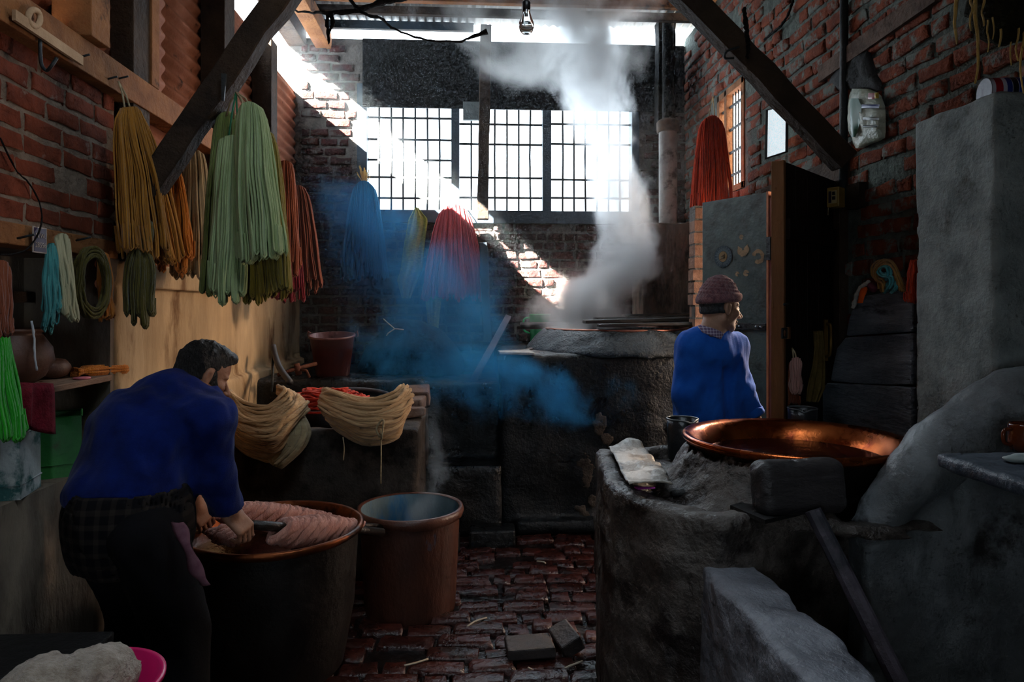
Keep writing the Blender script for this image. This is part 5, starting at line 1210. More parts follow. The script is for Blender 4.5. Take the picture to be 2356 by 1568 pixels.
MB().box((0, 0, 0.05), (L2, 0.035, DTOP)).build('sheet', M_gdoor, t, bevel=0.003)
MB().box((L2, -0.012, 0.05), (L2+0.014, 0.05, DTOP)).build('edge_strip', mat('orange_edge', srgb('#a8623c'), srgb('#c07a4c'), scale=10, rough=0.6), t)
MB().box((L2+0.014, -0.005, 0.05), (L2+0.055, 0.05, DTOP-0.03)).build('edge_post', M_pinklit, t, bevel=0.003)
MB().box((L2+0.063, 0.0, 0.05), (L2+0.100, 0.05, DTOP-0.05)).build('edge_post', M_pinklit, t, bevel=0.003)
def dz(py, Y=4.3): return P(1690, py, Y)[2]
def du(px):  # along the leaf at pixel column
    d = ray(px, 600); ca, sa = math.cos(rz2), math.sin(rz2)
    # solve CAM + s*d = o2 + u*(ca,sa)
    det = d[0]*(-sa) - d[1]*(-ca); s = (o2[0]*(-sa) - o2[1]*(-ca))/det
    q = d*s; return (q[0]-o2[0])*ca + (q[1]-o2[1])*sa, q[1]
z0 = dz(758, du(1700)[1]); z1 = dz(742, du(1700)[1])
st = MB().box((du(1640)[0], -0.014, z0), (L2-0.004, 0, z1)).build('strap', M_iron, t, bevel=0.003)
for x in (1706, 1744, 1755, 1650):
    u, Y = du(x); MB().lathe([(0.001, 0.012), (0.006, 0.011), (0.009, 0.004), (0.010, 0)], 12, c=(u, -0.014, (z0+z1)/2), M=Matrix.Rotation(R(90), 4, 'X')).build('bolt', mat('steel_bolt', srgb('#8a9296'), rough=0.3, metal=0.8), st, True)
# hinge
u, Y = du(1771); MB().box((L2+0.002, -0.016, P(1771, 598, Y)[2]), (L2+0.03, -0.004, P(1771, 545, Y)[2])).build('hinge', M_iron, t)
# round sticker: dark disc, rays, ochre centre with script
u, Y = du(1664); zc = P(1664, 590, Y)[2]; k = Y/1600.0
M_sk = mat('sticker_dark', srgb('#16303c'), srgb('#1e3a46'), scale=20, rough=0.6); M_sr = mat('sticker_ray', srgb('#6a7c7c'), rough=0.6); M_so = mat('sticker_ochre', srgb('#7a6034'), srgb('#8a7040'), scale=15, rough=0.6)
sk = MB().lathe([(0.001, 0.0016), (26*k, 0.0016), (26*k, 0)], 40, c=(u, -0.0005, zc), M=Matrix.Rotation(R(90), 4, 'X')).build('sticker', M_sk, t)
mb = MB()
for i in range(40):
    a = 2*math.pi*i/40; r1 = (24 if i % 2 else 20)*k
    p0 = Vector((math.cos(a)*14*k, 0, math.sin(a)*14*k)); p1 = Vector((math.cos(a)*r1, 0, math.sin(a)*r1)); n_ = Vector((-math.sin(a), 0, math.cos(a)))*0.6*k
    mb.add([(u+q.x, -0.0026, zc+q.z) for q in (p0-n_, p1-n_*0.6, p1+n_*0.6, p0+n_)], [(0, 1, 2, 3)])
mb.build('rays', M_sr, sk)
MB().lathe([(0.001, 0.0024), (12.5*k, 0.0024), (12.5*k, 0)], 32, c=(u, -0.0008, zc), M=Matrix.Rotation(R(90), 4, 'X')).build('disc', M_so, sk)
mb = MB()
for pts in (((4.5, 5.5), (4.5, -4.5)), ((2, 4), (2, -3), (0, -5), (-3, -4.5), (-7, -6.5)), ((-1, 2.5), (-3, -0.5), (-5.5, 0.5))):
    mb.tube(smoothpath([(u+x*k, -0.0040, zc+z*k) for x, z in pts], 10), 0.7*k, 5)
mb.build('script', mat('script_olive', srgb('#2c2c18'), rough=0.6), sk)
# torn paper remains
M_paper = mat('torn_paper', srgb('#8a745a'), srgb('#a88e6e'), scale=12, rough=0.85, bump=0.3)
def torn(px, py, r, a0, a1, r0, seed):
    rs = np.random.RandomState(seed); u, Y = du(px); zc = P(px, py, Y)[2]; k = Y/1600; n = 26; v = []
    for i in range(n):
        a = a0 + (a1-a0)*i/(n-1)
        for rr in (r0*rs.uniform(.8, 1.2), r*rs.uniform(.88, 1.08)): v.append((u + rr*k*math.cos(a), -0.0022, zc + rr*k*math.sin(a)))
    return mesh('torn_paper', v, [(2*i, 2*i+1, 2*i+3, 2*i+2) for i in range(n-1)], M_paper, t)
torn(1710, 573, 17, R(150), R(400), 3, 1); torn(1745, 590, 18, R(-130), R(170), 8, 2); torn(1717, 628, 8, 0, R(330), 1, 3); torn(1697, 630, 6, 0, R(300), 1, 4); torn(1706, 545, 6, 0, R(340), 1, 5)
# ---- dark wooden leaf swung into the room
A3, B3 = P(1800, 500, 3.22), np.array([2.03, 3.74, 0])
o3, rz3, L3 = panel_frame(A3, B3); D3 = P(1800, 369, 3.22)[2]
t = thing('door_2', 'dark wooden door leaf standing open with a hasp on its edge', 'door', (o3[0], o3[1], 0), None, rz3); del t['category']; t['kind'] = 'structure'
M_ddoor = mat('dark_door_wood', srgb('#1a1210'), srgb('#261a16'), scale=5, rough=0.7, bump=0.3, bscale=30, stretch=(1, 1, 0.3))
for i in range(5): MB().box((0.012+i*(L3+0.03)/5, 0, 0.04), (0.012+(i+1)*(L3+0.03)/5-0.002, 0.04, D3)).build('board', M_ddoor, t, bevel=0.003)
M_edge = mat('orange_lit_edge_wood', srgb('#6a4222'), srgb('#8a5a30'), scale=8, rough=0.65, bump=0.3, stretch=(1, 1, 0.2))  # orange light on the leaf's free edge put into the wood colour
MB().box((-0.012, -0.012, 0.04), (0.012, 0.05, D3)).build('edge_strip', M_edge, t, bevel=0.003)
for z in (0.4, 1.9): MB().box((0.03, -0.025, z), (L3-0.02, 0, z+0.1)).build('ledge_bar', M_ddoor, t, bevel=0.003)
zh = P(1793, 766, 3.2)[2]
h_ = MB().box((-0.05, -0.022, zh-0.026), (0.012, -0.013, zh+0.026)).build('hasp', M_iron, t, bevel=0.004)
MB().tube([(-0.03+0.009*math.cos(a), -0.0235, zh+0.012*math.sin(a)) for a in np.linspace(0, 6.28, 16, endpoint=False)], 0.003, 6, closed=True).build('slot', M_edge, h_, True)
MB().box((0.008, -0.026, zh-0.028), (0.034, -0.012, zh+0.028)).build('hasp_plate', M_edge, t)
zk = P(1800, 700, 3.2)[2]
MB().tube([(-0.03, -0.02, zk), (0.02, -0.02, zk+0.003)], 0.006, 8).build('bolt', M_iron, t, True)
# frame timbers of the doorway
n = NTRIM
for (y, lb) in ((DY0-0.02, 'near doorway post in the right wall'), (DY1+0.02, 'far doorway post in the right wall')):
    tag(MB().box((XR-0.05, y-0.05, 0), (XR+0.12, y+0.05, DZ)).build('trim_%d' % n, M_timber, bevel=0.004), lb, None, None, 'structure'); n += 1
tag(MB().box((XR-0.03, DY0-0.1, DZ), (XR+0.14, DY1+0.1, DZ+0.13)).build('trim_%d' % n, M_timber, bevel=0.004), 'charred lintel over the doorway', None, None, 'structure'); n += 1
# things hung on the dark leaf
hk = P(1832, 812, 3.22)
hank('rope_skein', 'pale pink rope skein knotted and hung on the dark door', P(1832, 822, 3.24), 0.16, 0.05, 0.055, 0.05, 16, yarn_mat('yarn_palepink', '#a87a72', '#c89a90'), 121, rz=R(0), hang=P(1822, 800, 3.27), rad=0.006)
hank('yarn_hank', 'dull red yarn hank behind the pale pink rope', P(1822, 832, 3.28), 0.19, 0.05, 0.07, 0.04, 24, Y_rust, 122)
M_bag = mat('olive_cloth', srgb('#4a3c1c'), srgb('#64522a'), scale=18, rough=0.9, bump=0.4, bscale=60)
cloth('cloth_bag', 'long olive cloth bag hanging inside the dark doorway', M_bag, [(1866, 1886, 760), (1867, 1890, 800), (1862, 1893, 840), (1852, 1895, 890), (1850, 1878, 922)], 3.34, seed=9, cat='bag', fold=0.025)
t = thing('brass_handle', 'worn brass handle on the doorway edge', 'handle', P(1906, 785, 3.45))
M_brass = mat('worn_brass', srgb('#6a4c1c'), srgb('#8a6a30'), scale=10, rough=0.4, metal=0.6)
MB().tube(smoothpath([P(1904, 745, 3.48), P(1911, 750, 3.44), P(1912, 785, 3.43), P(1909, 815, 3.44), P(1898, 820, 3.48)], 18), 0.008, 8).build('grip', M_brass, t, True, world=True)
MB().bar(P(1900, 735, 3.5), P(1900, 830, 3.5), 0.02, 0.01, up=(0, 1, 0)).build('plate', M_brass, t, world=True)
# leaning boards with yarn on top
M_board = mat('weathered_board', srgb('#5a626c'), srgb('#8c949e'), scale=5, rough=0.4, rough2=0.7, bump=0.9, bscale=26, stretch=(1, 0.5, 2.2), c3=srgb('#2c2e34'), p3=0.58, scale3=4)
def board(pts, X0, lb, th=0.03):
    q = [PX(x, y, X0) for x, y in pts]; n = len(q)
    v = [tuple(a) for a in q] + [(a[0]+th, a[1], a[2]) for a in q]
    f = [tuple(range(n)), tuple(range(2*n-1, n-1, -1))] + [((i+1) % n, i, n+i, n+(i+1) % n) for i in range(n)]
    o = mesh('leaning_board', v, f, M_board); bv = o.modifiers.new('e', 'BEVEL'); bv.width = 0.008; bv.segments = 2; bv.limit_method = 'ANGLE'; bv.angle_limit = R(50)
    return tag(o, lb, 'board', 'leaning boards by the pillar')
board([(1968, 690), (1990, 680), (2098, 661), (2097, 762), (2040, 766), (1946, 772), (1952, 735)], 1.92, 'topmost weathered board, cut slanting, yarn resting on it')
board([(1944, 776), (2097, 766), (2096, 884), (2000, 884), (1910, 876), (1914, 850), (1925, 800)], 1.905, 'middle weathered board with a curved end, paint-stained')
board([(1902, 880), (2096, 890), (2096, 1075), (1890, 1075), (1880, 1000), (1879, 950), (1888, 900)], 1.88, 'lowest widest weathered board with a rounded end')
tq = PX(2050, 640, 1.93)
t = thing('yarn_bunch', 'turquoise yarn bunch folded on top of the boards', 'yarn', PX(2045, 655, 1.90))
Y_turq = yarn_mat('yarn_turquoise', '#2a8a94', '#58b4b8')
rs = np.random.RandomState(131); mb = MB()
for i in range(46):
    dx, dy, dd = rs.normal(size=3)*np.array([3, 3, .012])
    c1 = [(2040, 665), (2050, 650), (2048, 635), (2030, 632), (2020, 622), (2028, 612), (2042, 612), (2046, 628), (2040, 640)]
    c2 = [(2035, 668), (2045, 655), (2062, 645), (2058, 660), (2050, 668)]
    mb.tube(smoothpath([PX(x+dx, y+dy, 1.88+dd) for x, y in (c1 if i % 3 else c2)], 18), 0.005, 5)
mb.build('strands', Y_turq, t, True, world=True)
t = thing('yarn_bunch', 'golden-brown yarn looped around the turquoise bunch', 'yarn', PX(2055, 655, 1.90)); mb = MB()
for i in range(50):
    dx, dy, dd = rs.normal(size=3)*np.array([3.5, 2.5, .012])
    mb.tube(smoothpath([PX(x+dx, y+dy, 1.885+dd) for x, y in ((2032, 668), (2030, 648), (2018, 640), (2016, 618), (2030, 604), (2048, 606), (2060, 625), (2068, 645), (2076, 666))], 20), 0.005, 5)
mb.build('strands', yarn_mat('yarn_gold', '#8a6228', '#b08440'), t, True, world=True)
lump('maroon_rag', 'small maroon rag on the board left of the turquoise yarn', 'rag', PX(2010, 660, 1.90), (0.02, 0.03, 0.02), mat('maroon_rag', srgb('#5a2a38'), srgb('#74384a'), scale=30, rough=0.9), 8, h=0.005)
o = MB().tube(smoothpath([PX(1998, 648, 1.90), PX(1985, 657, 1.90), PX(1974, 672, 1.90), PX(1968, 690, 1.90), PX(1963, 708, 1.90)], 24), 0.010, 8).rough(0.003, 60, 3).build('white_rope', mat('white_rope', srgb('#a8a49a'), srgb('#c8c4ba'), scale=60, rough=0.9, bump=0.5, bscale=100), None, True); tag(o, 'short white rope hanging over the board end', 'rope')
cloth('orange_strip', 'bright orange cloth strip beside the white rope', mat('orange_cloth', srgb('#c84a10'), srgb('#e0601c'), scale=20, rough=0.85), [(1981, 1993, 660), (1975, 1990, 675), (1972, 1978, 697)], PX(1982, 675, 1.90)[1], seed=2, fold=0.006, nx=6)
hank('yarn_hank', 'orange-red yarn hank peeping out behind the pillar', PX(2103, 598, 1.90), 0.17, 0.03, 0.06, 0.05, 26, Y_red, 133, rz=R(80))
# plastic bag and dark cover above, in the brick recess
def puff(name, px_rows, X0, depth, m, parent, seed=0, nx=14, ny=18):
    rows = np.array(px_rows, float); py = np.linspace(rows[0, 2], rows[-1, 2], ny); l = np.interp(py, rows[:, 2], rows[:, 0]); r = np.interp(py, rows[:, 2], rows[:, 1]); v = []; f = []
    for side in (1, 0):
        for j in range(ny):
            for i in range(nx+1):
                u = i/nx; e = math.sin(math.pi*u)**0.5 * math.sin(math.pi*(0.04+0.92*j/(ny-1)))**0.5
                q = PX(l[j]+(r[j]-l[j])*u, py[j], X0); q[0] -= (depth*e if side else 0) + 0.01*snoise(q*1.0, 18, seed)*e*side; v.append(q)
    n1 = ny*(nx+1)
    for s_ in (0, 1):
        for j in range(ny-1):
            for i in range(nx):
                a = s_*n1+j*(nx+1)+i; fq = (a, a+nx+1, a+nx+2, a+1); f.append(fq if s_ == 0 else fq[::-1])
    return mesh(name, v, f, m, parent, True)
t = thing('plastic_bag', 'pale printed plastic bag hanging on the right brick wall', 'bag', (0, 0, 0))
M_bagp = mat('milky_plastic', srgb('#8a9484'), srgb('#b2b8a6'), scale=6, rough=0.25, bump=0.5, bscale=24, c3=srgb('#5a6a62'), p3=0.58, scale3=8, spec=0.5)
puff('bag', [(1960, 2000, 204), (1954, 2026, 216), (1952, 2037, 246), (1956, 2038, 300), (1962, 2036, 320), (1968, 2000, 333), (1972, 1985, 341)], XR-0.03, 0.045, M_bagp, t, 3)
for (nm, m, rws) in (('green_print', mat('print_green', srgb('#1c5a44'), rough=0.35), [(1957, 1975, 226), (1955, 1984, 250), (1957, 1978, 285), (1958, 1968, 315)]), ('red_print', mat('print_red', srgb('#8a2430'), rough=0.35), [(1998, 2014, 214), (1996, 2012, 228)]), ('yellow_print', mat('print_yellow', srgb('#a88a1c'), rough=0.35), [(2012, 2022, 213), (2012, 2022, 226)]),
                   ('blue_print', mat('print_blue', srgb('#2c3468'), rough=0.35), [(1982, 2024, 240), (1982, 2022, 249)]), ('lettering_lines', mat('print_grey', srgb('#6a7474'), rough=0.35), [(1985, 2022, 270), (1985, 2022, 276)]), ('lettering_lines', MATS['print_grey'], [(1985, 2018, 288), (1985, 2018, 293)])):
    puff(nm, rws, XR-0.079, 0.010, m, t, 5, nx=6, ny=6)
t = thing('dark_cover', 'dark cloth cover slung above the plastic bag', 'cloth', (0, 0, 0))
puff('cover', [(1985, 2000, 112), (1950, 2010, 140), (1915, 2018, 170), (1905, 2030, 190), (1930, 2026, 208)], XR-0.015, 0.03, mat('dark_cover', srgb('#0e0c0c'), srgb('#1a1716'), scale=8, rough=0.7, bump=0.3), t, 7)
# frosted pane, its emission added in place of daylight on the glass
t = thing('glow_pane', 'small frosted pane with added glow leaning on the brick wall beside the brace', 'window', (0, 0, 0)); del t['category']; t['kind'] = 'structure'
q = [P(1765, 253, 4.40), P(1811, 240, 4.22), P(1810, 349, 4.22), P(1763, 364, 4.40)]
m_f = mat('frosted_glow_glass', srgb('#a8b8bc'), srgb('#d4dee0'), scale=120, rough=0.35, bump=0.4, bscale=160, emit=(0.74, 0.85, 0.9, 0.5), lo=0.45, hi=0.55)
mesh('pane', q, [(3, 2, 1, 0)], m_f, t).modifiers.new('t', 'SOLIDIFY').thickness = 0.006
MB().tube(q, 0.011, 4, closed=True).build('frame', M_iron, t)
# switch box
sb = PX(1925, 455, 1.93)
t = thing('switch_box', 'old yellow switch box beside the conduit', 'switch', sb, None, R(-52))
MB().box((-0.032, -0.045, -0.052), (0.032, 0.03, 0.052)).build('case', mat('yellowed_case', srgb('#8a6c2c'), srgb('#a88a44'), scale=12, rough=0.5), t, bevel=0.005)
MB().box((-0.022, -0.049, -0.034), (0.022, -0.045, 0.034)).build('face', mat('cream_face', srgb('#a89868'), rough=0.5), t, bevel=0.002)
for z in (-0.016, 0.008): MB().box((0.0, -0.058, z), (0.014, -0.048, z+0.018)).build('switch', MATS['black_plastic'], t, bevel=0.002)
MB().box((-0.020, -0.052, -0.03), (-0.006, -0.048, 0.03)).build('dark_strip', mat('purple_strip', srgb('#2a1c34'), rough=0.4), t)
MB().tube([(-0.03, -0.03, -0.05), (-0.032, -0.03, -0.09)], 0.003, 5).build('cord', TIE, t, True)
o = MB().box((2.0, sb[1]-0.09, sb[2]-0.06), (XR, sb[1]+0.03, sb[2]+0.07)).build('switch_board', M_timber); tag(o, 'dark wooden mounting board behind the switch box', 'board')
# loose bricks and litter on the floor
for (px, py, a, b_, c_, rx, ry, rz, lb) in ((1218, 1490, .21, .15, .05, 0, 0, 4, 'wide dark loose brick lying flat near the counter'), (1303, 1480, .10, .15, .075, 10, -28, 12, 'tilted loose brick leaning by the counter corner')):
    c = PZ(px, py, 0.05); o = MB().box((-a/2, -b_/2, -c_/2), (a/2, b_/2, c_/2)).rough(0.004, 14, px).build('loose_brick', mat('dark_loose_brick', srgb('#2a2424'), srgb('#3c3432'), scale=9, rough=0.4, rough2=0.6, bump=0.5, bscale=40), bevel=0.008)
    o.location = c; o.rotation_euler = (R(rx), R(ry), R(rz)); o.location.z = 0.055 if rx == 0 else 0.075; tag(o, lb, 'brick')
rs = np.random.RandomState(77)
for i, (x0, y0, x1, y1, lb) in enumerate(((612, 1566, 700, 1552, 'pale bent twig on the floor below the copper vat'), (1215, 1535, 1300, 1560, 'reddish twig on the floor near the loose bricks'), (1285, 1545, 1340, 1520, 'short pale twig beside the counter foot'), (930, 1530, 985, 1515, 'thin twig on the red floor bricks'), (1235, 1290, 1255, 1295, 'pinkish splinter on the floor before the furnace'), (1075, 1440, 1120, 1420, 'thin splinter on the wet floor bricks'))):
    a = PZ(x0, y0, 0.035); b_ = PZ(x1, y1, 0.035); m_ = (a+b_)/2 + rs.uniform(-.02, .02, 3)*np.array([1, 1, 0])
    o = MB().tube(smoothpath([a, m_, b_], 10), 0.0045, 5).build('twig', M_tw, None, True); tag(o, lb, 'twig')
# ================================================================== people
def frame(fwd, up=(0, 0, 1)):
    f = np.asarray(fwd, float); f /= np.linalg.norm(f); l = np.cross(up, f); l /= np.linalg.norm(l); u = np.cross(f, l)
    return np.stack([f, l, u], 1)          # columns: forward, left, up
def head_sdf(q, neck=(-0.05, 0, -0.2)):
    a = np.abs(q[:, 1]); m = np.stack([q[:, 0], a, q[:, 2]], 1)
    d = ell(m, (-0.012, 0, 0.032), (0.100, 0.077, 0.090))
    d = smin(d, ell(m, (0.026, 0, -0.045), (0.062, 0.056, 0.074)), 0.03)
    d = smin(d, ell(m, (0.062, 0, -0.100), (0.024, 0.026, 0.020)), 0.025)
    d = smin(d, cone(m, (0.062, 0.012, -0.100), (-0.01, 0.056, -0.060), 0.014, 0.014), 0.02)
    d = smin(d, ell(m, (0.066, 0.020, 0.016), (0.016, 0.032, 0.007)), 0.012)
    d = smin(d, ell(m, (0.058, 0.043, -0.027), (0.024, 0.020, 0.019)), 0.02)
    d = smax(d, -ell(m, (0.104, 0.032, -0.006), (0.018, 0.019, 0.010)), 0.012)
    d = smin(d, cone(m, (0.086, 0, 0.006), (0.120, 0, -0.036), 0.006, 0.0095), 0.009)
    d = smin(d, ell(m, (0.117, 0, -0.041), (0.014, 0.010, 0.009)), 0.006)
    d = smin(d, ell(m, (0.104, 0.010, -0.042), (0.011, 0.008, 0.008)), 0.006)
    d = smin(d, ell(m, (0.076, 0.031, -0.005), (0.011, 0.013, 0.010)), 0.003)
    d = smin(d, ell(m, (0.090, 0, -0.066), (0.012, 0.022, 0.006)), 0.006)
    d = smin(d, ell(m, (0.088, 0, -0.079), (0.012, 0.019, 0.006)), 0.006)
    d = smax(d, -ell(m, (0.106, 0, -0.0725), (0.016, 0.022, 0.0022)), 0.003)
    e = ell(m, (-0.008, 0.079, -0.008), (0.019, 0.009, 0.033), rotm(rz=-18))
    e = smax(e, -ell(m, (-0.004, 0.090, -0.008), (0.010, 0.008, 0.021)), 0.005)
    d = smin(d, e, 0.006)
    return smin(d, cone(q, (-0.025, 0, -0.06), neck, 0.054, 0.060), 0.03)
def hand_sdf(q, curl=(35, 45, 35), thumb=(0.55, 0.6, -0.5), tcurl=(0.9, 0.1, -0.45), spread=0.0, s=1.0):
    """x along the fingers, +y thumb side, +z back of the hand; origin at the wrist"""
    q = q / s
    d = rbox(q, (0.048, 0, 0), (0.048, 0.041, 0.0135), 0.013)
    d = smin(d, cone(q, (-0.03, 0, 0), (0.02, 0, 0), 0.026, 0.026), 0.02)
    L = ((0.042, 0.026, 0.021), (0.047, 0.030, 0.023), (0.043, 0.028, 0.022), (0.034, 0.021, 0.019))
    for i in range(4):
        b = np.array([0.090 - 0.004*abs(i-1), 0.030 - 0.0205*i, 0.0]); an = 0.0; rr = 0.0092 - 0.0006*i
        dx = math.tan(spread*(1.5-i)); f = None
        for k in range(3):
            an += R(curl[k]); e = b + L[i][k]*np.array([math.cos(an), dx*0.3, -math.sin(an)])
            g = cone(q, b, e, rr, rr*0.92); f = g if f is None else smin(f, g, 0.003); b = e; rr *= 0.93
        d = smin(d, f, 0.004)
    b = np.array([0.020, 0.036, -0.004]); t1 = np.array(thumb); t1 /= np.linalg.norm(t1); t2 = np.array(tcurl); t2 /= np.linalg.norm(t2)
    m = b + t1*0.045; g = cone(q, b, m, 0.013, 0.010); g = smin(g, cone(q, m, m + t2*0.032, 0.010, 0.0085), 0.003)
    return smin(d, g, 0.008)*s
M_skin = mat('skin', srgb('#8a5c46'), srgb('#a4745a'), scale=14, rough=0.5, bump=0.12, bscale=120, spec=0.4)
M_skin2 = mat('skin_fair', srgb('#9a7660'), srgb('#b8907a'), scale=14, rough=0.5, bump=0.12, bscale=120, spec=0.4)
M_hair = mat('black_hair', srgb('#0e0c0c'), srgb('#1c1818'), scale=60, rough=0.5, bump=0.9, bscale=160, stretch=(1, 1, 0.4))
M_fleeceb = mat('navy_fleece', srgb('#081548'), srgb('#0f2266'), scale=9, rough=0.95, bump=0.25, bscale=220, sheen=0.08, spec=0.1)
M_jack = mat('blue_jersey', srgb('#0f4aa8'), srgb('#1c62c8'), scale=6, rough=0.9, bump=0.2, bscale=260, sheen=0.08, spec=0.15)
M_trou = mat('dark_trousers', srgb('#070608'), srgb('#0e0c10'), scale=10, rough=0.9, bump=0.2, bscale=120)
def plaid(name, base, line, sc, ln2=None):
    m = mat(name, base, rough=0.9); t = m.node_tree; b = t.nodes['Principled BSDF']; N = t.nodes.new; L = t.links.new
    tc = N('ShaderNodeTexCoord'); out = None
    for ax, off in (('X', 0), ('Z', 0.3)):
        w_ = N('ShaderNodeTexWave'); w_.bands_direction = ax; w_.inputs['Scale'].default_value = sc; w_.inputs['Phase Offset'].default_value = off; w_.inputs['Distortion'].default_value = 0.6
        L(tc.outputs['Object'], w_.inputs['Vector']); r = N('ShaderNodeMapRange'); r.inputs['From Min'].default_value = 0.62; r.inputs['From Max'].default_value = 0.75; L(w_.outputs['Fac'], r.inputs['Value'])
        if out is None: out = r.outputs[0]
        else:
            mx = N('ShaderNodeMath'); mx.operation = 'MULTIPLY_ADD'; L(out, mx.inputs[0]); mx.inputs[1].default_value = 0.5
            mm = N('ShaderNodeMath'); mm.operation = 'MULTIPLY'; mm.inputs[1].default_value = 0.5; L(r.outputs[0], mm.inputs[0]); L(mm.outputs[0], mx.inputs[2]); out = mx.outputs[0]
    mx = N('ShaderNodeMix'); mx.data_type = 'RGBA'; L(out, mx.inputs['Factor']); mx.inputs['A'].default_value = (*base, 1); mx.inputs['B'].default_value = (*line, 1); L(mx.outputs['Result'], b.inputs['Base Color'])
    return m
M_plaid = plaid('plaid_shirt', srgb('#08070c'), srgb('#2c2622'), 7.0)
M_plaid2 = plaid('check_collar', srgb('#6a5a78'), srgb('#b8b0c4'), 22.0)

# ------------------------------------------------------------------ man at the door (behind the near vat)
YM = 3.42
def Q(px, py, dy=0.0): return P(px, py, YM+dy)
hc = Q(1657, 705, 0.0); Hm = frame((math.cos(R(14)), math.sin(R(14)), -0.10))
nk = Q(1642, 775, 0.0)
shL, shR = Q(1594, 800, -0.02), Q(1684, 802, 0.06)
elL, elR = Q(1580, 905, -0.03), Q(1704, 900, 0.0)
wrL, wrR = Q(1592, 985, 0.06), Q(1736, 962, -0.02)
pel = Q(1632, 985, 0.02); hipL, hipR = Q(1605, 1000, 0.0), Q(1660, 1000, 0.04)
knL, knR = np.array([hipL[0], YM-0.02, 0.50]), np.array([hipR[0], YM+0.05, 0.50])
ftL, ftR = np.array([hipL[0]-0.01, YM+0.02, 0.06]), np.array([hipR[0]+0.01, YM+0.08, 0.06])
HRm = frame((0.25, 0.2, -1.0), up=(0.9, -0.5, 0.2))
def torsoM(p, g=0.0):
    d = ell(p, Q(1634, 860, 0.03), (0.150+g, 0.105+g, 0.215+g))
    d = smin(d, ell(p, Q(1632, 955, 0.03), (0.140+g, 0.11+g, 0.17+g)), 0.05)
    d = smin(d, cone(p, shL, shR, 0.062+g, 0.062+g), 0.05)
    d = smin(d, cone(p, nk, Q(1640, 800, 0.02), 0.06+g*0.4, 0.10+g), 0.05)
    return d
def armsM(p, g=0.0):
    d = smin(cone(p, shL, elL, 0.055+g, 0.045+g), cone(p, elL, wrL, 0.044+g, 0.032+g), 0.03)
    e = smin(cone(p, shR, elR, 0.057+g, 0.047+g), cone(p, elR, wrR, 0.046+g, 0.033+g), 0.03)
    return np.minimum(d, e)
def legsM(p, g=0.0):
    d = None
    for h_, k_, f_ in ((hipL, knL, ftL), (hipR, knR, ftR)):
        e = smin(cone(p, h_, k_, 0.088+g, 0.06+g), cone(p, k_, f_, 0.058+g, 0.045+g), 0.03); d = e if d is None else smin(d, e, 0.02)
    return smin(d, ell(p, pel, (0.14+g, 0.10+g, 0.11+g)), 0.04)
def f_manR(p):
    d = head_sdf((p - hc) @ Hm)
    d = smin(d, torsoM(p), 0.03); d = smin(d, armsM(p), 0.02); d = smin(d, legsM(p), 0.03)
    d = smin(d, hand_sdf((p - wrR) @ HRm, curl=(18, 25, 20)), 0.012)
    d = smin(d, hand_sdf((p - wrL) @ frame((0.2, 0.1, -1), up=(-0.9, -0.4, 0)), curl=(18, 25, 20), thumb=(0.5, -0.6, -0.4)), 0.012)
    for f_ in (ftL, ftR): d = smin(d, cone(p, f_ - np.array([0, 0.03, 0.02]), f_ + np.array([0.02, 0.15, -0.025]), 0.045, 0.032), 0.02)
    return d
o = sdf_obj('person', f_manR, (hc[0]-0.30, YM-0.32, -0.0), (hc[0]+0.32, YM+0.36, hc[2]+0.16), 0.0075, M_skin2)
tag(o, 'man in a blue jersey and knitted cap, seen from behind, looking right', 'person'); manR = o
def f_headR(p):   # finer skin of head and neck
    return head_sdf((p - hc) @ Hm)
sdf_obj('face', lambda p: f_headR(p) - 0.0015, hc-np.array([0.16, 0.14, 0.20]), hc+np.array([0.17, 0.14, 0.14]), 0.0032, M_skin2, manR)
def folds(p, sd, amp, sc=9, zs=0.3): return snoise(p*np.array([1, 1, zs]), sc, sd, 2)*amp
def f_jackR(p):
    d = smin(torsoM(p, 0.022), smax(armsM(p, 0.020), 0, 0.001)*0 + armsM(p, 0.020), 0.03)
    # straight hang of the back below the shoulder blades
    d = smin(d, rbox(p, Q(1631, 930, 0.03), (0.148, 0.115, 0.19), 0.09), 0.04)
    d = d + folds(p, 71, 0.010, 10, 0.25) + folds(p, 72, 0.004, 24, 0.4)
    d = smax(d, -cone(p, Q(1670, 850, -0.085), Q(1676, 985, -0.09), 0.012, 0.016), 0.03)   # crease between back and arm
    # neck opening, cuffs, hem
    q = (p - nk) @ Hm
    d = smax(d, -cone(p, hc + Hm @ np.array([-0.052, 0, -0.165]), hc + Hm @ np.array([-0.02, 0, -0.06]), 0.056, 0.075), 0.010)
    d = smax(d, (p - (wrR + (elR-wrR)*0.08)) @ ((wrR-elR)/np.linalg.norm(wrR-elR)), 0.006)
    d = smax(d, (p - (wrL + (elL-wrL)*0.12)) @ ((wrL-elL)/np.linalg.norm(wrL-elL))*1.0 + np.where(p[:, 0] > Q(1600, 900)[0], -1.0, 0), 0.006)
    return smax(d, Q(1632, 1030)[2] - p[:, 2], 0.01)
sdf_obj('jersey', f_jackR, Q(1632, 1060, 0)-np.array([0.30, 0.25, 0.02]), np.array([Q(1760, 700)[0], YM+0.33, Q(1600, 745)[2]]), 0.0075, M_jack, manR)
cd = (elR-wrR)/np.linalg.norm(elR-wrR); cu = wrR + cd*0.028
sdf_obj('cuff', lambda p: smax(np.abs(np.linalg.norm((p-cu) - ((p-cu)@cd)[:, None]*cd, axis=1) - 0.050) - 0.012, np.abs((p-cu)@cd) - 0.020, 0.008) + folds(p, 73, 0.003, 30, 1), cu-0.09, cu+0.09, 0.005, M_jack, manR)
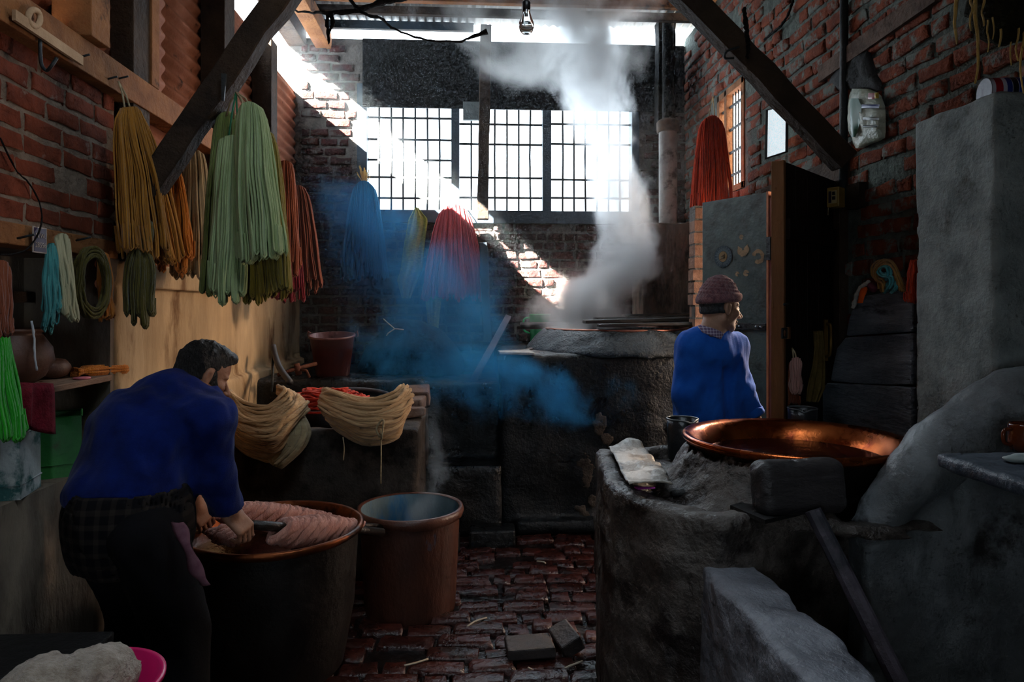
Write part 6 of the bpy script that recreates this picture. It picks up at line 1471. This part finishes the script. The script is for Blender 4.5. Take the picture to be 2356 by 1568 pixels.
# shirt collar
cc_ = hc + Hm @ np.array([-0.046, 0, -0.140]); Cm = frame(Hm @ np.array([0.98, 0, -0.28]))
def f_collar(p):
    q = (p - cc_) @ Cm; r = np.hypot(q[:, 0], q[:, 1]); rt = 0.067 - 0.15*q[:, 2]
    return smax(np.abs(r - rt) - 0.006, np.abs(q[:, 2]) - 0.020, 0.005)
sdf_obj('shirt_collar', f_collar, cc_-0.12, cc_+0.12, 0.005, M_plaid2, manR)
sdf_obj('trousers', lambda p: smax(legsM(p, 0.022) + folds(p, 74, 0.006), 0.09 - p[:, 2], 0.01), (hipL[0]-0.16, YM-0.18, 0.07), (hipR[0]+0.18, YM+0.26, Q(1632, 985)[2]), 0.013, M_trou, manR)
for f_ in (ftL, ftR):
    sdf_obj('shoe', lambda p, f_=f_: smax(smin(cone(p, f_ - np.array([0, 0.035, 0.01]), f_ + np.array([0.02, 0.16, -0.02]), 0.052, 0.042), cone(p, f_, f_+np.array([0, 0, 0.05]), 0.05, 0.05), 0.02), -p[:, 2], 0.004), f_-np.array([0.1, 0.12, 0.07]), f_+np.array([0.12, 0.24, 0.12]), 0.012, M_blackw, manR)
# short grey-black hair below the cap
def f_hairR(p):
    q = (p - hc) @ Hm; m = np.stack([q[:, 0], np.abs(q[:, 1]), q[:, 2]], 1)
    d = smin(ell(m, (-0.012, 0, 0.032), (0.104, 0.081, 0.094)), ell(m, (-0.035, 0, -0.03), (0.066, 0.066, 0.05)), 0.03)
    d = smax(d, q[:, 0] - 0.006 - 0.12*np.clip(q[:, 2], 0, 1), 0.01); d = smax(d, -0.036 - q[:, 2] - 0.25*np.clip(-q[:, 0]-0.04, 0, 0.1), 0.014)
    e = ell(m, (-0.008, 0.082, -0.008), (0.024, 0.02, 0.036)); return smax(d, -e, 0.004) + snoise(p, 120, 7, 1)*0.0012
sdf_obj('hair', f_hairR, hc-0.14, hc+0.14, 0.0045, mat('greying_hair', srgb('#34383c'), srgb('#54595e'), scale=80, rough=0.7, bump=0.6, bscale=200), manR)
# chunky knitted cap
def f_cap(p):
    q = (p - hc) @ Hm; z = q[:, 2]; tl = z - (0.030 + 0.16*(q[:, 0]))      # brim tilts up to the forehead
    d = ell(q, (-0.014, 0, 0.042), (0.105, 0.086, 0.090)); d = smin(d, ell(q, (-0.010, 0, 0.100), (0.062, 0.056, 0.052)), 0.05)
    an = np.arctan2(q[:, 1], q[:, 0]+0.015); row = z*170; st = 0.0045*np.abs(np.sin(an*17 + np.floor(row/math.pi)*1.6))*np.abs(np.sin(row))
    d = d - st - snoise(p, 60, 9, 2)*0.002
    d = smax(d, -tl - 0.004, 0.004)
    r = np.hypot((q[:, 0]+0.012)/0.104, q[:, 1]/0.084); br = np.hypot((r-1.0)*0.094, (tl-0.012)*0.62) - 0.0115 - 0.003*np.abs(np.sin(an*26 + tl*260))
    return smin(d, br, 0.006)
sdf_obj('knitted_cap', f_cap, hc-np.array([0.15, 0.15, 0.06]), hc+np.array([0.15, 0.15, 0.18]), 0.0036, mat('mauve_wool', srgb('#6a4450'), srgb('#9a6a6e'), scale=60, rough=0.95, bump=0.6, bscale=150, sheen=0.4), manR)
# eyes and brows
for sy in (-1, 1):
    c = hc + Hm @ np.array([0.0785, 0.031*sy, -0.005]); sdf_obj('eye', lambda p, c=c: ell(p, c, (0.0105, 0.0105, 0.0105)), c-0.014, c+0.014, 0.0025, mat('eye_dark', srgb('#2a201c'), rough=0.15), manR)
    b0 = hc + Hm @ np.array([0.0885, 0.012*sy, 0.015]); b1 = hc + Hm @ np.array([0.078, 0.044*sy, 0.018]); MB().tube([b0, (b0+b1)/2+np.array([0, 0, .003]), b1], (0.003, 0.004, 0.002), 6).build('eyebrow', M_hair, manR, True)

# ------------------------------------------------------------------ man bending over the vat
hc2 = P(469, 860, 2.80); H2 = frame((0.700, 0.560, -0.445))
nk2 = hc2 + H2 @ np.array([-0.09, 0, -0.185])
s_r, s_l = P(484, 962, 2.60), P(372, 930, 2.88)
e_r, e_l = P(498, 1085, 2.62), P(425, 1090, 2.86)
w_r, w_l = P(528, 1178, 2.66), P(446, 1158, 2.90)
st_a, st_b = P(556, 1205, 2.72), s2a
hp2 = P(292, 1195, 2.48); hpr, hpl = P(335, 1235, 2.40), P(245, 1215, 2.60)
knr = np.array([hpr[0]+0.09, hpr[1]+0.05, 0.47]); knl = np.array([hpl[0]+0.06, hpl[1]+0.08, 0.48])
ftr = np.array([hpr[0]+0.13, hpr[1]+0.0, 0.07]); ftl = np.array([hpl[0]+0.04, hpl[1]+0.06, 0.07])
def torso2(p, g=0.0):
    d = cone(p, P(308, 1135, 2.54), P(345, 1010, 2.64), 0.165+g, 0.165+g)
    d = smin(d, cone(p, P(345, 1010, 2.64), P(400, 945, 2.72), 0.165+g, 0.130+g), 0.05)
    d = smin(d, cone(p, s_r, s_l, 0.065+g, 0.07+g), 0.08)
    d = smin(d, cone(p, P(425, 930, 2.74), nk2, 0.085+g, 0.058+g*0.5), 0.05)
    return d
def arms2(p, g=0.0):
    d = smin(cone(p, s_r, e_r, 0.062+g, 0.05+g), cone(p, e_r, w_r, 0.05+g, 0.034+g), 0.03)
    e = smin(cone(p, s_l, e_l, 0.06+g, 0.048+g), cone(p, e_l, w_l, 0.046+g, 0.034+g), 0.03)
    return d, e
def legs2(p, g=0.0):
    d = smin(cone(p, hpr, knr, 0.098+g, 0.066+g), cone(p, knr, ftr, 0.062+g, 0.047+g), 0.03)
    e = smin(cone(p, hpl, knl, 0.098+g, 0.066+g), cone(p, knl, ftl, 0.062+g, 0.047+g), 0.03)
    d = smin(d, e, 0.02); return smin(d, ell(p, hp2, (0.165+g, 0.13+g, 0.12+g)), 0.05)
sd = (st_b - st_a)/np.linalg.norm(st_b - st_a)
# right hand closes over the stick: fingers across it
hr_f = np.cross(sd, (0, 0, 1)); hr_f /= np.linalg.norm(hr_f); hr_f = -hr_f
grip = P(558, 1203, 2.73)
HR2 = frame(-hr_f*0.65 + sd*0.42 + np.array([0, 0, -0.62]), up=(0.25, -0.35, 0.9))
HL2 = frame((0.42, 0.25, -0.85), up=(0.3, -0.6, 0.6))
def f_manL(p):
    d = head_sdf((p - hc2) @ H2, neck=(-0.085, 0.0, -0.17))
    d = smin(d, torso2(p), 0.03); a, b = arms2(p); d = smin(d, np.minimum(a, b), 0.02); d = smin(d, legs2(p), 0.03)
    d = smin(d, hand_sdf((p - w_r) @ HR2, curl=(50, 62, 45), thumb=(0.75, 0.35, -0.6), tcurl=(0.7, -0.5, -0.5)), 0.012)
    d = smin(d, hand_sdf((p - w_l) @ HL2, curl=(28, 38, 30), thumb=(0.7, -0.5, -0.4)), 0.012)
    for f_ in (ftr, ftl): d = smin(d, cone(p, f_ - np.array([0.02, 0.02, 0.02]), f_ + np.array([0.07, 0.13, -0.025]), 0.045, 0.034), 0.02)
    return d
o = sdf_obj('person', f_manL, (-1.62, 2.12, 0.0), (-0.78, 3.1, 1.56), 0.0075, M_skin)
tag(o, 'bearded man in a navy fleece bending over the copper vat', 'person'); manL = o
sdf_obj('face', lambda p: head_sdf((p - hc2) @ H2, neck=(-0.085, 0.0, -0.17)) - 0.0015, hc2-np.array([0.16, 0.15, 0.16]), hc2+np.array([0.16, 0.15, 0.15]), 0.0032, M_skin, manL)
for nm, w_, Hh, cr, th, tc in (('hand', w_r, HR2, (50, 62, 45), (0.75, 0.35, -0.6), (0.7, -0.5, -0.5)), ('hand', w_l, HL2, (28, 38, 30), (0.7, -0.5, -0.4), (0.9, 0.1, -0.45))):
    cN = w_ + Hh @ np.array([0.07, 0, -0.02])
    sdf_obj(nm, lambda p: hand_sdf((p - w_) @ Hh, curl=cr, thumb=th, tcurl=tc) - 0.001, cN-0.13, cN+0.13, 0.0036, M_skin, manL)
def f_jackL(p):
    a, b = arms2(p, 0.020)
    d = smin(torso2(p, 0.028), np.minimum(a, b), 0.028)
    d = smin(d, ell(p, P(300, 1140, 2.54), (0.185, 0.17, 0.13)), 0.05)      # the jacket billows over the hips
    d = d + folds(p, 81, 0.013, 7, 0.6) + folds(p, 82, 0.005, 20, 0.7)
    d = smax(d, -cone(p, P(432, 985, 2.50), P(448, 1165, 2.52), 0.012, 0.022), 0.03)   # crease along the arm
    d = smax(d, -cone(p, P(420, 1085, 2.42), P(412, 1110, 2.42), 0.008, 0.006), 0.012)  # pocket slit
    d = smax(d, -cone(p, hc2 + H2 @ np.array([-0.078, 0, -0.155]), hc2 + H2 @ np.array([-0.015, 0, -0.04]), 0.054, 0.088), 0.012)
    for w_, e_ in ((w_r, e_r), (w_l, e_l)):
        n_ = (w_-e_)/np.linalg.norm(w_-e_); near = np.linalg.norm(p - w_, axis=1) - 0.14
        d = smax(d, np.maximum(np.minimum((p - (w_ - n_*0.012)) @ n_, -near), -0.5), 0.004)
    # slanting hem
    A = P(175, 1165, 2.45); B = P(440, 1212, 2.45); n_ = np.array([-(B-A)[2], 0, (B-A)[0]]); n_ = n_/np.linalg.norm(n_); n_ = n_ if n_[2] < 0 else -n_
    hem = (p - A) @ n_; keep = np.where(p[:, 0] > P(448, 1100, 2.6)[0], -1.0, hem)
    return smax(d, keep, 0.008)
sdf_obj('fleece_jacket', f_jackL, (-1.66, 2.08, 0.72), (-0.76, 3.1, 1.46), 0.0085, M_fleeceb, manL)
# stand-up collar
c2 = hc2 + H2 @ np.array([-0.066, 0, -0.128]); C2 = frame(H2 @ np.array([0.88, 0, -0.48]), up=H2 @ np.array([0.48, 0, 0.88]))
sdf_obj('jacket_collar', lambda p: smax(np.abs(np.hypot(((p-c2)@C2)[:, 0], ((p-c2)@C2)[:, 1]) - 0.072) - 0.009, np.abs(((p-c2)@C2)[:, 2]) - 0.036, 0.008) + folds(p, 83, 0.002, 20, 1), c2-0.13, c2+0.13, 0.006, M_fleeceb, manL)
def f_tr2(p): return smax(smax(legs2(p, 0.028) + folds(p, 84, 0.008, 9, 0.6), 0.08 - p[:, 2], 0.01), p[:, 2]-0.98, 0.02)
sdf_obj('trousers', f_tr2, (-1.62, 2.1, 0.06), (-0.8, 2.9, 1.0), 0.014, M_trou, manL)
def f_tail(p):
    d = ell(p, P(300, 1195, 2.49), (0.205, 0.185, 0.25)); d = np.abs(d + folds(p, 85, 0.01, 9, 0.4)) - 0.006
    return smax(smax(d, P(300, 1325, 2.4)[2] - p[:, 2], 0.01), p[:, 2]-P(300, 1130, 2.4)[2], 0.01)
sdf_obj('shirt_tail', f_tail, (-1.66, 2.2, 0.55), (-0.9, 2.8, 1.0), 0.010, M_plaid, manL)
# cloth strip hanging from the belt
pts = [P(408, 1200, 2.32), P(428, 1250, 2.30), P(452, 1310, 2.30), P(472, 1345, 2.30)]
mb = MB(); sp = smoothpath(pts, 16); v = []; f = []
for i, q in enumerate(sp):
    w_ = 0.020 + 0.006*math.sin(i*0.8)
    for k in range(5): v.append(q + np.array([(k-2)/2*w_, -0.012*math.cos((k-2)/2*1.5) + 0.004*math.sin(i), 0]))
for i in range(15):
    for k in range(4): f.append((i*5+k, (i+1)*5+k, (i+1)*5+k+1, i*5+k+1))
o = mesh('belt_cloth', v, f, mat('mauve_rag', srgb('#5a3844'), srgb('#74505a'), scale=20, rough=0.9), manL, True); o.modifiers.new('t', 'SOLIDIFY').thickness = 0.006
for f_ in (ftr, ftl):
    sdf_obj('shoe', lambda p, f_=f_: smax(smin(cone(p, f_ - np.array([0.02, 0.03, 0.01]), f_ + np.array([0.075, 0.14, -0.02]), 0.054, 0.044), cone(p, f_, f_+np.array([0, 0, 0.05]), 0.052, 0.052), 0.02), -p[:, 2], 0.004), f_-np.array([0.1, 0.12, 0.08]), f_+np.array([0.16, 0.22, 0.12]), 0.012, M_blackw, manL)
def f_hair2(p):
    q = (p - hc2) @ H2; m = np.stack([q[:, 0], np.abs(q[:, 1]), q[:, 2]], 1)
    d = smin(ell(m, (-0.014, 0, 0.038), (0.104, 0.082, 0.095)), ell(m, (-0.045, 0, -0.03), (0.066, 0.068, 0.055)), 0.03)
    d = smin(d, ell(m, (0.052, 0, 0.096), (0.046, 0.055, 0.024)), 0.03)
    line = q[:, 0] - np.where(q[:, 2] > 0.075, 0.094, 0.010 + 1.1*np.clip(q[:, 2]-0.018, 0, 0.06))
    d = smax(d, line, 0.01); d = smax(d, -0.062 - q[:, 2], 0.012)
    e = ell(m, (-0.004, 0.082, -0.008), (0.026, 0.022, 0.037)); d = smax(d, -e, 0.004)
    return d + snoise(p*np.array([1, 1, 0.6]), 55, 11, 2)*0.003
sdf_obj('hair', f_hair2, hc2-0.16, hc2+0.17, 0.0042, M_hair, manL)
def f_beard(p):
    q = (p - hc2) @ H2; m = np.stack([q[:, 0], np.abs(q[:, 1]), q[:, 2]], 1)
    d = head_sdf(q, neck=(-0.085, 0, -0.17)) - 0.0045
    d = smax(d, q[:, 2] - np.clip(0.035 - 1.7*(q[:, 0] - 0.012), -0.052, 0.035), 0.006)      # cheek line
    d = smax(d, -(q[:, 0] - 0.006), 0.006); d = smax(d, -0.13 - q[:, 2], 0.01)
    d = smax(d, -ell(m, (0.098, 0, -0.072), (0.022, 0.022, 0.012)), 0.004)
    return d + snoise(p, 90, 12, 1)*0.0012
sdf_obj('beard', f_beard, hc2-0.17, hc2+0.17, 0.004, M_hair, manL)
for sy in (-1, 1):
    c = hc2 + H2 @ np.array([0.0785, 0.031*sy, -0.005]); sdf_obj('eye', lambda p, c=c: ell(p, c, (0.0105, 0.0105, 0.0105)), c-0.014, c+0.014, 0.0025, MATS['eye_dark'], manL)
    b0 = hc2 + H2 @ np.array([0.0885, 0.012*sy, 0.015]); b1 = hc2 + H2 @ np.array([0.078, 0.044*sy, 0.018]); MB().tube([b0, (b0+b1)/2+np.array([0, 0, .004]), b1], (0.004, 0.005, 0.002), 6).build('eyebrow', M_hair, manL, True)
# ================================================================== steam and smoke (real volumes)
def smoke(name, label, lo, hi, path, dens, color, scale=3.0, k=1.5, t0=0.1, t1=0.75, stretch=(1, 1, 0.6), seed=0.0, aniso=0.2, detail=4.0, step=1.0, warp=0.6, ytop=0.0, efade=0.12):
    """path: list of (z, x, y, rx, ry) in metres, bottom to top: soft column around it, broken up by noise"""
    lo = np.asarray(lo, float); hi = np.asarray(hi, float)
    o = MB().box(tuple(lo), tuple(hi)).build(name, None); tag(o, label, name.replace('_', ' '), None, 'stuff')
    m = bpy.data.materials.new(name); m.use_nodes = True; t = m.node_tree; t.nodes.clear(); N = t.nodes.new; L = t.links.new
    out = N('ShaderNodeOutputMaterial'); vs = N('ShaderNodeVolumePrincipled'); L(vs.outputs[0], out.inputs['Volume'])
    vs.inputs['Color'].default_value = (*color, 1); vs.inputs['Anisotropy'].default_value = aniso
    pos = N('ShaderNodeNewGeometry').outputs['Position']
    def math_(op, a, b=None, c=None, clamp=False):
        n = N('ShaderNodeMath'); n.operation = op; n.use_clamp = clamp
        for i, q in enumerate((a, b, c)):
            if q is None: continue
            if isinstance(q, (int, float)): n.inputs[i].default_value = q
            else: L(q, n.inputs[i])
        return n.outputs[0]
    # warp the lookup so that edges curl
    wn = N('ShaderNodeTexNoise'); wn.inputs['Scale'].default_value = scale*0.45; wn.inputs['Detail'].default_value = 2.0; L(pos, wn.inputs['Vector'])
    va = N('ShaderNodeVectorMath'); va.operation = 'SUBTRACT'; L(wn.outputs['Color'], va.inputs[0]); va.inputs[1].default_value = (0.5, 0.5, 0.5)
    vb = N('ShaderNodeVectorMath'); vb.operation = 'SCALE'; L(va.outputs[0], vb.inputs[0]); vb.inputs['Scale'].default_value = warp
    vc = N('ShaderNodeVectorMath'); vc.operation = 'ADD'; L(pos, vc.inputs[0]); L(vb.outputs[0], vc.inputs[1])
    sp = N('ShaderNodeSeparateXYZ'); L(vc.outputs[0], sp.inputs[0])
    path = np.array(path, float); z0, z1 = path[0, 0], path[-1, 0]
    zn = math_('DIVIDE', math_('SUBTRACT', sp.outputs[2], z0), z1 - z0, clamp=True)
    def curve(vals):
        a, b = float(min(vals)), float(max(vals)); b = b if b - a > 1e-4 else a + 1e-4
        f = N('ShaderNodeFloatCurve'); cm = f.mapping; c = cm.curves[0]; zs = (path[:, 0]-z0)/(z1-z0)
        pts = [(float(x), (float(v)-a)/(b-a)) for x, v in zip(zs, vals)]
        c.points[0].location = pts[0]; c.points[1].location = pts[-1]
        for q in pts[1:-1]: c.points.new(*q)
        cm.update(); L(zn, f.inputs['Value']); return math_('MULTIPLY_ADD', f.outputs[0], b - a, a)
    cx, cy, rx, ry = (curve(path[:, i]) for i in (1, 2, 3, 4))
    dx = math_('DIVIDE', math_('SUBTRACT', sp.outputs[0], cx), rx); dy = math_('DIVIDE', math_('SUBTRACT', sp.outputs[1], cy), ry)
    r = math_('SQRT', math_('ADD', math_('MULTIPLY', dx, dx), math_('MULTIPLY', dy, dy)))
    mp = N('ShaderNodeMapping'); L(vc.outputs[0], mp.inputs['Vector']); mp.inputs['Scale'].default_value = stretch; mp.inputs['Location'].default_value = (seed, seed*1.7, -seed)
    n1 = N('ShaderNodeTexNoise'); n1.inputs['Scale'].default_value = scale; n1.inputs['Detail'].default_value = detail; n1.inputs['Roughness'].default_value = 0.6; L(mp.outputs[0], n1.inputs['Vector'])
    v = math_('ADD', math_('SUBTRACT', 1.0, r), math_('MULTIPLY', math_('SUBTRACT', n1.outputs['Fac'], 0.5), k*2))
    mr = N('ShaderNodeMapRange'); mr.interpolation_type = 'SMOOTHSTEP'; L(v, mr.inputs['Value']); mr.inputs['From Min'].default_value = t0; mr.inputs['From Max'].default_value = t1; mr.inputs['To Max'].default_value = dens
    # fade out at both ends
    e0 = N('ShaderNodeMapRange'); L(sp.outputs[2], e0.inputs['Value']); e0.inputs['From Min'].default_value = z0 - 0.02; e0.inputs['From Max'].default_value = z0 + efade*(z1-z0)
    e1 = N('ShaderNodeMapRange'); L(sp.outputs[2], e1.inputs['Value']); e1.inputs['From Min'].default_value = z1; e1.inputs['From Max'].default_value = z1 - 0.25*(z1-z0)
    if ytop: e1.inputs['From Max'].default_value = z1 - 0.01
    L(math_('MULTIPLY', math_('MULTIPLY', mr.outputs[0], e0.outputs[0]), e1.outputs[0]), vs.inputs['Density'])
    m.cycles.volume_sampling = 'MULTIPLE_IMPORTANCE' if hasattr(m.cycles, 'volume_sampling') else m.cycles.volume_sampling
    o.data.materials.append(m)
    o.cycles.use_deform_motion = False
    return o
def pt(px, py, Y, rx, ry): q = P(px, py, Y); return (q[2], q[0], q[1], rx, ry)
# white steam from the back vat
smoke('steam', 'white steam billowing from the back vat past the window to the roof', (0.35, 5.05, 1.36), (2.0, 6.45, 4.16),
      [pt(1310, 768, 5.5, 0.52, 0.42), pt(1330, 705, 5.85, 0.50, 0.45), pt(1390, 650, 5.95, 0.44, 0.42), pt(1440, 610, 5.9, 0.40, 0.38), pt(1440, 500, 5.8, 0.26, 0.28), pt(1390, 330, 5.8, 0.36, 0.26), pt(1375, 200, 5.8, 0.36, 0.26), pt(1350, 60, 5.8, 0.52, 0.42), pt(1350, 12, 5.8, 0.7, 0.5)],
      13.0, (0.985, 0.985, 0.985), scale=3.4, k=1.15, t0=0.08, t1=1.0, seed=3.1, warp=0.45, ytop=1, aniso=0.45, efade=0.025)
smoke('steam', 'dense white steam welling over the rim of the back vat', (0.4, 5.1, 1.40), (1.75, 6.45, 2.1),
      [pt(1375, 768, 5.6, 0.52, 0.5), pt(1370, 730, 5.95, 0.46, 0.5), pt(1380, 680, 6.1, 0.40, 0.4), pt(1400, 600, 6.1, 0.4, 0.4)],
      7.0, (0.985, 0.985, 0.985), scale=3.6, k=1.3, t0=0.1, t1=1.1, seed=6.6, warp=0.4, aniso=0.35, efade=0.05)
# smoke lying under the roof
smoke('roof_smoke', 'thin grey smoke hanging under the tin roof', (-0.6, 4.9, 3.45), (2.0, 6.45, 4.17),
      [(3.45, 0.7, 5.8, 0.6, 0.5), (3.7, 0.7, 5.8, 0.95, 0.55), (4.16, 0.5, 5.7, 1.2, 0.7)], 1.7, (0.9, 0.9, 0.88), scale=2.6, k=1.3, t0=0.2, t1=1.0, seed=7.7, stretch=(1, 1, 1), ytop=1)
# blue wood smoke drifting between oven and furnace
BL = (0.055, 0.34, 0.70)
smoke('blue_smoke', 'thin blue wood smoke drifting over the oven and hearth', (-1.05, 4.45, 0.75), (0.75, 6.3, 2.35),
      [pt(1080, 930, 5.0, 0.60, 0.4), pt(1010, 840, 5.1, 0.80, 0.5), pt(970, 760, 5.3, 0.80, 0.5), pt(990, 680, 5.5, 0.65, 0.40), pt(980, 560, 5.7, 0.55, 0.3)],
      3.0, BL, scale=2.6, k=1.6, t0=0.1, t1=1.5, detail=6.0, seed=1.3, warp=0.5)
smoke('blue_smoke', 'blue smoke rolling low before the furnace front', (-0.6, 4.05, 0.5), (1.6, 4.83, 1.5),
      [pt(1260, 1000, 4.5, 0.30, 0.25), pt(1260, 940, 4.5, 0.85, 0.30), pt(1190, 880, 4.5, 0.85, 0.30), pt(1060, 815, 4.5, 0.6, 0.28)],
      8.0, BL, scale=3.6, k=1.7, t0=0.2, t1=1.6, detail=6.0, seed=5.9, warp=0.45)
smoke('blue_smoke', 'blue smoke hazing the corner around the blue hank', (-1.5, 5.6, 1.5), (-0.3, 6.48, 2.9),
      [pt(800, 700, 6.1, 0.45, 0.35), pt(830, 560, 6.1, 0.55, 0.35), pt(800, 440, 6.1, 0.5, 0.35), pt(790, 380, 6.1, 0.4, 0.3)],
      2.8, BL, scale=2.4, k=1.2, t0=0.1, t1=1.1, seed=9.4, warp=0.5)
# wisp over the barrel
smoke('barrel_steam', 'pale wisp of steam curling out of the barrel', (bc2[0]-0.22, 3.42, ZR-0.25), (bc2[0]+0.36, 3.92, ZR+0.62),
      [pt(945, 1230, 3.66, 0.20, 0.18), pt(985, 1130, 3.66, 0.10, 0.10), pt(1005, 1060, 3.68, 0.09, 0.09), pt(990, 1000, 3.70, 0.08, 0.08), pt(975, 900, 3.72, 0.10, 0.08)],
      3.0, (0.75, 0.85, 0.92), scale=8, k=1.3, t0=0.25, t1=1.0, seed=2.2, warp=0.18)
# thin haze that shows the sunbeam
hz = MB().box((XL+0.12, 4.4, 1.3), (XR-0.02, YB-0.05, 4.09)).build('haze', None); tag(hz, 'faint smoky haze crossed by the sunbeam', 'haze', None, 'stuff')
m = bpy.data.materials.new('haze'); m.use_nodes = True; t = m.node_tree; t.nodes.clear(); ou = t.nodes.new('ShaderNodeOutputMaterial'); v_ = t.nodes.new('ShaderNodeVolumeScatter'); v_.inputs['Density'].default_value = 0.013; v_.inputs['Color'].default_value = (0.75, 0.88, 1.0, 1); t.links.new(v_.outputs[0], ou.inputs['Volume']); hz.data.materials.append(m)
